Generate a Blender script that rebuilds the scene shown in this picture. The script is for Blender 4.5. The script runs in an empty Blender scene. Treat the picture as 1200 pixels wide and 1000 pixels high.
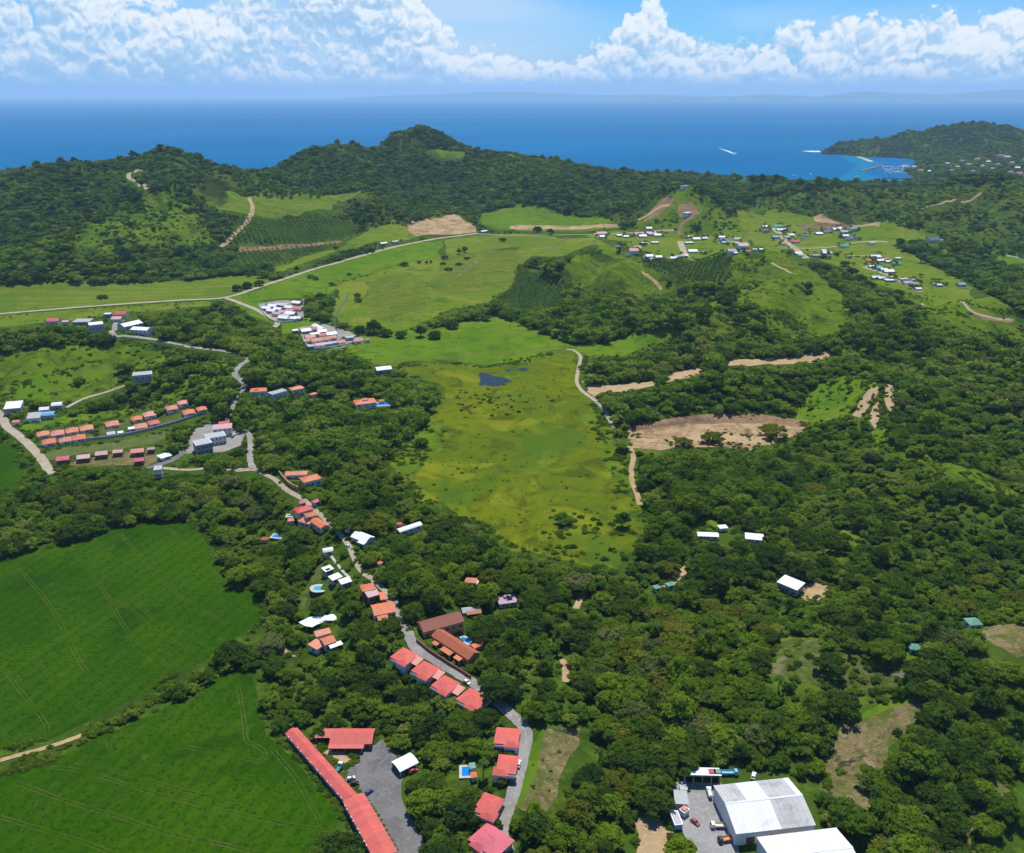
import bpy, bmesh, math, random
import numpy as np
from mathutils import Vector, Matrix
rng = np.random.default_rng(7)
random.seed(7)
R = math.radians
SC = bpy.context.scene
COL = SC.collection

# ------------------------------------------------------------------ camera
HC, PITCH, FPX = 300.0, R(21.25), 1000.0          # metres above the valley, down tilt, focal length in photo pixels
cd = bpy.data.cameras.new('camera'); cd.sensor_width = 36.0; cd.lens = 36.0 * FPX / 1200.0
cd.clip_start = 1.0; cd.clip_end = 200000.0
cam = bpy.data.objects.new('camera', cd); COL.objects.link(cam)
cam.location = (0, 0, HC); cam.rotation_euler = (math.pi / 2 - PITCH, 0, 0)
SC.camera = cam

# ------------------------------------------------------------------ light
SUN_EL, SUN_AZ = R(66), R(6)                      # azimuth measured from +Y (view direction) towards +X
sd = bpy.data.lights.new('sun', 'SUN'); sd.energy = 4.6; sd.angle = R(0.53); sd.color = (1.0, 0.955, 0.88)
sun = bpy.data.objects.new('sun', sd); COL.objects.link(sun)
sdir = Vector((math.sin(SUN_AZ) * math.cos(SUN_EL), math.cos(SUN_AZ) * math.cos(SUN_EL), math.sin(SUN_EL)))
sun.rotation_euler = sdir.to_track_quat('Z', 'Y').to_euler()
sun.location = (0, 0, 900)
SC.view_settings.view_transform = 'Standard'; SC.view_settings.look = 'None'
SC.view_settings.exposure = 0.12; SC.view_settings.gamma = 1.0
SC.view_settings.use_curve_mapping = False

# ------------------------------------------------------------------ node helpers
class NT:
    def __init__(s, tree): s.t = tree; s.n = tree.nodes; s.l = tree.links
    def new(s, typ, **kw):
        n = s.n.new(typ)
        for k, v in kw.items():
            if k.startswith('i_'):
                key = k[2:]; key = int(key) if key.isdigit() else key.replace('_', ' ')
                s.put(n.inputs[key], v)
            else: setattr(n, k, v)
        return n
    def put(s, sock, v):
        if isinstance(v, bpy.types.NodeSocket): s.l.new(v, sock)
        elif v is not None: sock.default_value = v
    def math(s, op, a, b=None, c=None, clamp=False):
        n = s.n.new('ShaderNodeMath'); n.operation = op; n.use_clamp = clamp
        for i, v in enumerate((a, b, c)):
            if v is not None: s.put(n.inputs[i], v)
        return n.outputs[0]
    def mix(s, f, a, b, blend='MIX'):
        n = s.n.new('ShaderNodeMix'); n.data_type = 'RGBA'; n.blend_type = blend
        s.put(n.inputs[0], f); s.put(n.inputs[6], a if not isinstance(a, tuple) else (*a[:3], 1)); s.put(n.inputs[7], b if not isinstance(b, tuple) else (*b[:3], 1))
        return n.outputs[2]
    def ramp(s, f, stops, interp='LINEAR'):
        n = s.n.new('ShaderNodeValToRGB'); n.color_ramp.interpolation = interp
        e = n.color_ramp.elements
        while len(e) < len(stops): e.new(0.5)
        for i, (p, c) in enumerate(stops):
            e[i].position = p; e[i].color = (*c[:3], 1) if isinstance(c, tuple) else (c, c, c, 1)
        s.put(n.inputs[0], f); return n.outputs[0]
    def noise(s, vec, scale, detail=4, rough=0.55, dist=0.0, lac=2.0):
        n = s.n.new('ShaderNodeTexNoise'); s.put(n.inputs['Vector'], vec)
        n.inputs['Scale'].default_value = scale; n.inputs['Detail'].default_value = detail
        n.inputs['Roughness'].default_value = rough; n.inputs['Distortion'].default_value = dist
        n.inputs['Lacunarity'].default_value = lac
        return n.outputs[0]
    def rng_(s, v, a, b, c=0.0, d=1.0, smooth=True):
        n = s.n.new('ShaderNodeMapRange'); n.interpolation_type = 'SMOOTHSTEP' if smooth else 'LINEAR'
        s.put(n.inputs[0], v)
        for i, x in enumerate((a, b, c, d)): s.put(n.inputs[i + 1], x)
        return n.outputs[0]
    def curve(s, v, pts, x0, x1, y1):
        n = s.n.new('ShaderNodeFloatCurve'); c = n.mapping.curves[0]
        n.mapping.use_clip = False
        P = [((x - x0) / (x1 - x0), y / y1) for x, y in pts]
        while len(c.points) < len(P): c.points.new(0.5, 0.5)
        for q, (x, y) in zip(c.points, P): q.location = (x, y)
        n.mapping.update(); s.put(n.inputs['Value'], s.math('DIVIDE', s.math('SUBTRACT', v, x0), x1 - x0))
        return s.math('MULTIPLY', n.outputs[0], y1)

# ------------------------------------------------------------------ sky with cumulus along the horizon
w = bpy.data.worlds.new('World'); SC.world = w; w.use_nodes = True
g = NT(w.node_tree); g.n.clear()
sky = g.new('ShaderNodeTexSky', sky_type='NISHITA', sun_disc=False, sun_elevation=SUN_EL, sun_rotation=SUN_AZ,
            altitude=300.0, air_density=1.0, dust_density=0.0, ozone_density=1.5)
tc = g.new('ShaderNodeTexCoord'); sx = g.new('ShaderNodeSeparateXYZ', i_0=tc.outputs['Generated'])
az = g.math('ARCTAN2', sx.outputs[0], sx.outputs[1])
el = g.math('ARCSINE', sx.outputs[2])
P = g.new('ShaderNodeCombineXYZ', i_0=az, i_1=g.math('MULTIPLY', el, 1.15)).outputs[0]
# cloud-top elevation (milliradians) against azimuth (radians); in view about -0.54 .. 0.54, then it goes on in kind
top = g.curve(az, [(-3.1416, 95), (-2.8, 60), (-2.4, 110), (-2.0, 70), (-1.6, 120), (-1.2, 80), (-0.9, 130), (-0.54, 135), (-0.46, 128), (-0.40, 108), (-0.335, 84),
                   (-0.27, 128), (-0.20, 150), (-0.12, 122), (-0.07, 62), (-0.02, 36), (0.05, 34), (0.10, 46), (0.126, 92), (0.15, 98), (0.166, 62), (0.20, 50), (0.235, 48), (0.265, 56),
                   (0.285, 72), (0.33, 74), (0.38, 66), (0.42, 74), (0.455, 66), (0.485, 76), (0.51, 90), (0.54, 104), (0.60, 95), (0.9, 60), (1.3, 110), (1.7, 70), (2.1, 120), (2.6, 65), (3.1416, 95)], -3.1416, 3.1416, 160.0)
elm = g.math('MULTIPLY', el, 1000.0)
def n2(vec, scale, detail, rough, dist=0.0, lac=2.0):
    n = g.new('ShaderNodeTexNoise', noise_dimensions='2D', i_Vector=vec, i_Scale=scale, i_Detail=detail, i_Roughness=rough, i_Distortion=dist, i_Lacunarity=lac)
    return n.outputs[0]
def billow(vec, scale, w):
    vo = g.new('ShaderNodeTexVoronoi', voronoi_dimensions='2D', feature='F1', i_Scale=scale, i_Vector=vec)
    d = vo.outputs['Distance']
    return g.math('MULTIPLY', g.math('SUBTRACT', 0.35, g.math('MULTIPLY', d, d)), w)
warp = g.new('ShaderNodeTexNoise', noise_dimensions='2D', i_Vector=P, i_Scale=40.0, i_Detail=3.0)
wv = g.new('ShaderNodeVectorMath', operation='MULTIPLY_ADD', i_0=warp.outputs['Color'], i_1=(0.016, 0.016, 0), i_2=P).outputs[0]
def cloud_field(vec, full):
    big = n2(vec, 11.0, 2.0, 0.5)
    a = g.math('MULTIPLY', g.math('SUBTRACT', big, 0.5), 1.5)
    a = g.math('ADD', a, billow(vec, 30.0, 0.85))
    a = g.math('ADD', a, billow(vec, 72.0, 0.55))
    a = g.math('ADD', a, billow(vec, 165.0, 0.34))
    if full: a = g.math('ADD', a, g.math('MULTIPLY', g.math('SUBTRACT', n2(vec, 170.0, 3.0, 0.6), 0.5), 0.45))
    return a
f0 = cloud_field(wv, True)
f1 = cloud_field(g.new('ShaderNodeVectorMath', operation='ADD', i_0=wv, i_1=(0.0020, 0.0070, 0.0)).outputs[0], False)
rel = g.math('DIVIDE', g.math('SUBTRACT', top, elm), 30.0)              # >0 below the cloud tops
dens = g.math('ADD', g.math('MINIMUM', rel, 0.50), f0)
alpha = g.rng_(dens, 0.14, 0.46)
base = g.rng_(elm, 3.0, 26.0)                                            # bases melt into the haze over the sea
alpha = g.math('MULTIPLY', alpha, base)
lit = g.rng_(g.math('SUBTRACT', f0, f1), -0.45, 0.45)
crown = g.rng_(rel, 2.6, 0.0, 0.0, 1.0)                                  # brighter near the sunlit tops
sh = g.math('ADD', g.math('MULTIPLY', lit, 0.62), g.math('MULTIPLY', g.math('MULTIPLY', crown, n2(P, 16.0, 3.0, 0.5)), 0.62))
ccol = g.ramp(sh, [(0.0, (0.30, 0.52, 0.78)), (0.22, (0.38, 0.58, 0.82)), (0.42, (0.56, 0.71, 0.88)), (0.60, (0.76, 0.84, 0.92)), (0.80, (0.88, 0.91, 0.95))])
# thin high veil and the anvil of the big cloud
vvec = g.new('ShaderNodeCombineXYZ', i_0=az, i_1=g.math('MULTIPLY', el, 5.0)).outputs[0]
vn = n2(vvec, 5.0, 5.0, 0.55, 0.5)
veil = g.math('MULTIPLY', g.rng_(vn, 0.40, 0.68), g.math('MULTIPLY', g.rng_(elm, 150.0, 30.0), 0.55))
veil2 = g.rng_(g.math('ADD', az, g.math('MULTIPLY', vn, 0.10)), 0.22, 0.02)
veil2 = g.math('MULTIPLY', veil2, g.rng_(g.math('ADD', az, 0.0), -0.5, -0.15))
veil2 = g.math('MULTIPLY', veil2, g.math('MULTIPLY', g.rng_(g.math('ADD', elm, g.math('MULTIPLY', az, 230.0)), 116.0, 88.0), g.rng_(vn, 0.25, 0.6, 0.55, 1.0)))
veil = g.math('MAXIMUM', veil, veil2)
horizon = g.rng_(elm, 70.0, 0.0)
skycol = g.mix(1.0, sky.outputs[0], (0.35, 0.72, 1.14), 'MULTIPLY')
skycol = g.mix(g.math('MULTIPLY', horizon, 0.85), skycol, (2.2, 4.2, 7.2))
skyc = g.new('ShaderNodeBackground', i_Color=skycol, i_Strength=0.10)
vb = g.new('ShaderNodeBackground', i_Color=(0.56, 0.71, 0.90, 1), i_Strength=1.0)
cb = g.new('ShaderNodeBackground', i_Color=ccol, i_Strength=1.0)
m1 = g.new('ShaderNodeMixShader', i_0=g.math('MULTIPLY', g.math('MULTIPLY', veil, base), 0.72), i_1=skyc.outputs[0], i_2=vb.outputs[0])
m2 = g.new('ShaderNodeMixShader', i_0=g.math('MULTIPLY', alpha, 0.93), i_1=m1.outputs[0], i_2=cb.outputs[0])
# the cumulus stand only in the lowest 13 degrees, all round the horizon: plain sky above
band = g.math('MULTIPLY', g.math('GREATER_THAN', elm, 0.0), g.math('LESS_THAN', elm, 230.0))
m3 = g.new('ShaderNodeMixShader', i_0=band, i_1=skyc.outputs[0], i_2=m2.outputs[0])
wo = g.new('ShaderNodeOutputWorld'); g.l.new(m3.outputs[0], wo.inputs['Surface'])
w.cycles.sampling_method = 'MANUAL'; w.cycles.sample_map_resolution = 512
SC.render.engine = 'CYCLES'
SC.cycles.use_denoising = True
SC.cycles.max_bounces = 5; SC.cycles.diffuse_bounces = 2; SC.cycles.glossy_bounces = 2
SC.cycles.transmission_bounces = 3; SC.cycles.transparent_max_bounces = 6; SC.cycles.volume_bounces = 1
# ------------------------------------------------------------------ numpy noise and projection
_perm = np.random.default_rng(3).random((256, 256)).astype(np.float64)
def vnoise(x, y):
    xi = np.floor(x).astype(np.int64); yi = np.floor(y).astype(np.int64)
    fx = x - xi; fy = y - yi
    fx = fx * fx * (3 - 2 * fx); fy = fy * fy * (3 - 2 * fy)
    a = _perm[xi & 255, yi & 255]; b = _perm[(xi + 1) & 255, yi & 255]
    c = _perm[xi & 255, (yi + 1) & 255]; d = _perm[(xi + 1) & 255, (yi + 1) & 255]
    return (a * (1 - fx) + b * fx) * (1 - fy) + (c * (1 - fx) + d * fx) * fy - 0.5
def fbm(x, y, s, o=4):
    r = 0; a = 1.0
    for k in range(o):
        r = r + a * vnoise(x / s + 17.3 * k, y / s + 9.1 * k); s *= 0.5; a *= 0.5
    return r
def ridged(x, y, s, o=4):
    r = 0; a = 1.0
    for k in range(o):
        r = r + a * (1 - 4 * np.abs(vnoise(x / s + 31.7 * k, y / s + 5.7 * k))); s *= 0.5; a *= 0.5
    return r / 1.9
CP, SP = math.cos(PITCH), math.sin(PITCH)
def ray(u, v):
    a = (np.asarray(u, float) - 600) / FPX; b = (500 - np.asarray(v, float)) / FPX
    return a, CP + b * SP, -SP + b * CP              # x, y, z of the direction, forward component 1
def project(x, y, z):
    dz = z - HC; f = y * CP - dz * SP; up = y * SP + dz * CP
    f = np.maximum(f, 1e-3)
    return 600 + FPX * x / f, 500 - FPX * up / f
def at_dist(u, v, Y):                                  # world point of a pixel on the plane y = Y
    a, b, c = ray(u, v); t = Y / b
    return a * t, Y + 0 * t, HC + c * t
def flat(u, v, z=0.0):
    a, b, c = ray(u, v); t = (z - HC) / c
    return a * t, b * t

# ------------------------------------------------------------------ relief
SEA = -12.0
# ridge lines: (u, v of the crest, distance), half width in front, behind, strength of gullies
RID = [
 ([(-420, 205, 2268), (-200, 195, 2268), (0, 199, 2226), (40, 190, 2268), (95, 186, 2310), (140, 187, 2310), (155, 177, 2352), (185, 173, 2394), (215, 177, 2394), (240, 187, 2394), (262, 199, 2394), (285, 210, 2436)], 860, 560, 1.0),
 ([(185, 176, 2408), (200, 200, 2107), (175, 232, 1849), (120, 262, 1634)], 240, 240, 0.8),
 ([(185, 176, 2408), (240, 215, 2107), (262, 250, 1849)], 240, 240, 0.8),
 ([(40, 195, 2236), (20, 235, 1892), (60, 285, 1505)], 240, 240, 0.8),
 ([(292, 209, 2640), (310, 199, 2684), (335, 189, 2772), (380, 173, 2860), (400, 171, 2904), (450, 175, 2948), (540, 177, 2948), (600, 183, 2904), (640, 188, 2860), (700, 195, 2816), (760, 203, 2772), (800, 208, 2728), (835, 210, 2684)], 520, 420, 0.8),
 ([(452, 172, 3132), (470, 153, 3132), (490, 149, 3132), (512, 158, 3132), (560, 178, 3088)], 260, 240, 0.5),
 ([(400, 176, 2816), (420, 205, 2420), (440, 235, 2112)], 230, 220, 0.7),
 ([(640, 190, 2816), (650, 215, 2420)], 230, 220, 0.7),
 ([(835, 210, 2700), (870, 209, 2600), (900, 211, 2520), (950, 215, 2450), (1000, 217, 2380), (1040, 214, 2330), (1080, 214, 2300), (1130, 207, 2250), (1200, 206, 2200), (1330, 198, 2200), (1600, 190, 2200)], 400, 420, 1.0),
 ([(1130, 208, 2240), (1085, 238, 2030), (1040, 262, 1900)], 170, 170, 1.0),
 ([(1230, 205, 2190), (1180, 243, 1930), (1140, 274, 1790)], 170, 170, 1.0),
 ([(960, 215, 2440), (935, 235, 2260)], 150, 150, 1.0),
 ([(990, 167, 5150), (1012, 167, 5150), (1026, 174, 5100)], 130, 130, 0.5),
 ([(1022, 176, 5050), (1050, 160, 5050), (1090, 155, 5000), (1130, 145, 5000), (1150, 143, 5000), (1175, 148, 5000), (1230, 152, 5000), (1400, 150, 5000)], 480, 500, 1.3),
 ([(1140, 148, 4950), (1180, 172, 4500), (1230, 182, 4300)], 300, 300, 0.8),
 ([(752, 254, 2140), (780, 230, 2160), (805, 217, 2165), (834, 234, 2150), (864, 256, 2120)], 205, 230, 0.9),
 ([(805, 219, 2160), (816, 248, 2050)], 90, 90, 0.6),
 # hill with the terraced houses
 ([(-160, 402, 930), (-60, 398, 950), (60, 392, 970), (130, 389, 990), (200, 398, 985), (250, 409, 950), (292, 428, 890)], 150, 110, 0.35),
 ([(60, 392, 970), (40, 420, 900), (20, 450, 850)], 60, 60, 0.4),
 ([(200, 398, 985), (190, 425, 900)], 60, 60, 0.4),
 # grassy hillocks on the plain
 ([(690, 292, 1620), (730, 296, 1560), (752, 302, 1500)], 105, 110, 1.5),
 ([(742, 300, 1500), (712, 322, 1370)], 60, 60, 1.5),
 ([(752, 303, 1490), (785, 330, 1360)], 60, 60, 1.5),
 ([(690, 292, 1620), (655, 312, 1450)], 60, 60, 1.5),
 ([(842, 300, 1480), (885, 290, 1490), (915, 297, 1440), (935, 315, 1350), (960, 345, 1240)], 130, 120, 1.5),
 ([(935, 315, 1350), (905, 335, 1240), (880, 365, 1120)], 80, 80, 1.5),
 ([(885, 290, 1490), (845, 318, 1330)], 70, 70, 1.5),
 ([(870, 345, 1200), (830, 362, 1140), (790, 372, 1110)], 80, 70, 1.5),
 # wooded knoll above the quarry and hills east of it
 ([(740, 468, 815), (800, 446, 850), (870, 430, 880), (940, 422, 900), (990, 428, 880), (1045, 448, 800)], 95, 85, 1.1),
 ([(1045, 448, 800), (1085, 520, 660), (1130, 560, 600), (1210, 600, 560)], 80, 80, 1.1),
 ([(1020, 395, 1000), (1100, 360, 1100), (1180, 345, 1150), (1300, 340, 1150)], 140, 100, 1.1),
 ([(1240, 420, 900), (1180, 470, 780)], 120, 120, 1.1),
 # spur that carries the village road
 ([(300, 548, 640), (345, 566, 610), (395, 612, 545), (440, 676, 470), (480, 740, 415), (530, 780, 388), (585, 818, 358), (612, 850, 338), (606, 910, 308), (590, 985, 276)], 46, 60, 0.0),
 ([(930, 790, 376), (990, 765, 390), (1060, 770, 384), (1140, 760, 388), (1240, 740, 398)], 60, 60, 0.4),
 ([(1060, 770, 384), (1080, 860, 330), (1150, 930, 297)], 45, 45, 0.3),
]
RIDW = []
for pts, wf, wb, gl in RID:
    A_ = np.array([at_dist(*p) for p in pts], float)
    if 1050 < A_[:, 1].mean() < 1700 and wf <= 130 and A_[:, 0].mean() < 310: A_[:, 2] *= 1.3          # the grass hillocks
    RIDW.append((A_, wf, wb, gl))
def coast(x):                                          # distance of the shore line against x
    return np.interp(x, [-4000, -1500, 700, 1000, 1450, 1560, 1750, 1950, 2300, 6000], [3800, 3800, 3700, 3330, 3290, 3420, 4000, 4300, 5250, 5250])
def relief(X, Y):
    base = 0.9 * fbm(X, Y, 160, 3)
    sea = np.clip((Y - coast(X) + 120) / 240, 0, 1); sea = sea * sea * (3 - 2 * sea)
    base = base - sea * 32
    e = np.full(X.shape, 1.0)
    Xn = X + 60 * fbm(X, Y, 240, 3) * np.clip((Y - 900) / 900, 0, 1); Yn = Y + 60 * fbm(X + 900, Y, 240, 3) * np.clip((Y - 900) / 900, 0, 1)
    rg = ridged(X, Y, 260, 4); rs = ridged(X + 300, Y - 200, 70, 3)
    acc = np.zeros(X.shape)
    for A, wf, wb, gl in RIDW:
        lo = A.min(0) - max(wf, wb) - 90; hi = A.max(0) + max(wf, wb) + 90
        m = (X > lo[0]) & (X < hi[0]) & (Y > lo[1]) & (Y < hi[1])
        if not m.any(): continue
        x = Xn[m]; y = Yn[m]; best = np.zeros(x.shape)
        for p, q in zip(A[:-1], A[1:]):
            dx, dy = q[0] - p[0], q[1] - p[1]; L2 = dx * dx + dy * dy
            t = np.clip(((x - p[0]) * dx + (y - p[1]) * dy) / L2, 0, 1)
            cx = p[0] + t * dx; cy = p[1] + t * dy
            d = np.hypot(x - cx, y - cy)
            wdt = np.where(y < cy, wf, wb)
            k = np.clip(1 - d / wdt, 0, 1); k = np.where(wdt > 500, k ** 1.25, k * k * (3 - 2 * k))
            best = np.maximum(best, (p[2] + t * (q[2] - p[2])) * k)
        s = 1 if wf > 200 else 0.6
        amp = gl * np.minimum(best, 90)
        z = best + amp * (0.62 * s * (rg[m] - 0.5) * np.clip(1.25 - best / (best.max() + 1e-6), 0, 1) + 0.13 * (rs[m] - 0.5))
        cur = acc[m]; kk = 8.0
        acc[m] = np.maximum(cur, z) + kk * 0.25 * np.clip(1 - np.abs(cur - z) / kk, 0, 1) ** 2 * (np.minimum(cur, z) > 0.3)
    return np.where(base < 0, base * (1 - np.clip(acc / 25, 0, 1)), base) + acc

Y0, Y1, NR, NCOL = 150.0, 6400.0, 700, 560
AX, BX = 0.74, 130.0
GY = Y0 * (Y1 / Y0) ** (np.arange(NR) / (NR - 1)); GS = np.linspace(-1, 1, NCOL)
GX = GS[None, :] * (AX * GY[:, None] + BX); GYY = np.repeat(GY[:, None], NCOL, 1)
GZ = relief(GX, GYY)
# flatten building ground: yards and terraces (u, v, radius m, softness m)
def hgt(X, Y):
    X = np.asarray(X, float); Y = np.asarray(Y, float)
    i = np.clip(np.searchsorted(GY, Y) - 1, 0, NR - 2); t = np.clip((Y - GY[i]) / (GY[i + 1] - GY[i]), 0, 1)
    s = np.clip((X / (AX * Y + BX) + 1) / 2 * (NCOL - 1), 0, NCOL - 1.001); j = s.astype(int); fs = s - j
    a = GZ[i, j] * (1 - fs) + GZ[i, j + 1] * fs; b = GZ[i + 1, j] * (1 - fs) + GZ[i + 1, j + 1] * fs
    return a * (1 - t) + b * t
_ts = 230.0 * (6900 / 230.0) ** (np.arange(2600) / 2599)
def ground(u, v, off=0.0):
    """pixel -> point of the terrain (raised by off) that the pixel shows"""
    u = np.atleast_1d(np.asarray(u, float)); v = np.atleast_1d(np.asarray(v, float))
    out = np.zeros((len(u), 3))
    for k in range(len(u)):
        a, b, c = ray(u[k], v[k]); X = a * _ts; Y = b * _ts; Z = HC + c * _ts
        d = Z - (np.maximum(hgt(X, Y), SEA) + off)
        hit = np.nonzero(d <= 0)[0]
        if len(hit) == 0: n = len(_ts) - 1; f = 0
        else:
            n = hit[0]
            if n == 0: n = 1
            f = d[n - 1] / (d[n - 1] - d[n] + 1e-9)
            n -= 1
        t = _ts[n] + f * (_ts[min(n + 1, len(_ts) - 1)] - _ts[n])
        out[k] = (a * t, b * t, HC + c * t)
    return out
def level(pts, soft=10.0):
    """level the relief inside a world polygon (yards, pads)"""
    global GZ
    P2 = np.array(pts)[:, :2]; lo = P2.min(0) - soft; hi = P2.max(0) + soft
    m = (GX > lo[0]) & (GX < hi[0]) & (GYY > lo[1]) & (GYY < hi[1])
    x = GX[m]; y = GYY[m]
    d = np.full(x.shape, 1e9)
    for p, q in zip(P2, np.roll(P2, -1, 0)):
        dx, dy = q - p; t = np.clip(((x - p[0]) * dx + (y - p[1]) * dy) / (dx * dx + dy * dy + 1e-9), 0, 1)
        d = np.minimum(d, np.hypot(x - p[0] - t * dx, y - p[1] - t * dy))
    d[inside(x, y, P2)] = 0
    k = np.clip(1 - d / soft, 0, 1); k = k * k * (3 - 2 * k)
    z = GZ[m]; zz = z[d == 0].mean() if (d == 0).any() else z.mean()
    GZ[m] = z * (1 - k) + zz * k
def inside(x, y, poly):
    r = np.zeros(x.shape, bool); n = len(poly); j = n - 1
    for i in range(n):
        xi, yi = poly[i]; xj, yj = poly[j]
        c = ((yi > y) != (yj > y)) & (x < (xj - xi) * (y - yi) / (yj - yi + 1e-12) + xi)
        r ^= c; j = i
    return r

# ------------------------------------------------------------------ objects
def tag(o, label=None, cat=None, group=None, kind=None):
    if label: o['label'] = label
    if cat: o['category'] = cat
    if group: o['group'] = group
    if kind: o['kind'] = kind
    return o
def link(name, me, parent=None, mat=None):
    o = bpy.data.objects.new(name, me); COL.objects.link(o)
    if mat is not None and not me.materials: me.materials.append(mat)
    if parent is not None: o.parent = parent
    return o
def empty(name, loc, rz=0.0):
    o = bpy.data.objects.new(name, None); COL.objects.link(o); o.location = loc; o.rotation_euler.z = rz
    o.empty_display_size = 1.0
    return o
def mesh_from(name, V, F, smooth=False):
    me = bpy.data.meshes.new(name); me.from_pydata([tuple(map(float, p)) for p in V], [], F); me.update()
    if smooth: me.polygons.foreach_set('use_smooth', [True] * len(me.polygons))
    return me
def clip_half(P, a, b, c):                             # keep a*x + b*y + c >= 0
    out = []; n = len(P)
    for i in range(n):
        p = P[i]; q = P[(i + 1) % n]; dp = a * p[0] + b * p[1] + c; dq = a * q[0] + b * q[1] + c
        if dp >= 0: out.append(p)
        if (dp > 0 > dq) or (dp < 0 < dq):
            t = dp / (dp - dq); out.append((p[0] + t * (q[0] - p[0]), p[1] + t * (q[1] - p[1])))
    return out
def drape_faces(poly, off, V, F):
    """lay a world polygon on the terrain: the terrain's own triangles, cut along the outline, raised by off"""
    poly = [(float(p[0]), float(p[1])) for p in poly]
    ys = [p[1] for p in poly]
    r0 = max(0, np.searchsorted(GY, min(ys)) - 1); r1 = min(NR - 2, np.searchsorted(GY, max(ys)))
    PA = np.array(poly)
    full = {}
    def gv(i, j):
        k = (i, j)
        if k not in full: full[k] = len(V); V.append((GX[i, j], GY[i], GZ[i, j] + off))
        return full[k]
    for i in range(r0, r1 + 1):
        ya, yb = GY[i], GY[i + 1]
        strip = clip_half(clip_half(poly, 0, 1, -ya), 0, -1, yb)
        if len(strip) < 3: continue
        ss = [(x / (AX * y + BX) + 1) / 2 * (NCOL - 1) for x, y in strip]
        c0 = max(0, int(min(ss) - 0.01)); c1 = min(NCOL - 2, int(max(ss) + 0.01))
        xa, xb = GX[i], GX[i + 1]
        rest = strip
        for j in range(c0, c1 + 1):
            # cell = piece of the strip between column lines j and j + 1
            def side(j, P, sgn):
                x0, x1 = xa[j], xb[j]; a = (yb - ya); b = -(x1 - x0); c = -(a * x0 + b * ya)
                return clip_half(P, sgn * a, sgn * b, sgn * c)
            cell = side(j + 1, rest, -1); rest = side(j + 1, rest, 1)
            if j == c0: cell = side(j, cell, 1)
            if len(cell) < 3: continue
            A = (xa[j], ya); B = (xa[j + 1], ya); C = (xb[j + 1], yb); D = (xb[j], yb)
            ar = abs(sum(cell[k][0] * cell[(k + 1) % len(cell)][1] - cell[(k + 1) % len(cell)][0] * cell[k][1] for k in range(len(cell)))) / 2
            tot = (B[0] - A[0] + C[0] - D[0]) / 2 * (yb - ya)
            if ar > tot * 0.9995:
                F.append((gv(i, j), gv(i, j + 1), gv(i + 1, j + 1))); F.append((gv(i, j), gv(i + 1, j + 1), gv(i + 1, j)))
                continue
            # diagonal A - C
            a = -(C[1] - A[1]); b = (C[0] - A[0]); c = -(a * A[0] + b * A[1])
            for sgn, T in ((-1, ((A, GZ[i, j]), (B, GZ[i, j + 1]), (C, GZ[i + 1, j + 1]))), (1, ((A, GZ[i, j]), (C, GZ[i + 1, j + 1]), (D, GZ[i + 1, j])))):
                pc = clip_half(cell, sgn * a, sgn * b, sgn * c)
                q = []
                for p in pc:
                    if not q or abs(p[0] - q[-1][0]) + abs(p[1] - q[-1][1]) > 1e-4: q.append(p)
                if len(q) > 2 and abs(q[0][0] - q[-1][0]) + abs(q[0][1] - q[-1][1]) < 1e-4: q.pop()
                if len(q) < 3: continue
                (p0, z0), (p1, z1), (p2, z2) = T
                det = (p1[0] - p0[0]) * (p2[1] - p0[1]) - (p2[0] - p0[0]) * (p1[1] - p0[1])
                f = []
                for (x, y) in q:
                    l1 = ((x - p0[0]) * (p2[1] - p0[1]) - (p2[0] - p0[0]) * (y - p0[1])) / det
                    l2 = ((p1[0] - p0[0]) * (y - p0[1]) - (x - p0[0]) * (p1[1] - p0[1])) / det
                    f.append(len(V)); V.append((x, y, z0 + l1 * (z1 - z0) + l2 * (z2 - z0) + off))
                ar2 = sum(q[k][0] * q[(k + 1) % len(q)][1] - q[(k + 1) % len(q)][0] * q[k][1] for k in range(len(q)))
                F.append(tuple(f) if ar2 > 0 else tuple(reversed(f)))
def roughen(P, amp, step=3.5):
    P = np.array(P)[:, :2]; out = []
    for p, q in zip(P, np.roll(P, -1, 0)):
        st = step * max(1.0, p[1] / 500)
        n = max(1, int(np.hypot(*(q - p)) / st)); nrm = np.array([-(q - p)[1], (q - p)[0]]) / (np.hypot(*(q - p)) + 1e-9)
        for k in range(n):
            c = p + (q - p) * k / n; am = amp * max(1.0, p[1] / 600)
            out.append(c + nrm * am * (2.4 * float(fbm(c[:1], c[1:2], 6.0 * st, 3)[0]) + .5 * math.sin(k * 12.9 + p[0])))
    return out
def sheet(name, px, mat, off=0.1, rough=1.2, world=False, kind='structure'):
    W = px if world else ground([p[0] for p in px], [p[1] for p in px])
    W = roughen(W, rough) if rough else [tuple(p[:2]) for p in W]
    V, F = [], []
    drape_faces(W, off, V, F)
    o = link(name, mesh_from(name, V, F), None, mat); o['kind'] = kind
    return o
def smooth_line(P, n=6):
    P = np.array(P, float)
    if len(P) < 3: return P
    Q = np.vstack([2 * P[0] - P[1], P, 2 * P[-1] - P[-2]]); out = []
    for i in range(1, len(Q) - 2):
        for k in range(n):
            t = k / n; a, b, c, d = Q[i - 1:i + 3]
            out.append(0.5 * (2 * b + (c - a) * t + (2 * a - 5 * b + 4 * c - d) * t * t + (3 * b - a - 3 * c + d) * t ** 3))
    out.append(P[-1]); return np.array(out)
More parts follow.
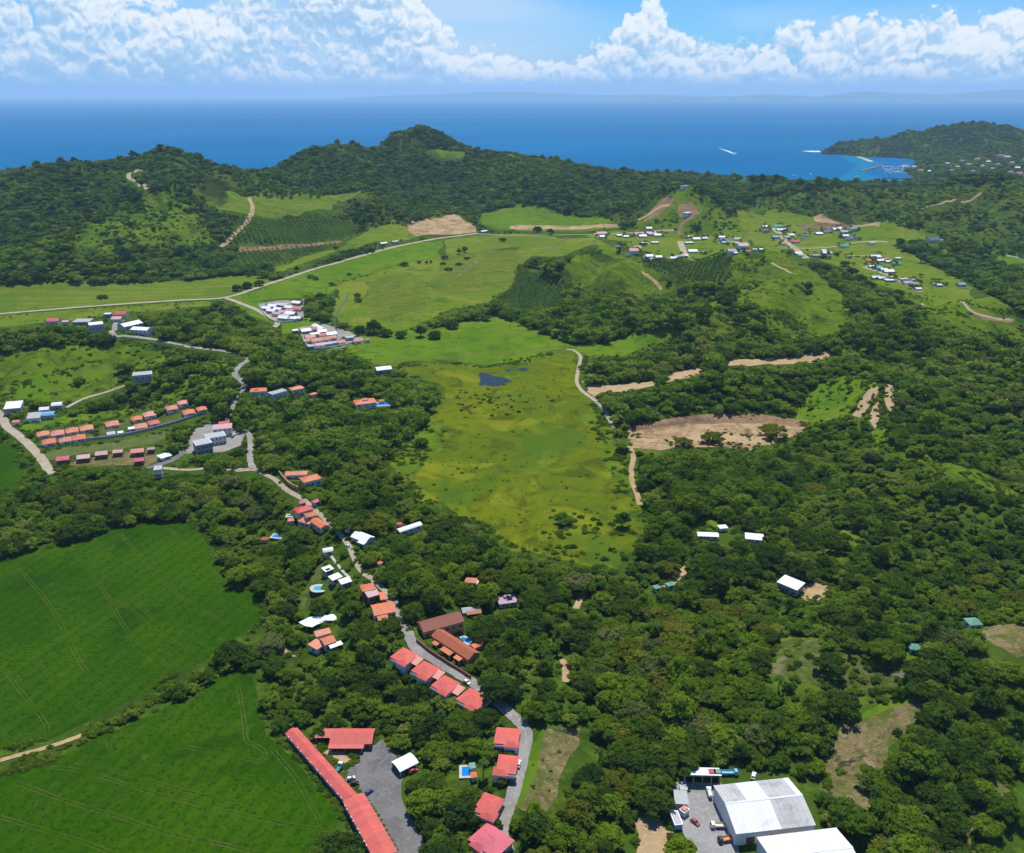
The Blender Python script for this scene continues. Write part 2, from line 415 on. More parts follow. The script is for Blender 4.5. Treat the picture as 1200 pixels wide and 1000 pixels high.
def ribbon(line, w0, w1=None, jitter=0.0, shift=0.0):
    """world polyline -> list of quads; widths in metres"""
    L = np.array(line)[:, :2]; n = len(L); w1 = w0 if w1 is None else w1
    T = np.gradient(L, axis=0); T /= (np.linalg.norm(T, axis=1, keepdims=True) + 1e-9); N = np.stack([-T[:, 1], T[:, 0]], 1)
    W = np.linspace(w0, w1, n) / 2
    ja = 1 + jitter * np.random.default_rng(int(abs(L[0, 0]) * 7) % 9999).uniform(-1, 1, n); jb = 1 + jitter * np.random.default_rng(int(abs(L[0, 1]) * 7) % 9999).uniform(-1, 1, n)
    A = L + N * (shift + W * ja)[:, None]; B = L + N * (shift - W * jb)[:, None]
    return [(A[k], B[k], B[k + 1], A[k + 1]) for k in range(n - 1)]
def road(name, px, w0, mat, w1=None, off=0.3, jitter=0.08, n=6, world=None, shifts=(0.0,)):
    W = ground([p[0] for p in px], [p[1] for p in px]) if world is None else world
    L = smooth_line(W[:, :2], n); V, F = [], []
    for s in shifts:
        for q in ribbon(L, w0, w1, jitter, s): drape_faces(q, off, V, F)
    o = link(name, mesh_from(name, V, F), None, mat); o['kind'] = 'structure'
    return o, L
# ------------------------------------------------------------------ materials
MATS = {}
def surf(name, c1, c2, scale=0.05, c3=None, s3=0.4, contrast=(0.35, 0.65), rough=0.9, bump=0.0, bs=1.0, patches=None, stripes=None, spec=0.0, detail=3):
    """matte surface: two tones mixed by noise in world space, a third by finer noise, patches and stripes as given"""
    m = bpy.data.materials.new(name); m.use_nodes = True; MATS[name] = m
    t = NT(m.node_tree); bs_ = t.n['Principled BSDF']
    pos = t.new('ShaderNodeNewGeometry').outputs['Position']
    col = t.mix(t.rng_(t.noise(pos, scale, detail, 0.62, 0.4), *contrast), c1, c2)
    if c3: col = t.mix(t.math('MULTIPLY', t.rng_(t.noise(pos, s3, 2, 0.65), 0.48, 0.68), 0.8), col, c3)
    if patches:
        for (pc, ps, lo, hi, amt) in patches: col = t.mix(t.math('MULTIPLY', t.rng_(t.noise(pos, ps, 3, 0.6, 0.5), lo, hi), amt), col, pc)
    if stripes:
        (sc_, period, ang, amt) = stripes
        mp = t.new('ShaderNodeMapping', i_Vector=pos, i_Rotation=(0, 0, ang))
        wv = t.new('ShaderNodeTexWave', i_Vector=mp.outputs[0], i_Scale=0.314 / period * 10 / 2 * 0.2, i_Distortion=2.0, i_Detail=2.0, i_Detail_Scale=0.6)
        col = t.mix(t.math('MULTIPLY', t.rng_(wv.outputs[1], 0.3, 0.9), amt), col, sc_)
    t.put(bs_.inputs['Base Color'], col); bs_.inputs['Roughness'].default_value = rough
    bs_.inputs['Specular IOR Level'].default_value = spec
    if bump:
        b = t.new('ShaderNodeBump', i_Strength=bump, i_Distance=1.0, i_Height=t.noise(pos, bs, 2, 0.7))
        t.put(bs_.inputs['Normal'], b.outputs[0])
    return m
surf('terrain', (0.030, 0.062, 0.0077), (0.055, 0.100, 0.0099), 0.02, (0.085, 0.135, 0.0121), 0.15, bump=0.8, bs=0.35, patches=[((0.120, 0.170, 0.0165), 0.008, 0.56, 0.68, 0.7)])
surf('rice', (0.024, 0.072, 0.0006), (0.040, 0.098, 0.0010), 0.012, (0.012, 0.046, 0.0006), 0.4, bump=0.25, bs=1.6, patches=[((0.012, 0.042, 0.002), 0.019, 0.54, 0.68, 0.6), ((0.060, 0.115, 0.006), 0.05, 0.60, 0.75, 0.6), ((0.085, 0.10, 0.02), 0.16, 0.66, 0.76, 0.7)], stripes=((0.009, 0.046, 0.003), 9.0, R(20), 0.25))
surf('marsh', (0.128, 0.158, 0.005), (0.088, 0.132, 0.006), 0.010, (0.085, 0.105, 0.006), 0.10, bump=0.5, bs=0.5, patches=[((0.055, 0.075, 0.006), 0.040, 0.50, 0.64, 0.8), ((0.20, 0.22, 0.010), 0.020, 0.52, 0.66, 0.7), ((0.055, 0.12, 0.010), 0.011, 0.53, 0.65, 0.7), ((0.04, 0.06, 0.008), 0.12, 0.60, 0.75, 0.6)])
surf('meadow', (0.105, 0.170, 0.011), (0.145, 0.195, 0.015), 0.006, (0.080, 0.130, 0.010), 0.05, bump=0.3, bs=0.4, patches=[((0.185, 0.19, 0.030), 0.014, 0.54, 0.68, 0.75), ((0.050, 0.100, 0.010), 0.022, 0.55, 0.70, 0.75), ((0.13, 0.15, 0.02), 0.08, 0.55, 0.7, 0.6)])
surf('pasture', (0.130, 0.185, 0.0165), (0.090, 0.150, 0.0121), 0.005, (0.160, 0.180, 0.0248), 0.03, bump=0.2, bs=0.3, stripes=((0.070, 0.120, 0.0121), 26.0, R(80), 0.35))
surf('pasture_b', (0.115, 0.155, 0.014), (0.085, 0.135, 0.012), 0.012, (0.16, 0.17, 0.03), 0.05, bump=0.3, bs=0.4, patches=[((0.06, 0.095, 0.012), 0.03, 0.54, 0.68, 0.8), ((0.19, 0.19, 0.04), 0.016, 0.55, 0.68, 0.7)], stripes=((0.075, 0.12, 0.012), 18.0, R(35), 0.4))
surf('lush', (0.085, 0.160, 0.0066), (0.115, 0.190, 0.0099), 0.008, (0.050, 0.130, 0.0077), 0.05, bump=0.3, bs=0.4, patches=[((0.055, 0.105, 0.010), 0.03, 0.55, 0.70, 0.7), ((0.14, 0.18, 0.02), 0.018, 0.55, 0.7, 0.6)])
surf('slope_grass', (0.105, 0.170, 0.0077), (0.060, 0.115, 0.0077), 0.02, (0.130, 0.190, 0.0088), 0.08, bump=1.0, bs=0.14, patches=[((0.035, 0.065, 0.0077), 0.04, 0.52, 0.68, 0.85), ((0.15, 0.18, 0.014), 0.03, 0.54, 0.68, 0.7), ((0.030, 0.055, 0.010), 0.10, 0.54, 0.68, 0.7)])
surf('scrubland', (0.085, 0.110, 0.020), (0.060, 0.095, 0.014), 0.05, (0.15, 0.14, 0.05), 0.25, bump=0.9, bs=0.6, patches=[((0.19, 0.16, 0.085), 0.06, 0.54, 0.66, 0.8), ((0.045, 0.075, 0.014), 0.11, 0.50, 0.64, 0.8), ((0.20, 0.19, 0.16), 0.045, 0.66, 0.74, 0.7)])
surf('hill_grass', (0.070, 0.108, 0.012), (0.042, 0.074, 0.011), 0.012, (0.095, 0.130, 0.014), 0.05, bump=0.9, bs=0.15, patches=[((0.028, 0.052, 0.010), 0.03, 0.50, 0.64, 0.85), ((0.10, 0.15, 0.014), 0.012, 0.56, 0.68, 0.6)])
surf('dry_grass', (0.200, 0.155, 0.072), (0.125, 0.130, 0.032), 0.05, (0.27, 0.20, 0.115), 0.35, bump=0.9, bs=0.7, patches=[((0.075, 0.11, 0.018), 0.07, 0.48, 0.62, 0.85), ((0.10, 0.075, 0.04), 0.18, 0.52, 0.66, 0.8), ((0.32, 0.25, 0.15), 0.12, 0.60, 0.72, 0.7)])
surf('lawn', (0.085, 0.125, 0.026), (0.13, 0.14, 0.045), 0.08, (0.06, 0.10, 0.02), 0.4, bump=0.2, bs=1.5)
surf('quarry_earth', (0.42, 0.30, 0.155), (0.26, 0.165, 0.080), 0.03, (0.47, 0.35, 0.22), 0.2, bump=0.9, bs=0.5, patches=[((0.12, 0.075, 0.05), 0.05, 0.56, 0.70, 0.7), ((0.10, 0.14, 0.02), 0.06, 0.60, 0.68, 0.8)])
surf('dirt', (0.43, 0.31, 0.165), (0.34, 0.235, 0.12), 0.06, (0.46, 0.35, 0.21), 0.5, bump=0.5, bs=0.8, patches=[((0.19, 0.13, 0.07), 0.05, 0.58, 0.72, 0.6)])
surf('red_soil', (0.26, 0.165, 0.088), (0.19, 0.115, 0.062), 0.05, (0.33, 0.22, 0.15), 0.3, bump=0.8, bs=0.5, patches=[((0.10, 0.07, 0.05), 0.04, 0.55, 0.72, 0.7)])
surf('gravel', (0.40, 0.345, 0.25), (0.33, 0.275, 0.19), 0.08, (0.46, 0.40, 0.31), 0.6, bump=0.3, bs=2.0)
surf('asphalt', (0.175, 0.170, 0.160), (0.135, 0.132, 0.125), 0.05, (0.215, 0.205, 0.19), 0.6, bump=0.1, bs=3.0, patches=[((0.09, 0.085, 0.08), 0.07, 0.58, 0.7, 0.5), ((0.27, 0.235, 0.17), 0.03, 0.60, 0.72, 0.6)])
surf('concrete', (0.30, 0.285, 0.25), (0.235, 0.225, 0.20), 0.07, (0.36, 0.34, 0.30), 0.5, bump=0.1, bs=3.0, patches=[((0.14, 0.135, 0.12), 0.10, 0.56, 0.72, 0.55)])
surf('yard_concrete', (0.31, 0.305, 0.29), (0.25, 0.245, 0.235), 0.05, (0.36, 0.35, 0.33), 0.4, bump=0.1, bs=2.0, patches=[((0.15, 0.14, 0.13), 0.09, 0.58, 0.74, 0.5)])
surf('deck', (0.55, 0.52, 0.46), (0.46, 0.43, 0.38), 0.2, rough=0.7)
surf('track', (0.085, 0.100, 0.020), (0.040, 0.080, 0.006), 0.09, (0.13, 0.125, 0.035), 0.5, contrast=(0.40, 0.60), bump=0.2, bs=1.0, patches=[((0.030, 0.088, 0.001), 0.025, 0.46, 0.62, 0.90)])
surf('sand', (0.52, 0.46, 0.36), (0.45, 0.39, 0.30), 0.03)
def water(name, c, rough, bs, bstr, spec=0.5, scale=None):
    m = bpy.data.materials.new(name); m.use_nodes = True; MATS[name] = m
    t = NT(m.node_tree); b = t.n['Principled BSDF']; pos = t.new('ShaderNodeNewGeometry').outputs['Position']
    col = (*c, 1)
    if scale:
        mp = t.new('ShaderNodeMapping', i_Vector=pos, i_Scale=(0.00016, 0.0008, 1))
        col = t.mix(t.rng_(t.noise(mp.outputs[0], 1.0, 7, 0.6, 0.5), 0.35, 0.68), tuple(x * 0.90 for x in c), tuple(x * 1.10 for x in c))
    t.put(b.inputs['Base Color'], col); b.inputs['Roughness'].default_value = rough; b.inputs['Specular IOR Level'].default_value = spec
    bp = t.new('ShaderNodeBump', i_Strength=bstr, i_Distance=1.0, i_Height=t.noise(pos, bs, 4, 0.6)); t.put(b.inputs['Normal'], bp.outputs[0])
    return m
water('sea', (0.0002, 0.125, 0.300), 0.7, 0.05, 0.3, 0.0, True)
water('shallows', (0.001, 0.160, 0.310), 0.7, 0.05, 0.3, 0.0)
water('pond', (0.012, 0.018, 0.022), 0.30, 0.4, 0.1, 0.22)
water('stream', (0.06, 0.085, 0.075), 0.4, 0.4, 0.1, 0.2)
water('pool', (0.005, 0.22, 0.62), 0.05, 1.2, 0.05, 0.5)
water('pool_turquoise', (0.02, 0.42, 0.52), 0.05, 1.2, 0.05, 0.5)

# ------------------------------------------------------------------ raster of what the trees must leave open (looked up by where a crown would show)
MASK = np.zeros((1000, 1200), np.uint8)                # 0 wood, 1 open, 2 scrub, 3 sparse wood
_yy, _xx = np.mgrid[0:1000, 0:1200]
def paint(px, code):
    P = np.array(px, float); x0, y0 = np.floor(P.min(0)).astype(int); x1, y1 = np.ceil(P.max(0)).astype(int)
    x0, y0 = max(0, x0), max(0, y0); x1, y1 = min(1200, x1 + 1), min(1000, y1 + 1)
    if x1 <= x0 or y1 <= y0: return
    s = (slice(y0, y1), slice(x0, x1)); m = inside(_xx[s] + 0.5, _yy[s] + 0.5, P)
    MASK[s][m] = code
def paint_line(px, w, code):
    P = np.array(px, float)
    for p, q in zip(P[:-1], P[1:]):
        n = int(np.hypot(*(q - p)) / 1.5) + 1
        for k in range(n + 1):
            c = p + (q - p) * k / n; a = int(c[0] - w / 2); b = int(c[0] + w / 2) + 1; e = int(c[1] - w / 3); f = int(c[1] + w / 3) + 1
            MASK[max(0, e):max(0, f), max(0, a):max(0, b)] = code
# ------------------------------------------------------------------ land cover, outlines in photo pixels unprojected onto the relief
def land(name, px, mat, code=1, off=0.1, rough=2.6, lv=None):
    paint(px, code)
    PENDING.append((name, px, mat, off, rough))
PENDING = []
RICE_A = [(-60, 680), (0, 658), (40, 642), (80, 635), (124, 622), (160, 612), (192, 607), (216, 610), (236, 620), (246, 636), (248, 652), (264, 672), (280, 686), (298, 694), (310, 698), (308, 716), (300, 734), (272, 748), (244, 772), (212, 788), (180, 806), (152, 822), (120, 837), (80, 855), (60, 864), (24, 873), (0, 878), (-60, 890)]
RICE_B = [(-60, 915), (0, 906), (28, 898), (60, 892), (96, 874), (132, 858), (172, 838), (212, 818), (248, 799), (276, 783), (296, 784), (301, 812), (306, 840), (312, 862), (330, 874), (346, 893), (364, 913), (380, 933), (397, 954), (394, 968), (372, 985), (368, 1010), (350, 1060), (-60, 1060)]
land('rice_field', RICE_A, 'rice', off=0.12, rough=0.9)
land('rice_field', RICE_B, 'rice', off=0.12, rough=0.9)
land('rice_field', [(-40, 515), (0, 519), (15, 522), (24, 542), (36, 562), (15, 576), (0, 581), (-40, 590)], 'rice', off=0.12)
land('marsh', [(452, 524), (490, 508), (505, 488), (520, 462), (505, 448), (480, 440), (470, 428), (520, 425), (560, 430), (610, 425), (640, 415), (672, 410), (684, 425), (686, 455), (700, 480), (716, 505), (722, 530), (735, 545), (742, 575), (748, 600), (760, 630), (752, 650), (730, 662), (690, 668), (655, 660), (620, 645), (600, 640), (570, 617), (535, 602), (500, 587), (480, 562), (455, 545)], 'marsh', off=0.10, rough=6.0)
paint([(640, 592), (690, 587), (745, 600), (759, 632), (750, 650), (700, 668), (650, 657), (630, 622)], 5)
land('marsh_edge', [(690, 470), (705, 490), (722, 512), (735, 545), (742, 575), (722, 580), (712, 545), (700, 515), (684, 485)], 'slope_grass', code=2, off=0.13, rough=4.0)
land('marsh_edge', [(452, 526), (490, 508), (505, 495), (530, 500), (515, 530), (490, 552), (465, 548)], 'slope_grass', code=2, off=0.13, rough=4.0)
land('meadow', [(400, 398), (440, 390), (490, 388), (540, 378), (575, 368), (610, 378), (640, 390), (665, 402), (690, 404), (740, 392), (790, 384), (800, 392), (760, 408), (730, 418), (690, 420), (672, 408), (640, 413), (610, 423), (560, 428), (520, 423), (470, 428), (450, 430), (425, 420), (405, 412)], 'lush', off=0.10)
land('pasture', [(-60, 340), (0, 334), (67, 331), (120, 333), (167, 331), (233, 328), (267, 323), (310, 323), (320, 329), (300, 337), (263, 347), (213, 352), (123, 357), (0, 367), (-60, 373)], 'pasture', off=0.10)
land('meadow', [(-60, 378), (0, 370), (127, 360), (213, 355), (250, 352), (245, 358), (160, 366), (127, 371), (50, 379), (0, 384), (-60, 390)], 'meadow', off=0.10)
land('meadow', [(268, 351), (300, 340), (330, 328), (400, 306), (480, 286), (520, 281), (520, 300), (470, 310), (400, 330), (392, 345), (352, 348), (305, 352), (322, 372), (318, 382), (300, 372), (285, 362)], 'lush', off=0.10)
land('meadow', [(520, 281), (560, 276), (600, 274), (655, 279), (700, 278), (735, 283), (738, 300), (700, 290), (660, 300), (625, 300), (612, 305), (604, 325), (605, 345), (560, 358), (535, 362), (500, 376), (470, 388), (440, 384), (412, 385), (395, 380), (390, 362), (400, 330), (470, 310), (520, 300)], 'meadow', off=0.10)
land('pasture', [(520, 302), (560, 294), (606, 290), (612, 304), (604, 326), (570, 340), (520, 348), (500, 335)], 'pasture_b', off=0.14)
land('pasture', [(566, 279), (600, 277), (655, 281), (630, 291), (570, 294)], 'pasture', off=0.14)
land('pasture', [(430, 330), (470, 322), (498, 330), (515, 350), (480, 372), (445, 378), (420, 360)], 'pasture_b', off=0.14, rough=5.0)
land('meadow', [(325, 375), (360, 372), (395, 380), (350, 388), (330, 392)], 'lush', off=0.10)
land('meadow', [(425, 272), (460, 262), (480, 265), (490, 277), (440, 283), (400, 294), (370, 305), (335, 317), (310, 318), (345, 305), (400, 290)], 'meadow', off=0.10)
land('meadow', [(565, 250), (590, 243), (630, 239), (645, 246), (690, 255), (720, 258), (728, 268), (690, 272), (640, 272), (585, 268), (560, 262)], 'lush', off=0.10)
land('pasture', [(290, 230), (345, 234), (400, 227), (432, 223), (422, 236), (385, 248), (350, 256), (320, 256), (292, 252), (258, 246), (240, 235)], 'pasture', code=1, off=0.10)
land('bare_soil', [(476, 262), (500, 256), (535, 250), (552, 262), (560, 273), (520, 277), (490, 277)], 'quarry_earth', off=0.2, rough=4.0)
land('village_green', [(690, 275), (720, 270), (760, 272), (850, 268), (862, 246), (900, 245), (935, 250), (985, 258), (1040, 262), (1102, 276), (1090, 282), (1060, 282), (1040, 288), (1070, 300), (1130, 330), (1190, 360), (1175, 366), (1130, 355), (1085, 352), (1050, 340), (1020, 330), (985, 312), (950, 300), (930, 290), (870, 293), (800, 304), (770, 306), (735, 296), (705, 284)], 'meadow', off=0.10)
land('meadow', [(1100, 292), (1140, 296), (1200, 302), (1240, 310), (1240, 330), (1200, 322), (1160, 318), (1120, 308)], 'lush', code=3, off=0.1)
land('hillock', [(655, 312), (690, 296), (735, 300), (756, 306), (775, 326), (800, 345), (790, 348), (730, 345), (690, 338), (665, 328)], 'slope_grass', code=1, off=0.12)
land('hillock', [(845, 318), (862, 298), (890, 290), (920, 297), (948, 312), (985, 340), (1000, 365), (990, 388), (960, 395), (925, 385), (900, 365), (870, 352), (850, 338)], 'slope_grass', code=5, off=0.12)
land('hillside', [(-40, 440), (0, 415), (50, 405), (110, 402), (160, 405), (190, 412), (200, 425), (180, 432), (140, 440), (150, 450), (120, 458), (90, 470), (40, 470), (0, 478), (-40, 480)], 'slope_grass', code=5, off=0.12)
land('hillside', [(0, 460), (60, 440), (110, 425), (150, 430), (120, 445), (60, 462), (20, 475)], 'lush', code=5, off=0.16)
land('hillside', [(180, 430), (215, 418), (265, 425), (278, 440), (262, 470), (245, 480), (210, 470), (185, 478), (170, 470), (175, 450)], 'slope_grass', code=3, off=0.12)
land('hillside', [(150, 182), (185, 178), (215, 182), (270, 205), (290, 222), (262, 240), (230, 228), (195, 200)], 'hill_grass', code=3, off=0.2)
land('hillside', [(85, 292), (105, 268), (140, 245), (172, 230), (195, 222), (218, 240), (245, 262), (262, 284), (225, 288), (180, 284), (130, 294)], 'slope_grass', code=2, off=0.2)
land('hillside', [(238, 205), (262, 215), (285, 232), (262, 236), (240, 226)], 'lush', off=0.2)
land('hillside', [(175, 228), (190, 225), (196, 238), (182, 238)], 'lush', off=0.2)
land('hillside', [(375, 250), (400, 235), (430, 222), (445, 225), (425, 240), (395, 255)], 'hill_grass', code=2, off=0.2)
land('hillside', [(495, 175), (515, 174), (545, 178), (540, 186), (515, 186)], 'lush', off=0.2)
land('hillside', [(880, 232), (930, 225), (985, 222), (1040, 219), (1100, 218), (1160, 212), (1200, 210), (1240, 210), (1240, 290), (1160, 284), (1090, 270), (1030, 258), (960, 250), (900, 246)], 'hill_grass', code=2, off=0.2)
land('hillside', [(690, 352), (720, 348), (760, 350), (800, 350), (830, 345), (850, 352), (880, 372), (850, 384), (800, 372), (740, 366), (700, 362)], 'slope_grass', code=3, off=0.12)
land('hillside', [(722, 276), (750, 258), (780, 230), (805, 217), (834, 233), (868, 262), (874, 274), (820, 279), (765, 280)], 'slope_grass', code=5, off=0.2)
land('clearing', [(1060, 345), (1090, 350), (1130, 354), (1180, 366), (1220, 378), (1220, 405), (1150, 398), (1100, 385), (1065, 368), (1045, 355)], 'slope_grass', code=2, off=0.12)
land('clearing', [(940, 470), (975, 440), (1000, 440), (1028, 450), (1010, 462), (990, 488), (945, 500), (930, 490)], 'lush', code=2, off=0.12)
land('clearing', [(800, 352), (860, 346), (905, 366), (960, 396), (1005, 392), (1045, 402), (1010, 416), (950, 410), (890, 402), (830, 380)], 'slope_grass', code=3, off=0.11)
land('clearing', [(1090, 385), (1200, 398), (1240, 405), (1240, 440), (1170, 436), (1110, 415)], 'slope_grass', code=3, off=0.11)
land('clearing', [(890, 370), (920, 362), (950, 380), (935, 395), (905, 392)], 'slope_grass', code=2, off=0.12)
land('clearing', [(805, 385), (830, 372), (880, 385), (850, 392)], 'slope_grass', code=2, off=0.12)
land('clearing', [(1000, 610), (1010, 640), (1010, 660), (985, 662), (960, 655), (965, 640)], 'slope_grass', code=2, off=0.12)
land('clearing', [(1020, 505), (1040, 500), (1044, 520), (1025, 530)], 'lush', code=2, off=0.12)
land('clearing', [(1130, 545), (1175, 560), (1200, 580), (1180, 585), (1140, 565), (1030, 535), (1040, 528)], 'slope_grass', code=2, off=0.14)
land('clearing', [(810, 610), (830, 606), (850, 612), (872, 612), (868, 620), (815, 622)], 'lush', off=0.12)
land('clearing', [(885, 755), (930, 745), (1000, 770), (1060, 775), (1075, 795), (1040, 815), (990, 820), (940, 800), (900, 790)], 'scrubland', code=2, off=0.12)
land('dry_slope', [(982, 846), (1040, 828), (1080, 818), (1086, 842), (1068, 866), (1038, 886), (1014, 905), (1022, 935), (1002, 952), (976, 938), (960, 905), (966, 870)], 'dry_grass', code=5, off=0.14)
land('clearing', [(984, 846), (1030, 825), (1072, 815), (1076, 822), (1040, 832), (990, 850)], 'lush', off=0.16, rough=0.4)
land('dry_slope', [(1155, 735), (1180, 730), (1215, 730), (1215, 775), (1190, 772), (1160, 750)], 'dry_grass', off=0.14)
land('dry_slope', [(1165, 900), (1185, 925), (1175, 960), (1150, 985), (1120, 1000), (1140, 950), (1155, 920)], 'dry_grass', code=3, off=0.14)
land('grass_bank', [(636, 855), (680, 854), (678, 874), (666, 888), (655, 908), (652, 932), (640, 952), (612, 950), (606, 944), (616, 908), (624, 877)], 'dry_grass', code=1, off=0.14, rough=0.5)
land('grass_bank', [(632, 860), (638, 857), (632, 880), (628, 905), (616, 935), (606, 950), (612, 920), (622, 885)], 'lush', off=0.18, rough=0.3)
land('lawn', [(40, 535), (70, 525), (130, 518), (195, 505), (195, 515), (180, 520), (145, 527), (100, 531), (60, 541), (50, 543)], 'lawn', off=0.14)
land('lawn', [(15, 500), (60, 490), (120, 482), (160, 476), (170, 480), (130, 488), (60, 500), (30, 508), (22, 505)], 'lush', off=0.14)
land('lawn', [(362, 668), (378, 662), (380, 680), (366, 684)], 'lawn', off=0.14)
land('lawn', [(350, 695), (362, 692), (362, 712), (352, 716), (346, 705)], 'lawn', off=0.14)
land('yard', [(322, 762), (340, 756), (354, 757), (350, 768), (330, 770)], 'dirt', off=0.14)
land('compound_floor', [(302, 356), (330, 352), (356, 354), (356, 374), (330, 379), (312, 372)], 'concrete', off=0.16, rough=0.3)
land('compound_floor', [(350, 384), (380, 380), (408, 388), (428, 398), (400, 408), (362, 410)], 'concrete', off=0.16, rough=0.3)
land('terrace', [(45, 520), (50, 505), (105, 496), (110, 513), (55, 524)], 'scrubland', off=0.16, rough=0.2)
land('terrace', [(115, 510), (120, 498), (160, 490), (240, 476), (245, 485), (190, 498), (160, 506), (120, 513)], 'scrubland', off=0.16, rough=0.2)
land('terrace', [(75, 545), (100, 538), (180, 525), (185, 540), (170, 548), (160, 545), (95, 547)], 'dry_grass', off=0.16, rough=0.4)
land('terrace', [(217, 532), (225, 505), (250, 493), (275, 500), (288, 506), (282, 522), (262, 530)], 'concrete', off=0.16, rough=0.2)
land('dirt_cut', [(682, 446), (700, 450), (720, 449), (760, 447), (775, 441), (795, 435), (820, 430), (848, 423), (870, 421), (900, 420), (920, 419), (945, 413), (974, 410), (973, 418), (955, 424), (930, 427), (905, 428), (870, 428), (845, 431), (818, 440), (790, 447), (760, 455), (730, 460), (705, 460), (694, 466), (686, 458)], 'dirt', off=0.2, rough=1.6)
land('quarry', [(735, 498), (770, 492), (800, 487), (850, 485), (895, 487), (925, 490), (945, 493), (940, 508), (915, 520), (880, 528), (845, 524), (800, 526), (770, 530), (738, 526)], 'quarry_earth', off=0.2, rough=2.0)
land('quarry_wall', [(735, 499), (770, 491), (800, 486), (850, 484), (895, 486), (945, 492), (938, 501), (900, 498), (850, 496), (800, 499), (770, 503), (738, 508)], 'red_soil', off=0.24, rough=2.0)
land('quarry_floor', [(738, 512), (800, 512), (850, 508), (890, 512), (915, 518), (880, 524), (840, 518), (790, 520), (745, 521)], 'dirt', off=0.26)
land('dirt_cut', [(1020, 455), (1034, 452), (1022, 470), (1008, 490), (998, 487), (1008, 470)], 'dirt', off=0.2, rough=0.6)
land('dirt_cut', [(1037, 452), (1046, 450), (1048, 475), (1042, 486), (1036, 470)], 'dirt', off=0.2, rough=0.6)
land('dirt_cut', [(1022, 478), (1030, 466), (1030, 490), (1026, 503), (1018, 492)], 'dirt', off=0.2, rough=0.6)
land('bare_soil', [(940, 688), (958, 682), (973, 686), (968, 698), (950, 708), (940, 700)], 'dirt', off=0.2, rough=0.5)
land('bare_soil', [(780, 680), (803, 662), (806, 672), (790, 686), (768, 692)], 'dirt', off=0.2, rough=0.4)
land('bare_soil', [(955, 252), (980, 248), (1000, 256), (1030, 262), (1028, 268), (985, 268), (960, 266)], 'quarry_earth', off=0.2, rough=2.5)
land('bare_soil', [(818, 250), (810, 238), (798, 240), (794, 250), (804, 258)], 'red_soil', off=0.25, rough=0.8)
land('bare_soil', [(764, 244), (780, 231), (792, 232), (784, 244), (768, 256), (752, 262), (756, 252)], 'red_soil', off=0.25, rough=0.8)
land('bare_soil', [(930, 264), (955, 259), (1000, 264), (990, 270), (940, 271)], 'dry_grass', code=1, off=0.2, rough=2.5)
land('bare_soil', [(1140, 365), (1165, 372), (1190, 374), (1185, 378), (1160, 376), (1138, 369)], 'red_soil', off=0.2, rough=0.3)
land('ploughed_soil', [(600, 265), (640, 264), (690, 263), (725, 263), (728, 267), (690, 269), (640, 269), (600, 268)], 'quarry_earth', off=0.2, rough=2.0)
land('bare_soil', [(815, 920), (845, 915), (860, 930), (840, 925)], 'dirt', off=0.15)
PARK = [(366, 872), (386, 876), (440, 874), (448, 866), (460, 880), (465, 890), (474, 908), (470, 918), (470, 935), (476, 950), (486, 968), (497, 985), (494, 1040), (470, 1040), (462, 1000), (450, 972), (436, 946), (424, 929), (410, 913), (394, 898), (378, 886)]
land('parking_lot', PARK, 'asphalt', off=0.2, rough=0.3)
land('yard', [(366, 872), (386, 876), (408, 878), (416, 890), (410, 898), (396, 898), (378, 886)], 'dirt', off=0.26, rough=0.9)
land('concrete_yard', [(790, 918), (845, 918), (865, 985), (868, 1030), (808, 1030), (805, 985), (800, 975), (790, 960)], 'yard_concrete', off=0.2, rough=0.2)
land('dirt_track', [(750, 952), (765, 948), (778, 958), (786, 975), (784, 1040), (740, 1040), (745, 985), (740, 962)], 'dirt', off=0.15)
POND = [(560, 438), (566, 436), (578, 441), (592, 443), (600, 447), (590, 449), (584, 453), (560, 452), (563, 445)]
land('pond', POND, 'pond', off=0.16, rough=1.3)
land('pond', [(592, 433), (600, 434), (598, 436), (592, 435)], 'pond', off=0.16, rough=0.2)
land('pond', [(608, 432), (618, 431), (616, 435), (609, 435)], 'pond', off=0.16, rough=0.2)
land('plantation_floor', [(273, 257), (340, 253), (395, 256), (425, 262), (408, 280), (340, 285), (263, 287)], 'terrain', code=4, off=0.1)
land('plantation_floor', [(267, 297), (330, 291), (400, 287), (375, 296), (330, 310), (280, 308)], 'terrain', code=4, off=0.1)
land('plantation_floor', [(608, 312), (640, 318), (668, 336), (660, 362), (620, 366), (575, 352), (600, 340)], 'terrain', code=4, off=0.1)
land('plantation_floor', [(758, 314), (795, 302), (850, 296), (858, 315), (850, 332), (795, 330)], 'terrain', code=4, off=0.1)
land('bare_soil', [(280, 290), (340, 287), (400, 282), (400, 285), (340, 292), (282, 296)], 'red_soil', off=0.2, rough=0.3)
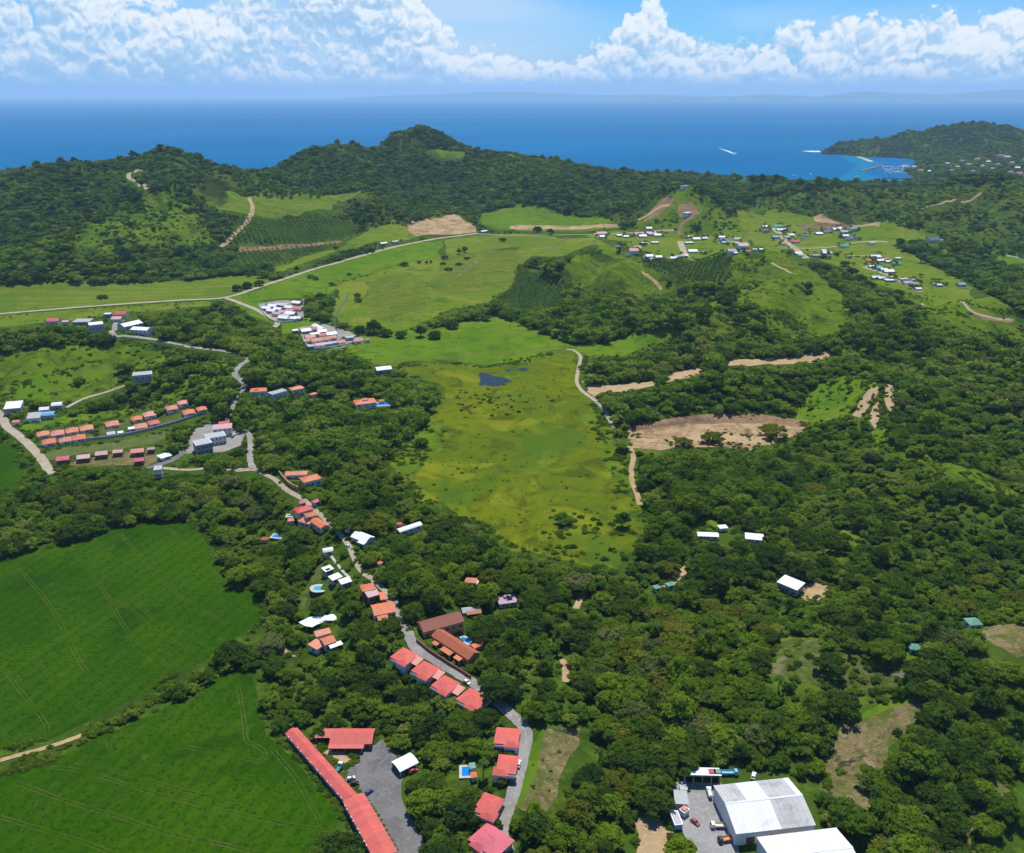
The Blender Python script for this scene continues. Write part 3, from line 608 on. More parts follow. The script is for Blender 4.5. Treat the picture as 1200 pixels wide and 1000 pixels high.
# roads and tracks: (name, line, width m, material, pixel width kept open)
ROADS = [
 ('dirt_road', [(-40, 371), (0, 368), (60, 363), (123, 358), (213, 352), (263, 349), (300, 338), (330, 328), (370, 315), (420, 301), (470, 288), (500, 282), (560, 274)], 9, 'gravel', 4),
 ('dirt_road', [(560, 274), (620, 276), (690, 275), (740, 273), (790, 270)], 6, 'gravel', 3),
 ('dirt_road', [(263, 349), (280, 355), (300, 363), (316, 372), (325, 378), (322, 384)], 8, 'gravel', 4),
 ('field_track', [(635, 296), (650, 288), (666, 279)], 8, 'dry_grass', 3),
 ('field_track', [(535, 325), (550, 314), (566, 303)], 8, 'dry_grass', 3),
 ('field_track', [(400, 430), (450, 426), (520, 420), (580, 415), (640, 411), (664, 410)], 2.2, 'dry_grass', 3),
 ('dirt_road', [(664, 410), (672, 411), (680, 418), (678, 432), (676, 448), (684, 460), (700, 472), (712, 488), (720, 502)], 4.2, 'gravel', 6),
 ('dirt_road', [(736, 520), (742, 535), (740, 550), (741, 565), (746, 578), (750, 592)], 4.5, 'dirt', 6),
 ('dirt_road', [(-30, 470), (0, 487), (8, 500), (27, 515), (42, 530), (52, 543), (60, 556)], 8.0, 'gravel', 9),
 ('dirt_road', [(78, 478), (95, 469), (110, 464), (130, 458), (147, 452)], 4.5, 'gravel', 4),
 ('paved_road', [(172, 549), (182, 546), (196, 542), (206, 537), (216, 529)], 7, 'asphalt', 8),
 ('dirt_road', [(190, 549), (220, 551), (250, 550), (280, 551), (300, 551), (312, 556)], 4.5, 'gravel', 6),
 ('paved_road', [(284, 505), (292, 510), (294, 522), (293, 536), (296, 550)], 5.5, 'concrete', 8),
 ('paved_road', [(264, 494), (268, 484), (273, 475), (276, 464), (287, 453), (283, 446), (275, 438), (282, 428), (292, 422), (286, 417), (268, 413), (240, 409), (200, 402), (180, 398), (147, 394), (131, 389), (135, 381), (146, 376)], 6.5, 'concrete', 5),
 ('paved_road', [(300, 551), (310, 556), (323, 563), (338, 576), (354, 585), (368, 597), (381, 609), (395, 622), (408, 639), (416, 656), (424, 670), (436, 679), (452, 693)], 3.8, 'gravel', 3),
 ('paved_road', [(452, 693), (462, 708), (471, 724), (478, 742), (486, 758), (500, 768), (520, 780), (542, 793), (565, 808), (588, 828), (608, 846), (617, 860), (614, 880), (608, 905), (600, 935), (591, 960), (588, 978), (596, 1000)], 6.0, 'concrete', 6),
 ('footpath', [(388, 652), (394, 660), (402, 670), (410, 678)], 1.6, 'deck', 3),
 ('dirt_road', [(684, 697), (679, 704), (675, 714)], 4, 'dirt', 6),
 ('dirt_road', [(659, 773), (663, 785), (663, 800)], 4, 'dirt', 7),
 ('dirt_road', [(766, 856), (776, 863), (792, 866)], 3.4, 'dirt', 5),
 ('dirt_road', [(0, 892), (20, 886), (50, 878), (75, 870), (96, 862), (115, 853)], 2.8, 'dirt', 4),
 ('dirt_road', [(856, 283), (866, 287), (872, 294)], 13, 'gravel', 3), ('dirt_road', [(797, 283), (800, 292), (804, 300)], 13, 'gravel', 3),
 ('dirt_road', [(903, 265), (915, 275), (930, 290), (945, 303)], 13, 'gravel', 4), ('dirt_road', [(920, 291), (955, 291), (1000, 285), (1040, 284)], 7, 'gravel', 3),
 ('dirt_road', [(1012, 313), (1040, 322), (1060, 332), (1078, 342)], 13, 'gravel', 4), ('dirt_road', [(1080, 356), (1130, 356), (1160, 372), (1185, 375)], 4, 'gravel', 2),
 ('dirt_road', [(995, 300), (1030, 299)], 6, 'gravel', 2),
 ('hill_track', [(167, 200), (160, 200), (151, 204), (153, 211), (163, 216), (173, 222)], 10, 'gravel', 3),
 ('hill_track', [(258, 290), (270, 280), (282, 268), (292, 255), (296, 243), (292, 232)], 9, 'dirt', 3),
 ('hill_track', [(748, 258), (765, 248), (785, 240)], 9, 'dirt', 3), ('hill_track', [(795, 275), (800, 262), (812, 254), (815, 247)], 8, 'red_soil', 3),
 ('hill_track', [(752, 318), (765, 328), (775, 340)], 4, 'dirt', 2), ('hill_track', [(904, 308), (920, 316), (932, 322)], 4, 'dirt', 2),
 ('hill_track', [(935, 363), (948, 375), (965, 380)], 5, 'slope_grass', 3), ('hill_track', [(1080, 245), (1110, 236), (1150, 226)], 5, 'dirt', 2),
 ('hill_track', [(985, 345), (962, 331), (945, 318), (922, 306), (900, 300)], 3.5, 'dry_grass', 3), ('hill_track', [(898, 345), (920, 350), (942, 358), (946, 368), (935, 376)], 3.5, 'lush', 3), ('hill_track', [(870, 318), (890, 322), (912, 330), (930, 332)], 3.5, 'lush', 3),
 ('access_road', [(1175, 299), (1195, 303), (1230, 312)], 7, 'concrete', 3),
]
for nm, px, wd, mt, pw in ROADS: paint_line(px, pw, 1)
paint([(630, 850), (688, 848), (688, 878), (668, 900), (658, 930), (645, 955), (603, 955)], 1)
paint([(818, 424), (852, 418), (855, 434), (822, 442)], 0); paint([(768, 434), (784, 430), (784, 452), (768, 456)], 0)
# terrain levelled for yards and buildings before anything is laid on it
for px, sf in ((PARK, 8), ([(785, 912), (850, 905), (935, 905), (1000, 1000), (1000, 1050), (800, 1050)], 10)):
    level(ground([p[0] for p in px], [p[1] for p in px]), sf)
qf = ground(*zip(*[(735, 524), (738, 507), (770, 503), (800, 499), (850, 496), (900, 498), (932, 503), (916, 520), (880, 527), (800, 525)])); level(qf, 9)
LEVELLED = True

# ------------------------------------------------------------------ terrain mesh, sea
V = np.stack([GX, GYY, GZ], 2).reshape(-1, 3)
idx = np.arange(NR * NCOL).reshape(NR, NCOL)
a, b, c, d = idx[:-1, :-1].ravel(), idx[:-1, 1:].ravel(), idx[1:, 1:].ravel(), idx[1:, :-1].ravel()
T = np.concatenate([np.stack([a, b, c], 1), np.stack([a, c, d], 1)])
me = bpy.data.meshes.new('terrain'); me.vertices.add(len(V)); me.vertices.foreach_set('co', V.ravel().astype(np.float32))
me.loops.add(T.size); me.loops.foreach_set('vertex_index', T.ravel().astype(np.int32))
me.polygons.add(len(T)); me.polygons.foreach_set('loop_start', np.arange(0, T.size, 3, dtype=np.int32)); me.polygons.foreach_set('loop_total', np.full(len(T), 3, np.int32))
me.update(calc_edges=True)
terrain = link('terrain', me, None, MATS['terrain']); terrain['kind'] = 'structure'
S = 80000.0
sea = link('sea', mesh_from('sea', [(-S, 2400, SEA), (S, 2400, SEA), (S, S, SEA), (-S, S, SEA)], [(0, 1, 2, 3)]), None, MATS['sea']); sea['kind'] = 'structure'
for nm, px, mt, off, rg in PENDING: sheet(nm, px, MATS[mt], off, rg)
for nm, px, wd, mt, pw in ROADS: road(nm, px, wd, MATS[mt])
# wheel tracks pressed into the rice
TR = [[(0, 852), (10, 866), (30, 862), (50, 864), (56, 856), (50, 843), (40, 830), (20, 805), (0, 780)], [(16, 660), (60, 712), (96, 780), (132, 818)], [(80, 640), (120, 690), (150, 740), (198, 782)], [(140, 625), (200, 690), (262, 730)], [(48, 780), (75, 812), (98, 832)], [(160, 708), (172, 718), (182, 728)], [(120, 700), (150, 712), (190, 745), (230, 765)], [(190, 612), (240, 660), (282, 702)],
      [(278, 800), (281, 815), (286, 845), (289, 868), (300, 874), (310, 882), (306, 892), (290, 890), (240, 880), (200, 872), (150, 860)], [(205, 838), (210, 830), (230, 815), (250, 815)], [(130, 880), (128, 872), (140, 862), (165, 855), (188, 862)], [(60, 900), (100, 905), (180, 930), (260, 950), (330, 965), (395, 975)], [(0, 958), (40, 970), (100, 988), (140, 1004)], [(20, 918), (80, 940), (140, 958), (200, 978), (260, 990), (300, 1000)], [(90, 893), (150, 908), (220, 928), (300, 945)], [(320, 880), (345, 910), (365, 945), (375, 965), (368, 985)]]
for px in TR: road('wheel_track', px, 0.42, MATS['track'], off=0.2, jitter=0.45, shifts=(-0.9, 0.9))
# streams
for px in ([(395, 388), (392, 376), (398, 362), (405, 352), (408, 344)], [(598, 352), (606, 344), (612, 332)]): road('stream', px, 2.2, MATS['stream'], off=0.22, jitter=0.3)
# ------------------------------------------------------------------ vegetation: prototypes
def leafmat(name, stops, vary=0.45, trans=0.44, patchy=1.3):
    m = bpy.data.materials.new(name); m.use_nodes = True; t = NT(m.node_tree); t.n.clear(); MATS[name] = m
    oi = t.new('ShaderNodeObjectInfo'); gm = t.new('ShaderNodeNewGeometry')
    patch = t.math('MULTIPLY', t.math('SUBTRACT', t.noise(oi.outputs['Location'], 0.012, 2, 0.6), 0.5), patchy)
    rnd = t.math('MULTIPLY_ADD', t.math('SUBTRACT', gm.outputs['Random Per Island'], 0.5), vary, t.math('ADD', oi.outputs['Random'], patch), clamp=True)
    col = t.ramp(rnd, stops)
    d = t.new('ShaderNodeBsdfDiffuse', i_Color=col, i_Roughness=0.6)
    tr = t.new('ShaderNodeBsdfTranslucent', i_Color=t.mix(1.0, col, (1.2, 1.25, 0.5), 'MULTIPLY'))
    mx = t.new('ShaderNodeMixShader', i_0=trans, i_1=d.outputs[0], i_2=tr.outputs[0])
    o = t.new('ShaderNodeOutputMaterial'); t.l.new(mx.outputs[0], o.inputs['Surface'])
    return m
leafmat('leaf_wood', [(0.0, (0.066, 0.136, 0.016)), (0.22, (0.100, 0.190, 0.017)), (0.45, (0.147, 0.255, 0.020)), (0.68, (0.203, 0.320, 0.023)), (0.86, (0.269, 0.350, 0.032)), (1.0, (0.302, 0.342, 0.068))])
leafmat('leaf_dark', [(0.0, (0.049, 0.100, 0.016)), (0.5, (0.076, 0.139, 0.017)), (1.0, (0.107, 0.179, 0.019))])
leafmat('leaf_mid', [(0.0, (0.092, 0.169, 0.015)), (0.5, (0.135, 0.222, 0.017)), (1.0, (0.179, 0.264, 0.021))])
leafmat('leaf_bright', [(0.0, (0.136, 0.234, 0.013)), (0.5, (0.191, 0.291, 0.017)), (1.0, (0.246, 0.334, 0.022))])
leafmat('leaf_olive', [(0.0, (0.138, 0.171, 0.016)), (0.5, (0.212, 0.240, 0.023)), (1.0, (0.270, 0.285, 0.032))])
leafmat('leaf_grey', [(0.0, (0.144, 0.184, 0.049)), (0.5, (0.191, 0.225, 0.064)), (1.0, (0.238, 0.265, 0.081))])
leafmat('leaf_hill', [(0.0, (0.053, 0.121, 0.029)), (0.35, (0.082, 0.165, 0.034)), (0.65, (0.120, 0.214, 0.036)), (0.88, (0.171, 0.268, 0.040)), (1.0, (0.232, 0.294, 0.068))])
leafmat('leaf_palm', [(0.0, (0.063, 0.137, 0.026)), (0.5, (0.088, 0.173, 0.030)), (1.0, (0.126, 0.208, 0.031))])
leafmat('leaf_scrub', [(0.0, (0.082, 0.149, 0.013)), (0.5, (0.150, 0.234, 0.017)), (1.0, (0.212, 0.277, 0.023))])
surf('bark', (0.10, 0.075, 0.05), (0.16, 0.125, 0.09), 0.8)

ICO = {}
def ico(sub):
    if sub not in ICO:
        bm = bmesh.new(); bmesh.ops.create_icosphere(bm, subdivisions=sub, radius=1.0)
        ICO[sub] = (np.array([v.co[:] for v in bm.verts]), [tuple(v.index for v in f.verts) for f in bm.faces]); bm.free()
    return ICO[sub]
def crown_mesh(name, seed, form, lobes, per, leaf, core=1):
    """foliage as leaf clumps on a cloud of lobes; crown radius about 5, foot at z = 0"""
    r = np.random.default_rng(seed); C = []
    if form == 'round':
        Rr, zc, zr = 4.6, 5.0, 3.9
    elif form == 'umbrella':
        Rr, zc, zr = 6.6, 5.2, 3.0
    elif form == 'tall':
        Rr, zc, zr = 3.2, 6.6, 5.2
    else:
        Rr, zc, zr = 4.4, 2.6, 2.0
    for k in range(lobes):
        a = 2.399 * k + r.uniform(-.4, .4); q = math.sqrt((k + 0.4) / lobes); x, y = math.cos(a) * q, math.sin(a) * q
        dome = math.sqrt(max(0.0, 1 - q * q * 0.85))
        if form == 'umbrella': z = zc + zr * (dome - 0.55) + r.uniform(-.35, .35); rl = r.uniform(1.4, 2.0)
        else: z = zc + zr * (dome * r.uniform(0.45, 1.0) - 0.55) + r.uniform(-.4, .4); rl = r.uniform(1.25, 2.15) * (0.8 + 0.3 * dome)
        if form == 'bush': z = 0.6 + zr * 1.1 * dome * r.uniform(0.6, 1.0); rl = r.uniform(1.1, 1.9)
        C.append((x * Rr * r.uniform(.88, 1.1), y * Rr * r.uniform(.88, 1.1), z, rl * math.sqrt(18 / lobes) ** 0.7))
    V, F = [], []
    iv, fi = ico(core)
    for (x, y, z, rl) in C:
        b = len(V); J = iv * (rl * 0.84 * (1 + 0.22 * r.standard_normal((len(iv), 1)).clip(-1, 1))); sq = 0.62 if form in ('umbrella', 'bush') else 0.82
        V += [(x + p[0], y + p[1], z + p[2] * sq) for p in J]; F += [tuple(b + i for i in f) for f in fi]
        for k in range(per):
            d = r.standard_normal(3); d /= np.linalg.norm(d)
            if d[2] < -0.25: d[2] = -d[2] * 0.6
            p = np.array((x, y, z)) + d * np.array((1, 1, sq)) * rl * r.uniform(0.82, 1.14)
            n = d * 0.8 + np.array((0, 0, 0.35)) + 0.45 * r.standard_normal(3); n /= np.linalg.norm(n)
            t = np.cross(n, r.standard_normal(3)); t /= np.linalg.norm(t) + 1e-9; u = np.cross(n, t)
            s = leaf * r.uniform(0.6, 1.35); b = len(V)
            V += [p - t * s * r.uniform(.7, 1.1), p - u * s * r.uniform(.5, .9) + n * s * .25, p + t * s * r.uniform(.8, 1.3), p + u * s * r.uniform(.5, .9) - n * s * .1]
            F.append((b, b + 1, b + 2, b + 3))
    return V, F
def trunk_mesh(seed, form, sides=6):
    r = np.random.default_rng(seed + 500); V, F = [], []
    def limb(p, q, ra, rb):
        p, q = np.array(p, float), np.array(q, float); d = (q - p) / np.linalg.norm(q - p); t = np.cross(d, (0.3, 0.9, 0.1)); t /= np.linalg.norm(t); u = np.cross(d, t); b = len(V)
        for c, rr in ((p, ra), (q, rb)):
            for k in range(sides): V.append(c + rr * (t * math.cos(2 * math.pi * k / sides) + u * math.sin(2 * math.pi * k / sides)))
        for k in range(sides): F.append((b + k, b + (k + 1) % sides, b + sides + (k + 1) % sides, b + sides + k))
    h = {'round': 3.6, 'umbrella': 3.8, 'tall': 4.6, 'bush': 0.8}[form]; w = {'round': .42, 'umbrella': .5, 'tall': .34, 'bush': .2}[form]
    limb((0, 0, -1.2), (0.2, 0.1, h * .6), w * 1.3, w)
    limb((0.2, 0.1, h * .6), (0.1, -0.2, h + 1.2), w, w * .5)
    for k in range(4):
        a = 1.57 * k + r.uniform(-.5, .5); e = {'round': 3.0, 'umbrella': 4.6, 'tall': 1.8, 'bush': 1.6}[form]
        limb((0.2, 0.1, h * .6 + .2 * k), (math.cos(a) * e, math.sin(a) * e, h + 1.6 + r.uniform(-.3, .6)), w * .55, w * .18)
    return V, F
def palm_meshes(seed, nf=15, h=8.0, L=3.4):
    r = np.random.default_rng(seed); V, F = [], []
    lean = r.uniform(-.6, .6, 2)
    for k in range(nf):
        a = 2.399 * k; up = r.uniform(0.1, 1.0); d = np.array((math.cos(a), math.sin(a), 0)); sd_ = np.array((-math.sin(a), math.cos(a), 0)); pr = None
        for i in range(6):
            t = i / 5; p = np.array((lean[0], lean[1], h)) + d * L * t * (0.55 + .45 * (1 - up)) + np.array((0, 0, 1)) * (up * 1.9 * t - 2.1 * t * t * (1.2 - .5 * up)); wd = .62 * math.sin(math.pi * (0.12 + .85 * t)) ** .7
            b = len(V); V += [p + sd_ * wd - (0, 0, wd * .5), p, p - sd_ * wd - (0, 0, wd * .5)]
            if pr is not None: F += [(pr, pr + 1, b + 1, b), (pr + 1, pr + 2, b + 2, b + 1)]
            pr = b
    TV, TF = [], []
    for i, (z, rr) in enumerate(((-1, .26), (h * .5, .2), (h + .1, .15))):
        t = (z + 1) / (h + 1)
        for k in range(6): TV.append((lean[0] * t * t + rr * math.cos(k * 1.0472), lean[1] * t * t + rr * math.sin(k * 1.0472), z))
    for i in range(2):
        for k in range(6): TF.append((i * 6 + k, i * 6 + (k + 1) % 6, i * 6 + 6 + (k + 1) % 6, i * 6 + 6 + k))
    return (V, F), (TV, TF)
CROWN, TRUNK = {}, {}
for form, n, lb, pr, lf in (('round', 5, 19, 44, 0.50), ('umbrella', 3, 22, 46, 0.50), ('tall', 2, 14, 44, 0.48), ('bush', 3, 9, 44, 0.48)):
    for k in range(n):
        CROWN[form, k] = mesh_from(form + '_crown', *crown_mesh(form, 10 * n + k, form, lb, pr, lf)); TRUNK[form, k] = mesh_from(form + '_trunk', *trunk_mesh(k, form))
        CROWN[form, k].materials.append(MATS['leaf_mid']); TRUNK[form, k].materials.append(MATS['bark'])
for k in range(3):
    c, t = palm_meshes(k + 4); CROWN['palm', k] = mesh_from('palm_fronds', *c); TRUNK['palm', k] = mesh_from('palm_trunk', *t)
    CROWN['palm', k].materials.append(MATS['leaf_palm']); TRUNK['palm', k].materials.append(MATS['bark'])
def proto_collection(name, items):
    """items: list of (crown V, F), (trunk V, F), leaf material -> objects in a collection that is not part of the scene"""
    c = bpy.data.collections.new(name)
    for i, ((cv, cf), (tv, tf), mt) in enumerate(items):
        me = mesh_from('form', list(cv) + list(tv), list(cf) + [tuple(x + len(cv) for x in f) for f in tf])
        me.materials.append(MATS[mt]); me.materials.append(MATS['bark'])
        me.polygons.foreach_set('material_index', [0] * len(cf) + [1] * len(tf))
        c.objects.link(bpy.data.objects.new('tree_form_%02d' % i, me))
    return c
NEAR = proto_collection('near_forms', [(crown_mesh('', 60 + k, f, lb, pr, lf), trunk_mesh(k, f), m) for k, (f, lb, pr, lf, m) in enumerate(
    [('round', 16, 34, .58, 'leaf_wood')] * 4 + [('umbrella', 18, 36, .58, 'leaf_wood')] * 2 + [('tall', 12, 34, .55, 'leaf_wood')] * 2 + [('bush', 8, 30, .58, 'leaf_scrub')] * 2)])
FAR = proto_collection('far_forms', [(crown_mesh('', 90 + k, f, lb, pr, lf), trunk_mesh(k, f, 4), m) for k, (f, lb, pr, lf, m) in enumerate(
    [('round', 8, 16, .95, 'leaf_wood')] * 4 + [('umbrella', 9, 16, .95, 'leaf_wood')] * 2 + [('tall', 7, 14, .9, 'leaf_wood')] * 2 + [('bush', 5, 14, .9, 'leaf_scrub')] * 2)])
HILL = proto_collection('hill_forms', [(crown_mesh('', 120 + k, f, lb, pr, lf), trunk_mesh(k, f, 4), m) for k, (f, lb, pr, lf, m) in enumerate(
    [('round', 7, 12, 1.1, 'leaf_hill')] * 4 + [('umbrella', 8, 12, 1.1, 'leaf_hill')] * 2 + [('tall', 6, 12, 1.0, 'leaf_hill')] * 2 + [('bush', 5, 12, 1.0, 'leaf_hill')] * 2)])
HILLG = proto_collection('hill_scrub', [(crown_mesh('', 150 + k, f, lb, pr, lf), trunk_mesh(k, f, 4), m) for k, (f, lb, pr, lf, m) in enumerate(
    [('round', 7, 12, 1.1, 'leaf_scrub')] * 4 + [('umbrella', 8, 12, 1.1, 'leaf_hill')] * 2 + [('bush', 6, 12, 1.0, 'leaf_mid')] * 2 + [('bush', 5, 12, 1.0, 'leaf_scrub')] * 2)])
PALMS = proto_collection('palm_forms', [(*palm_meshes(20 + k, 11, 4.6, 3.6), 'leaf_palm') for k in range(3)])
def scatter(name, P, rz, sc, ident, coll):
    me = bpy.data.meshes.new(name); me.from_pydata([tuple(p) for p in P], [], [])
    for nm, typ, val in (('turn', 'FLOAT', rz), ('size', 'FLOAT', sc), ('form', 'INT', ident)):
        me.attributes.new(nm, typ, 'POINT').data.foreach_set('value', val)
    o = link(name, me); o['kind'] = 'stuff'
    ng = bpy.data.node_groups.new(name, 'GeometryNodeTree'); ng.interface.new_socket('Geometry', in_out='INPUT', socket_type='NodeSocketGeometry'); ng.interface.new_socket('Geometry', in_out='OUTPUT', socket_type='NodeSocketGeometry')
    n = NT(ng); gi = n.new('NodeGroupInput'); go = n.new('NodeGroupOutput')
    def attr(nm, typ): a = n.new('GeometryNodeInputNamedAttribute', data_type=typ); a.inputs['Name'].default_value = nm; return a.outputs['Attribute']
    ci = n.new('GeometryNodeCollectionInfo'); ci.inputs['Collection'].default_value = coll; ci.inputs['Separate Children'].default_value = True; ci.inputs['Reset Children'].default_value = True
    ip = n.new('GeometryNodeInstanceOnPoints'); ip.inputs['Pick Instance'].default_value = True
    ng.links.new(gi.outputs[0], ip.inputs['Points']); ng.links.new(ci.outputs[0], ip.inputs['Instance']); ng.links.new(attr('form', 'INT'), ip.inputs['Instance Index'])
    cx = n.new('ShaderNodeCombineXYZ'); ng.links.new(attr('turn', 'FLOAT'), cx.inputs[2]); er = n.new('FunctionNodeEulerToRotation'); ng.links.new(cx.outputs[0], er.inputs[0]); ng.links.new(er.outputs[0], ip.inputs['Rotation'])
    ng.links.new(attr('size', 'FLOAT'), ip.inputs['Scale']); ng.links.new(ip.outputs[0], go.inputs[0])
    md = o.modifiers.new('scatter', 'NODES'); md.node_group = ng
    return o
# ------------------------------------------------------------------ building kit
def paintmat(name, c, c2=None, rough=0.6, band=None, stain=0.35, sscale=0.35, spec=0.3, metal=0.0):
    """painted or clad surface in the object's own space: weather stains, and ribs along one axis when band = (axis, period m, depth)"""
    m = bpy.data.materials.new(name); m.use_nodes = True; MATS[name] = m
    t = NT(m.node_tree); b = t.n['Principled BSDF']; oc = t.new('ShaderNodeTexCoord').outputs['Object']; oi = t.new('ShaderNodeObjectInfo')
    c2 = c2 or tuple(x * 0.62 for x in c)
    vec = t.new('ShaderNodeVectorMath', operation='MULTIPLY_ADD', i_0=oi.outputs['Location'], i_1=(0.37, 0.37, 0.37), i_2=oc).outputs[0]
    col = t.mix(t.math('MULTIPLY', t.rng_(t.noise(vec, sscale, 4, 0.65, 0.6), 0.45, 0.75), stain), c, c2)
    col = t.mix(t.math('MULTIPLY', t.rng_(t.noise(vec, sscale * 6, 3, 0.7), 0.5, 0.8), stain * 0.6), col, tuple(x * 0.8 for x in c2))
    col = t.mix(1.0, col, t.ramp(oi.outputs['Random'], [(0, 0.90), (1, 1.08)]), 'MULTIPLY')
    if band:
        ax, per, dep = band; sp = t.new('ShaderNodeSeparateXYZ', i_0=oc)
        sn = t.math('SINE', t.math('MULTIPLY', sp.outputs[ax], 6.2832 / per))
        col = t.mix(t.rng_(sn, 0.2, 1.0, 0.0, dep), col, tuple(x * 0.55 for x in c))
    t.put(b.inputs['Base Color'], col); b.inputs['Roughness'].default_value = rough; b.inputs['Specular IOR Level'].default_value = spec; b.inputs['Metallic'].default_value = metal
    return m
for nm, c in (('salmon', (0.64, 0.118, 0.090)), ('salmon_pale', (0.66, 0.27, 0.22)), ('pink', (0.58, 0.12, 0.15)), ('pink_pale', (0.62, 0.38, 0.37)), ('orange', (0.64, 0.175, 0.070)), ('peach', (0.64, 0.225, 0.125)),
              ('brown', (0.27, 0.078, 0.045)), ('rust', (0.40, 0.110, 0.050)), ('red', (0.60, 0.070, 0.060)), ('teal', (0.13, 0.33, 0.23)), ('green', (0.03, 0.33, 0.17)), ('blue', (0.16, 0.38, 0.60)), ('navy', (0.06, 0.12, 0.22)), ('lilac', (0.42, 0.28, 0.36))):
    paintmat('roof_' + nm, c, tuple(x * .5 + .03 for x in c), band=(0, 0.9, 0.22), stain=0.62, sscale=.28)
paintmat('roof_white', (0.80, 0.80, 0.81), (0.55, 0.55, 0.55), 0.5, band=(0, 1.0, 0.06), stain=0.3)
paintmat('roof_metal', (0.74, 0.76, 0.78), (0.30, 0.30, 0.29), 0.45, band=(0, 1.0, 0.10), stain=0.35, sscale=0.10)
paintmat('roof_metal_worn', (0.50, 0.50, 0.48), (0.22, 0.21, 0.20), 0.55, band=(0, 1.2, 0.55), stain=0.7, sscale=0.2)
paintmat('roof_grey', (0.42, 0.43, 0.43), (0.25, 0.24, 0.23), band=(0, 1.0, 0.15))
paintmat('wall_white', (0.72, 0.70, 0.66), (0.50, 0.47, 0.42), 0.8)
paintmat('wall_cream', (0.62, 0.53, 0.40), (0.45, 0.36, 0.26), 0.8)
paintmat('wall_grey', (0.38, 0.37, 0.36), (0.25, 0.24, 0.22), 0.8)
paintmat('wall_orange', (0.55, 0.28, 0.13), None, 0.8)
paintmat('wall_brick', (0.30, 0.12, 0.08), None, 0.85)
paintmat('wall_blue', (0.30, 0.50, 0.66), None, 0.7)
paintmat('trim_white', (0.78, 0.77, 0.74), None, 0.6, stain=0.15)
paintmat('glass_dark', (0.02, 0.028, 0.035), None, 0.1, stain=0.0, spec=0.6)
paintmat('door_wood', (0.16, 0.08, 0.04), None, 0.6)
paintmat('solar', (0.015, 0.03, 0.09), None, 0.15, stain=0.0, spec=0.6)
paintmat('tarp_white', (0.82, 0.83, 0.86), (0.62, 0.64, 0.68), 0.7, stain=0.3)
paintmat('rubber', (0.02, 0.02, 0.02), None, 0.8, stain=0.0); paintmat('chrome', (0.55, 0.55, 0.56), None, 0.3, stain=0.0)
for nm, c in (('silver', (0.62, 0.63, 0.64)), ('black', (0.025, 0.025, 0.03)), ('blue', (0.04, 0.07, 0.17)), ('white', (0.80, 0.80, 0.79)), ('red', (0.42, 0.03, 0.025)), ('teal', (0.02, 0.25, 0.22)), ('orange', (0.62, 0.22, 0.03)), ('lightblue', (0.18, 0.45, 0.66)), ('cream', (0.66, 0.60, 0.46))):
    paintmat('car_' + nm, c, tuple(x * 0.85 for x in c), 0.3, stain=0.15, spec=0.5)

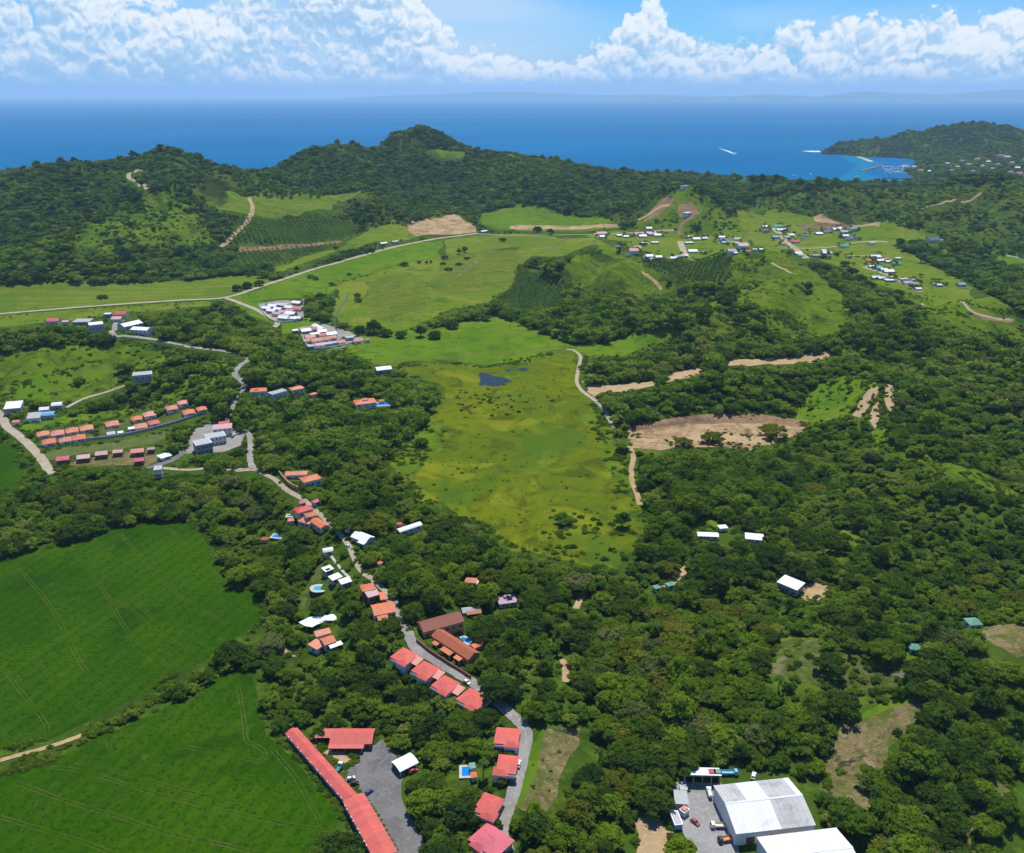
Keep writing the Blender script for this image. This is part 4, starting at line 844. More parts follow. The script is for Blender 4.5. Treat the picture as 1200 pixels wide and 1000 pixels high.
class MB:
    def __init__(s): s.V = []; s.F = []
    def poly(s, *P):
        b = len(s.V); s.V += [tuple(p) for p in P]; s.F.append(tuple(range(b, b + len(P)))); return s
    def box(s, x0, x1, y0, y1, z0, z1):
        b = len(s.V); s.V += [(x0, y0, z0), (x1, y0, z0), (x1, y1, z0), (x0, y1, z0), (x0, y0, z1), (x1, y0, z1), (x1, y1, z1), (x0, y1, z1)]
        s.F += [tuple(b + i for i in f) for f in ((3, 2, 1, 0), (4, 5, 6, 7), (0, 1, 5, 4), (1, 2, 6, 5), (2, 3, 7, 6), (3, 0, 4, 7))]; return s
    def prism(s, prof, y0, y1):                         # (x, z) outline pushed along y
        b = len(s.V); n = len(prof); s.V += [(x, y0, z) for x, z in prof] + [(x, y1, z) for x, z in prof]
        s.F += [tuple(range(b, b + n)), tuple(reversed(range(b + n, b + 2 * n)))] + [(b + (i + 1) % n, b + i, b + n + i, b + n + (i + 1) % n) for i in range(n)]; return s
    def prism_x(s, prof, x0, x1):                       # (y, z) outline pushed along x
        b = len(s.V); n = len(prof); s.V += [(x0, y, z) for y, z in prof] + [(x1, y, z) for y, z in prof]
        s.F += [tuple(reversed(range(b, b + n))), tuple(range(b + n, b + 2 * n))] + [(b + i, b + (i + 1) % n, b + n + (i + 1) % n, b + n + i) for i in range(n)]; return s
    def hip(s, L, W, z, rise, ov=0.5, th=0.22, run=None, cx=0.0, cy=0.0):
        l, w_ = L / 2 + ov, W / 2 + ov; run = min(w_, l * 0.98) if run is None else run; r = max(0.02, l - run)
        b = len(s.V); s.V += [(cx - l, cy - w_, z - th), (cx + l, cy - w_, z - th), (cx + l, cy + w_, z - th), (cx - l, cy + w_, z - th), (cx - l, cy - w_, z), (cx + l, cy - w_, z), (cx + l, cy + w_, z), (cx - l, cy + w_, z), (cx - r, cy, z + rise), (cx + r, cy, z + rise)]
        s.F += [tuple(b + i for i in f) for f in ((3, 2, 1, 0), (0, 1, 5, 4), (1, 2, 6, 5), (2, 3, 7, 6), (3, 0, 4, 7), (4, 5, 9, 8), (6, 7, 8, 9), (5, 6, 9), (7, 4, 8))]; return s
    def gable(s, L, W, z, rise, ov=0.5, th=0.2, x0=None, x1=None, split=0.5):
        w_ = W / 2 + ov; k = w_ * 2; pk = -w_ + k * split; dz = rise * ov / (W / 2)
        a = -L / 2 - ov if x0 is None else x0; b = L / 2 + ov if x1 is None else x1
        return s.prism_x([(-w_, z - dz), (-w_, z - dz - th), (pk, z + rise - th), (w_, z - dz - th), (w_, z - dz), (pk, z + rise)], a, b)
    def shed(s, L, W, z, rise, ov=0.4, th=0.2, cx=0.0, cy=0.0):
        b = len(s.V); l, w_ = L / 2 + ov, W / 2 + ov
        s.V += [(cx - l, cy - w_, z - th), (cx + l, cy - w_, z - th), (cx + l, cy + w_, z + rise - th), (cx - l, cy + w_, z + rise - th), (cx - l, cy - w_, z), (cx + l, cy - w_, z), (cx + l, cy + w_, z + rise), (cx - l, cy + w_, z + rise)]
        s.F += [tuple(b + i for i in f) for f in ((3, 2, 1, 0), (4, 5, 6, 7), (0, 1, 5, 4), (1, 2, 6, 5), (2, 3, 7, 6), (3, 0, 4, 7))]; return s
    def arch(s, L, W, z, rise, ov=0.3, th=0.15, n=10):
        w_ = W / 2 + ov; up = [(-w_ + 2 * w_ * i / n, z + rise * (1 - (1 - 2 * i / n) ** 2)) for i in range(n + 1)]
        return s.prism_x([(y, q - th) for y, q in up] + list(reversed(up)), -L / 2 - ov, L / 2 + ov)
    def disc(s, r, z, n=20, sx=1.0, sy=1.0, wob=0.0):
        b = len(s.V); s.V += [(sx * r * (1 + wob * math.sin(3 * a)) * math.cos(a), sy * r * (1 + wob * math.cos(2 * a)) * math.sin(a), z) for a in [2 * math.pi * k / n for k in range(n)]]
        s.F.append(tuple(range(b, b + n))); return s
    def build(s, name, mat, parent=None):
        return link(name, mesh_from(name, s.V, s.F), parent, MATS[mat])
def hull(P):
    P = sorted(set((round(float(a), 2), round(float(b), 2)) for a, b in P))
    def half(Q):
        h = []
        for p in Q:
            while len(h) > 1 and (h[-1][0] - h[-2][0]) * (p[1] - h[-2][1]) - (h[-1][1] - h[-2][1]) * (p[0] - h[-2][0]) <= 0: h.pop()
            h.append(p)
        return h
    a, b = half(P), half(reversed(P)); return a[:-1] + b[:-1]
def keep_clear(loc, rz, L, W, z0, z1, pad=1.0, front=0.45):
    """note in the mask where this building shows, so that no crown is grown in front of it (the lower wall may hide)"""
    c, s_ = math.cos(rz), math.sin(rz); Q = []
    for dx in (-L / 2 - pad, L / 2 + pad):
        for dy in (-W / 2 - pad, W / 2 + pad):
            for z in (z0 + (z1 - z0) * front, z1): Q.append(project(loc[0] + dx * c - dy * s_, loc[1] + dx * s_ + dy * c, z))
    paint(hull(Q), 1)
WIN, DOOR = {}, {}
def opening(kind, w_, h):
    k = (kind, round(w_, 1), round(h, 1))
    if k not in WIN: WIN[k] = mesh_from(kind, MB().box(-w_ / 2, w_ / 2, -0.05, 0.05, 0, h).V, MB().box(-w_ / 2, w_ / 2, -0.05, 0.05, 0, h).F); WIN[k].materials.append(MATS['glass_dark' if kind == 'window' else 'door_wood'])
    return WIN[k]
def put_opening(kind, parent, x, y, z, w_, h, turn=0.0):
    o = link(kind, opening(kind, w_, h), parent); o.location = (x, y, z); o.rotation_euler.z = turn; return o
def frame_of(p1, p2, zoff):
    """level axis between two photo points at roof height over the ground under their middle"""
    M = ground([(p1[0] + p2[0]) / 2], [(p1[1] + p2[1]) / 2], zoff)[0]
    A, B = [np.array(flat(p[0], p[1], M[2])) for p in (p1, p2)]; d = B - A
    return np.array(((A[0] + B[0]) / 2, (A[1] + B[1]) / 2, M[2])), math.atan2(d[1], d[0]), float(np.hypot(*d))
def house(name, p1, p2, width, label, roof='hip', mat='roof_salmon', wall='wall_white', hw=3.0, rise=None, cat='house', group=None, wins=2, extra=(), ov=0.5, clear=True, solar=False, chimney=False, front=.5):
    """a house whose roof axis runs between two photo points; walls, roof, openings are its parts"""
    rise = width * 0.22 if rise is None else rise
    c, rz, L = frame_of(p1, p2, hw + rise * 0.5); L = max(2.0, L - 2 * ov); w_ = max(1.5, width - 2 * ov)
    # turn so that local -y looks towards the camera
    if math.sin(rz + math.pi / 2) < 0: rz += math.pi
    cs, sn = math.cos(rz), math.sin(rz)
    zs = [float(hgt(c[0] + a * cs - b * sn, c[1] + a * sn + b * cs)) for a in (-L / 2, L / 2, 0) for b in (-w_ / 2, w_ / 2, 0)]
    z = max(np.mean(zs), max(zs) - 1.2)
    o = empty(name, (c[0], c[1], z), rz); tag(o, label, cat, group)
    drop = -(z - min(zs)) - 0.6
    m = MB()
    if roof == 'gable':
        m.prism_x([(-w_ / 2, drop), (w_ / 2, drop), (w_ / 2, hw), (0, hw + rise - .25), (-w_ / 2, hw)], -L / 2, L / 2)
    else: m.box(-L / 2, L / 2, -w_ / 2, w_ / 2, drop, hw - 0.02)
    m.build('wall', wall, o)
    r = MB()
    if roof == 'hip': r.hip(L, w_, hw + .2, rise, ov)
    elif roof == 'gable': r.gable(L, w_, hw + .05, rise, ov)
    elif roof == 'shed': r.shed(L, w_, hw + .2, rise, ov)
    elif roof == 'arch': r.arch(L, w_, hw + .1, rise, ov)
    else: r.box(-L / 2 - .15, L / 2 + .15, -w_ / 2 - .15, w_ / 2 + .15, hw, hw + .35)
    ro = r.build('roof', mat, o)
    if roof == 'flat': MB().box(-L / 2 + .3, L / 2 - .3, -w_ / 2 + .3, w_ / 2 - .3, hw + .351, hw + .40).build('roof_deck', 'roof_white' if mat != 'roof_white' else 'roof_grey', ro)
    if roof in ('hip',) and L > 4: MB().prism_x([(-.16, 0), (.16, 0), (0, .16)], -max(.3, L / 2 - w_ / 2), max(.3, L / 2 - w_ / 2)).build('ridge_cap', mat, ro).location = (0, 0, hw + .2 + rise - .06)
    for k in range(wins):
        x = -L / 2 + L * (k + .5) / max(1, wins)
        put_opening('window', o, x, -w_ / 2 - .03, min(1.0, hw * .35), min(1.8, L / max(1, wins) * .45), 1.3)
        if hw > 5: put_opening('window', o, x, -w_ / 2 - .03, hw * .5 + 1.0, min(1.8, L / max(1, wins) * .45), 1.3)
    if wins:
        put_opening('door', o, -L / 2 + L * .5 / max(1, wins) + min(2.2, L * .22), -w_ / 2 - .04, 0.0, 1.0, 2.1)
        put_opening('window', o, L / 2 + .03, 0, 1.0, min(1.6, w_ * .3), 1.3, math.pi / 2); put_opening('window', o, -L / 2 - .03, 0, 1.0, min(1.6, w_ * .3), 1.3, math.pi / 2)
    for e in extra: annex(o, L, w_, hw, drop, *e)
    if solar: MB().box(-1.6, 1.6, -1.0, 1.0, 0, .08).build('solar_panel', 'solar', ro).location = (-L * .1, -w_ * .22, hw + rise * .7)
    if chimney: MB().box(-.35, .35, -.35, .35, 0, 1.6).build('chimney', wall, ro).location = (L * .2, w_ * .15, hw + rise * .5)
    if clear: keep_clear((c[0], c[1]), rz, L, w_, z, z + hw + rise, 1.0, front)
    return o
def annex(o, L, w_, hw, drop, kind, cx, cy, l, ww, h, mat, wall='wall_white', rise=0.7):
    """wing or awning of a house: centre in its frame (metres), size, eave height"""
    if kind == 'awning':
        MB().shed(l, ww, h, rise, .15, .12, cx, cy).build('awning', mat, o)
        for sx in (-1, 1): MB().box(cx + sx * l * .45 - .1, cx + sx * l * .45 + .1, cy - ww * .42 - .1, cy - ww * .42 + .1, drop, h - .1).build('post', 'trim_white', o)
    elif kind == 'wing':
        MB().box(cx - l / 2, cx + l / 2, cy - ww / 2, cy + ww / 2, drop, h - .05).build('wing_wall', wall, o)
        MB().hip(l, ww, h + .1, rise, .45, cx=cx, cy=cy).build('wing_roof', mat, o)
    elif kind == 'flat':
        MB().box(cx - l / 2, cx + l / 2, cy - ww / 2, cy + ww / 2, drop, h).build('wing_wall', wall, o); MB().box(cx - l / 2 - .2, cx + l / 2 + .2, cy - ww / 2 - .2, cy + ww / 2 + .2, h, h + .3).build('wing_roof', mat, o)
    elif kind == 'balcony':
        MB().box(cx - l / 2, cx + l / 2, cy - ww / 2, cy + ww / 2, h - .15, h).build('balcony', wall, o); MB().box(cx - l / 2, cx + l / 2, cy - ww / 2 - .02, cy - ww / 2 + .08, h, h + .95).build('railing', mat, o)
def swimming_pool(p, rx, ry, label, mat='pool', rz=0.0, round_=False, deck=1.4, off=0.35):
    g_ = ground([p[0]], [p[1]])[0]; z = float(hgt(g_[0], g_[1])) + off
    o = empty('swimming_pool', (g_[0], g_[1], z), rz); tag(o, label, 'pool')
    if round_:
        MB().disc(1, 0.0, 24, rx + deck, ry + deck, .08).build('pool_deck', 'deck', o); MB().disc(1, .02, 24, rx, ry, .10).build('water', mat, o)
    else:
        m = MB(); x, y, d = rx, ry, deck
        m.box(-x - d, x + d, -y - d, -y, -.6, .12).box(-x - d, x + d, y, y + d, -.6, .12).box(-x - d, -x, -y, y, -.6, .12).box(x, x + d, -y, y, -.6, .12)
        m.build('pool_deck', 'deck', o); MB().poly((-x, -y, .02), (x, -y, .02), (x, y, .02), (-x, y, .02)).build('water', mat, o)
        MB().box(x - .5, x - .44, y - .2, y + .5, .1, .9).build('ladder', 'chrome', o)
    keep_clear(g_, rz, rx * 2, ry * 2, z, z + .3, deck + 1.8, 0); return o
def wall_line(name, px, h, th, mat, label, off=0.0):
    W = smooth_line(ground([p[0] for p in px], [p[1] for p in px])[:, :2], 5); m = MB()
    for (A, B, C, D) in ribbon(W, th):
        zs = [float(hgt(*p)) for p in (A, B, C, D)]
        b = len(m.V); m.V += [(p[0], p[1], z - 1.5) for p, z in zip((A, B, C, D), zs)] + [(p[0], p[1], z + h) for p, z in zip((A, B, C, D), zs)]
        m.F += [tuple(b + i for i in f) for f in ((4, 5, 6, 7), (0, 1, 5, 4), (1, 2, 6, 5), (2, 3, 7, 6), (3, 0, 4, 7))]
    o = m.build(name, mat); tag(o, label, 'wall'); paint_line(px, 3, 1); return o
# ------------------------------------------------------------------ villas with salmon roofs along the village road
VG = 'salmon-roofed villas along the village road'
def villa(p1, p2, width, label, mat='roof_salmon', pale=None, wing=1):
    width *= 1.14; a, b = np.array(p1), np.array(p2); p1, p2 = tuple(a - (b - a) * .07), tuple(b + (b - a) * .07)
    ex = [('wing', wing * 2.4, -width * .40, 6.4, 4.6, 3.4, mat, 'wall_white', 1.4), ('balcony', -wing * 3.0, -width * .5 - .5, 4.5, 1.6, 3.0, 'trim_white', 'wall_white')]
    if pale: ex.append(('awning', pale[0], pale[1], 5.2, 6.0, 3.3, 'roof_salmon_pale', 'wall_white', .9))
    return house('villa', p1, p2, width, label, 'hip', mat, 'wall_white', 3.7, 1.9, 'villa', VG, 3, ex, ov=.8, front=.8)
villa((466, 764), (483, 772), 9.5, 'salmon hip-roofed villa with pale carport, first of the row opposite the terracotta lodge', pale=(7.6, .8))
villa((490, 779.5), (508, 788), 9.5, 'salmon hip-roofed villa with pale carport, second of the row below the terracotta lodge', pale=(7.6, .8))
villa((514, 797), (531, 806), 9.5, 'salmon hip-roofed villa with pale carport, third of the row, beside the parked white car', pale=(7.6, .8))
villa((544, 813), (566, 825), 10.0, 'salmon hip-roofed villa without a carport at the low end of the row of four')
villa((582, 860), (607, 862), 9.8, 'salmon hip-roofed villa at the bend of the concrete road by the grass bank', wing=1)
villa((584, 893), (605, 895), 10.2, 'salmon hip-roofed villa beside the rectangular blue pool and the concrete road', wing=-1)
villa((562, 938), (584, 946), 10.4, 'salmon hip-roofed villa with dark shadow side, second from the foot of the road', wing=1)
villa((562, 973), (590, 993), 11.0, 'rose-pink hip-roofed villa at the foot of the concrete road', 'roof_pink', wing=-1)
# lodge with terracotta roofs
house('lodge', (492, 735), (540, 722), 11.5, 'long brown tiled lodge block on the upper side of the terracotta lodge', 'gable', 'roof_brown', 'wall_orange', 4.5, 2.4, 'lodge', 'terracotta lodge', 6)
house('lodge', (512, 740), (556, 768), 9.0, 'long rust-red tiled lodge wing with three small porch roofs above the road', 'gable', 'roof_rust', 'wall_orange', 4.8, 2.2, 'lodge', 'terracotta lodge', 6,
      [('awning', -10.0, -5.6, 4.0, 3.2, 3.2, 'roof_orange', 'wall_orange', .6), ('awning', 0.0, -6.2, 8.0, 3.4, 3.2, 'roof_orange', 'wall_orange', .6), ('awning', 9.0, -5.8, 4.6, 3.2, 3.2, 'roof_orange', 'wall_orange', .6)])
house('pool_bar', (553, 758), (565, 752), 4.6, 'small curved orange pool bar roof beside the lodge pool', 'arch', 'roof_orange', 'wall_orange', 2.6, .8, 'pavilion', wins=0)
swimming_pool((546, 751), 3.4, 1.9, 'deep blue pool behind the rust-red lodge wing', rz=-.5)
wall_line('retaining_wall', [(488, 752), (504, 765), (530, 782), (552, 796)], 2.2, .5, 'wall_brick', 'dark brick retaining wall along the lodge side of the road')
house('cottage', (583, 704), (605, 701), 8.5, 'dusty pink metal-roofed cottage alone in the wood above the lodge', 'shed', 'roof_lilac', 'wall_white', 3, .8, wins=2)
house('cottage', (545, 679), (559, 680), 6.5, 'small orange-roofed cottage with a white porch deep in the wood', 'hip', 'roof_peach', 'wall_white', 3, 1.4, wins=2, extra=[('awning', 3.6, -1.2, 2.8, 4, 2.6, 'roof_white', 'wall_white', .3)])
house('cottage', (541, 715), (563, 712), 6.0, 'grey-roofed cottage with a rust front slope just above the brown lodge block', 'gable', 'roof_grey', 'wall_cream', 3, 1.2, wins=2, extra=[('awning', 1, -4.0, 9, 2.6, 2.8, 'roof_rust', 'wall_cream', .8)])
# houses higher up the road
house('house', (334, 554), (360, 553), 8.0, 'terracotta house behind the curved orange garden wall', 'hip', 'roof_peach', 'wall_white', 4, 1.6, wins=3)
house('house', (353, 562), (374, 557), 10.5, 'broad terracotta house with a white side wall, by the curved garden wall', 'hip', 'roof_orange', 'wall_white', 4.5, 2.0, wins=3)
swimming_pool((340, 559), 2.6, 1.6, 'small blue pool between the terracotta roofs and the curved garden wall')
wall_line('garden_wall', [(326, 554), (332, 562), (340, 570), (350, 575)], 3.2, .7, 'wall_orange', 'curved orange garden wall beside the road bend')
house('house', (346, 599), (365, 594), 9.0, 'red tiled house at the upper end of the roadside cluster', 'hip', 'roof_red', 'wall_cream', 4, 1.8, wins=2)
house('house', (357, 604), (371, 601), 7.0, 'orange tiled tower house in the middle of the roadside cluster', 'hip', 'roof_orange', 'wall_cream', 6, 1.6, wins=2)
house('house', (352, 609), (366, 613), 6.5, 'low orange house on the garden side of the roadside cluster', 'hip', 'roof_peach', 'wall_cream', 3.5, 1.2, wins=2)
house('house', (368, 608), (381, 617), 7.0, 'orange tiled house at the lower end of the roadside cluster', 'gable', 'roof_orange', 'wall_cream', 4, 1.4, wins=2)
house('gazebo', (337, 609), (345, 608), 5.0, 'small orange gazebo next to the roadside cluster', 'hip', 'roof_peach', 'wall_cream', 2.6, 1.2, 'gazebo', wins=0)
house('gatehouse', (350, 589), (358, 587), 4.5, 'dusty pink gatehouse roof above the red tiled house', 'hip', 'roof_pink', 'wall_cream', 3, 1.0, 'gatehouse', wins=1)
house('gatehouse', (366, 588), (375, 585), 5.0, 'pink-roofed gatehouse across the road from the roadside cluster', 'hip', 'roof_pink', 'wall_cream', 3, 1.0, 'gatehouse', wins=1)
swimming_pool((340, 605), 1.8, 1.3, 'little blue pool beside the red tiled house of the roadside cluster')
swimming_pool((325, 629), 3.2, 2.2, 'blue pool on a pale deck next to the small red pavilion', rz=-.2)
house('pavilion', (306, 631), (314, 631), 4.5, 'small red-roofed pool pavilion at the edge of the wood', 'hip', 'roof_red', 'wall_cream', 2.6, 1.0, 'pavilion', wins=0)
house('house', (416, 624), (434, 631), 9.5, 'white metal-roofed house with a dormer beside the village road', 'gable', 'roof_white', 'wall_grey', 5, 1.8, wins=3, extra=[('awning', 4.5, -5.2, 6, 3.2, 4.4, 'roof_white', 'wall_grey', .7)])
house('house', (466, 624), (493, 615), 6.0, 'long white arched roof alone in the wood east of the road', 'arch', 'roof_white', 'wall_white', 3, 1.3, wins=3)
house('hut', (403, 619), (410, 618), 4.0, 'tiny red-roofed hut across the road from the white gabled house', 'hip', 'roof_red', 'wall_white', 2.6, .9, 'hut', wins=0)
house('hut', (465, 613), (471, 613), 4.0, 'tiny red-roofed hut beside the long white arched roof', 'hip', 'roof_red', 'wall_white', 2.6, .9, 'hut', wins=0)
house('hut', (443, 658), (447, 660), 3.6, 'tiny orange-roofed hut in the wood below the white gabled house', 'hip', 'roof_orange', 'wall_white', 2.6, .9, 'hut', wins=0)
CG = 'white cabins along the garden path'
house('cabin', (378, 645), (390, 643), 5.6, 'white round-roofed cabin at the head of the garden path', 'arch', 'roof_white', 'wall_white', 3, 1.4, 'cabin', CG, 1)
house('cabin', (379, 669), (389, 665), 5.4, 'white-roofed cabin with a blue panel, uppermost of the three in step', 'shed', 'roof_white', 'wall_grey', 3, .7, 'cabin', CG, 2, solar=True)
house('cabin', (387, 679), (399, 674), 5.6, 'white-roofed cabin in the middle of the three in step', 'shed', 'roof_white', 'wall_grey', 3, .7, 'cabin', CG, 2)
house('cabin', (398, 684), (411, 680), 5.6, 'white-roofed cabin nearest the orange-roofed guesthouse', 'shed', 'roof_white', 'wall_grey', 3, .7, 'cabin', CG, 2)
swimming_pool((374, 690), 3.6, 3.0, 'round turquoise pool with a pale rim below the white cabins', 'pool_turquoise', round_=True, deck=2.4)
house('guesthouse', (423, 689), (439, 686), 8.0, 'orange-roofed guesthouse front at the upper end beside the road', 'hip', 'roof_orange', 'wall_brick', 5, 1.2, 'guesthouse', wins=2)
house('guesthouse', (429, 697), (443, 693), 7.0, 'pale pink flat-sloped roof between the two orange guesthouse roofs', 'shed', 'roof_pink_pale', 'wall_brick', 4.2, .8, 'guesthouse', wins=2)
house('annex', (445, 699), (452, 698), 8.0, 'small deep-orange annex roof beside the road', 'shed', 'roof_orange', 'wall_brick', 4, .6, 'annex', wins=0)
house('guesthouse', (436, 714), (462, 709), 12.0, 'largest orange-roofed guesthouse where the road bends towards the lodge', 'gable', 'roof_orange', 'wall_cream', 4.5, 1.8, 'guesthouse', wins=4, extra=[('awning', -2, -8.0, 6, 3.6, 3.2, 'roof_orange', 'wall_cream', .8)])
# torn white shade cloth over a nursery
def shade_cloth():
    px = [(350, 731), (362, 725), (376, 720), (392, 714), (399, 714), (402, 719), (390, 724), (380, 727), (372, 732), (366, 737), (358, 735)]
    W = ground([p[0] for p in px], [p[1] for p in px], 3.0); c = W.mean(0); zg = float(hgt(c[0], c[1]))
    o = empty('shade_cloth', (c[0], c[1], zg)); tag(o, 'torn white shade cloth stretched over a nursery in the wood', 'shade cloth')
    m = MB(); V2 = [(p[0] - c[0], p[1] - c[1]) for p in W]; n = len(V2); r = np.random.default_rng(5)
    rings = [[(x * k, y * k, 2.8 + .5 * r.uniform(-1, 1) * (k > .2)) for x, y in V2] for k in (1.0, .66, .33)]
    b = 0
    for ring in rings: m.V += ring
    for a in range(2):
        for i in range(n): m.F.append((a * n + i, a * n + (i + 1) % n, (a + 1) * n + (i + 1) % n, (a + 1) * n + i))
    m.F.append(tuple(range(2 * n, 3 * n))); m.build('cloth', 'tarp_white', o)
    for i in range(0, n, 2): MB().box(V2[i][0] * .95 - .06, V2[i][0] * .95 + .06, V2[i][1] * .95 - .06, V2[i][1] * .95 + .06, -1, 2.7).build('pole', 'trim_white', o)
    paint(px, 1)
shade_cloth()
house('house', (369, 744), (387, 739), 5.0, 'narrow orange roof at the back of the three-roofed house below the shade cloth', 'shed', 'roof_peach', 'wall_white', 4, .8, wins=1)
house('house', (377, 751), (391, 746), 7.5, 'bright orange middle roof with a white awning, of the house below the shade cloth', 'gable', 'roof_orange', 'wall_white', 4.5, 1.3, wins=2, extra=[('awning', 2.5, -5.2, 7.5, 3.2, 3.2, 'roof_white', 'wall_white', .5)])
house('house', (366, 759), (376, 752), 7.5, 'patchy faded orange roof at the low end of the house below the shade cloth', 'shed', 'roof_peach', 'wall_white', 3.6, .8, wins=1)
# ------------------------------------------------------------------ stables, hall and carport round the car park
def long_block(p1, p2, width, hw, n, label, mat):
    c, rz, L = frame_of(p1, p2, hw + .5); z = float(hgt(c[0], c[1]))
    o = empty('stable_block', (c[0], c[1], z), rz); tag(o, label, 'stable', 'long red-roofed stable blocks beside the rice field')
    MB().prism_x([(-width / 2 + .4, -1.5), (width / 2 - .4, -1.5), (width / 2 - .4, hw), (0, hw + .9), (-width / 2 + .4, hw)], -L / 2 + .2, L / 2 - .2).build('wall', 'wall_blue', o)
    st = L / n
    for k in range(n):
        a = -L / 2 + k * st
        MB().gable(L, width - .8, hw + .05 + .012 * (k % 3), 1.15, .45, .18, a + .02, a + st - .02).build('roof_panel', mat if k % 4 != 2 else 'roof_salmon_b', o)
        for sy in (-1, 1): put_opening('window', o, a + st / 2, sy * (width / 2 - .37), 1.1, min(1.6, st * .4), 1.0)
        MB().box(a + .1, a + .6, -width / 2 - .25, -width / 2 + .2, hw - .5, hw + .15).build('eave_bracket', 'trim_white' if k % 3 else 'wall_brick', o)
    keep_clear((c[0], c[1]), rz, L, width, z, z + hw + 1.2); return o
paintmat('roof_salmon_b', (0.60, 0.12, 0.10), band=(0, 0.9, 0.22), stain=0.6)
long_block((341, 855), (411, 934), 6.6, 3.4, 18, 'narrow upper half of the long red roof beside the rice field', 'roof_salmon')
long_block((414, 933), (453, 1003), 10.0, 4.2, 15, 'wider lower half of the long red roof beside the car park', 'roof_salmon')
house('restaurant', (388, 861), (438, 861), 11.0, 'red metal-roofed hall with stepped roof facing the car park', 'gable', 'roof_salmon', 'wall_brick', 4.0, 1.6, 'hall', wins=5,
      extra=[('awning', -14.5, 2.0, 8, 5.4, 3.6, 'roof_salmon', 'wall_brick', .8), ('awning', -2.0, -6.6, 17, 2.6, 3.4, 'roof_salmon', 'wall_brick', .5)])
def carport():
    c, rz, L = frame_of((465, 898), (484, 888), 3.6); L, W = 10.0, 8.0; rz = math.atan2(*(np.array(ground([480], [884], 3.6)[0] - ground([461], [894], 3.6)[0])[[1, 0]]))
    z = float(hgt(c[0], c[1])); o = empty('carport', (c[0], c[1], z), rz); tag(o, 'white barrel-roofed carport with open sides on the car park', 'carport')
    MB().arch(L, W, 3.4, .9, .2).build('roof', 'roof_white', o)
    for x in (-1, 0, 1):
        for y in (-1, 1): MB().box(x * L * .46 - .12, x * L * .46 + .12, y * W * .46 - .12, y * W * .46 + .12, -.5, 3.5).build('post', 'trim_white', o)
        MB().box(x * L * .46 - .08, x * L * .46 + .08, -W * .47, W * .47, 3.2, 3.4).build('truss', 'trim_white', o)
    MB().box(-L / 2, L / 2, W * .47, W * .47 + .1, 0, 3.3).build('back_wall', 'wall_grey', o)
    keep_clear((c[0], c[1]), rz, L, W, z, z + 4)
carport()
swimming_pool((546, 905), 1.9, 2.9, 'rectangular blue pool with pale deck among trees beside the villas', rz=.05, deck=1.2)
house('pool_hut', (550, 898), (557, 897), 3.4, 'pale teal lean-to roof at the head of the rectangular pool', 'shed', 'roof_teal', 'wall_white', 2.4, .3, 'pool hut', wins=0)
house('pool_hut', (552, 908), (558, 907), 3.6, 'small orange-roofed pool hut beside the rectangular pool', 'hip', 'roof_orange', 'wall_white', 2.4, .8, 'pool hut', wins=0)
# ------------------------------------------------------------------ warehouses and sheds
def warehouse(q, hw, rise, label, patches, split=.5):
    """q: photo corners of the roof: back left, back right, front right, front left (eave height)"""
    W = ground([p[0] for p in q], [p[1] for p in q], hw); c = W.mean(0); d = (W[1] - W[0]) + (W[2] - W[3]); rz = math.atan2(d[1], d[0])
    L = (np.hypot(*(W[1] - W[0])[:2]) + np.hypot(*(W[2] - W[3])[:2])) / 2; w_ = (np.hypot(*(W[3] - W[0])[:2]) + np.hypot(*(W[2] - W[1])[:2])) / 2
    z = float(hgt(c[0], c[1])); o = empty('warehouse', (c[0], c[1], z), rz); tag(o, label, 'warehouse', 'white metal warehouses at the concrete yard')
    MB().prism_x([(-w_ / 2 + .3, -2), (w_ / 2 - .3, -2), (w_ / 2 - .3, hw), (0, hw + rise - .3), (-w_ / 2 + .3, hw)], -L / 2 + .3, L / 2 - .3).build('wall', 'wall_white', o)
    n = 14; st = L / n
    for k in range(n):
        for sd_ in (-1, 1):
            a = -L / 2 + k * st; m = MB(); y = sd_ * (w_ / 2 + .4)
            P_ = [(y, hw - .08), (0, hw + rise), (0, hw + rise - .14), (y, hw - .22)]
            if sd_ < 0: P_ = P_[::-1]
            m.prism_x(P_[::-1], a + .03, a + st - .03)
            m.build('roof_panel', 'roof_metal_worn' if (sd_, k) in patches else 'roof_metal', o)
    MB().prism_x([(-.5, hw + rise - .02), (.5, hw + rise - .02), (0, hw + rise + .16)], -L / 2, L / 2).build('ridge_cap', 'roof_white', o)
    for k in range(3): put_opening('door', o, -L / 2 + L * (.2 + .3 * k), -w_ / 2 + .26, 0, 3.6, 4.0)
    keep_clear((c[0], c[1]), rz, L, w_, z, z + hw + rise, .5, .1); return o
warehouse([(837, 921), (925, 912), (955, 966), (861, 977)], 7.5, 3.2, 'large white metal warehouse with streaked roof beside the concrete yard', {(1, k) for k in (0, 1, 2, 3, 8, 9, 10, 11, 12)} | {(-1, k) for k in (8, 9, 10, 11, 12, 13)})
warehouse([(889, 982), (985, 970), (1012, 1030), (915, 1042)], 7.0, 3.0, 'second white metal warehouse cut by the lower edge of the view', {(-1, 5)})
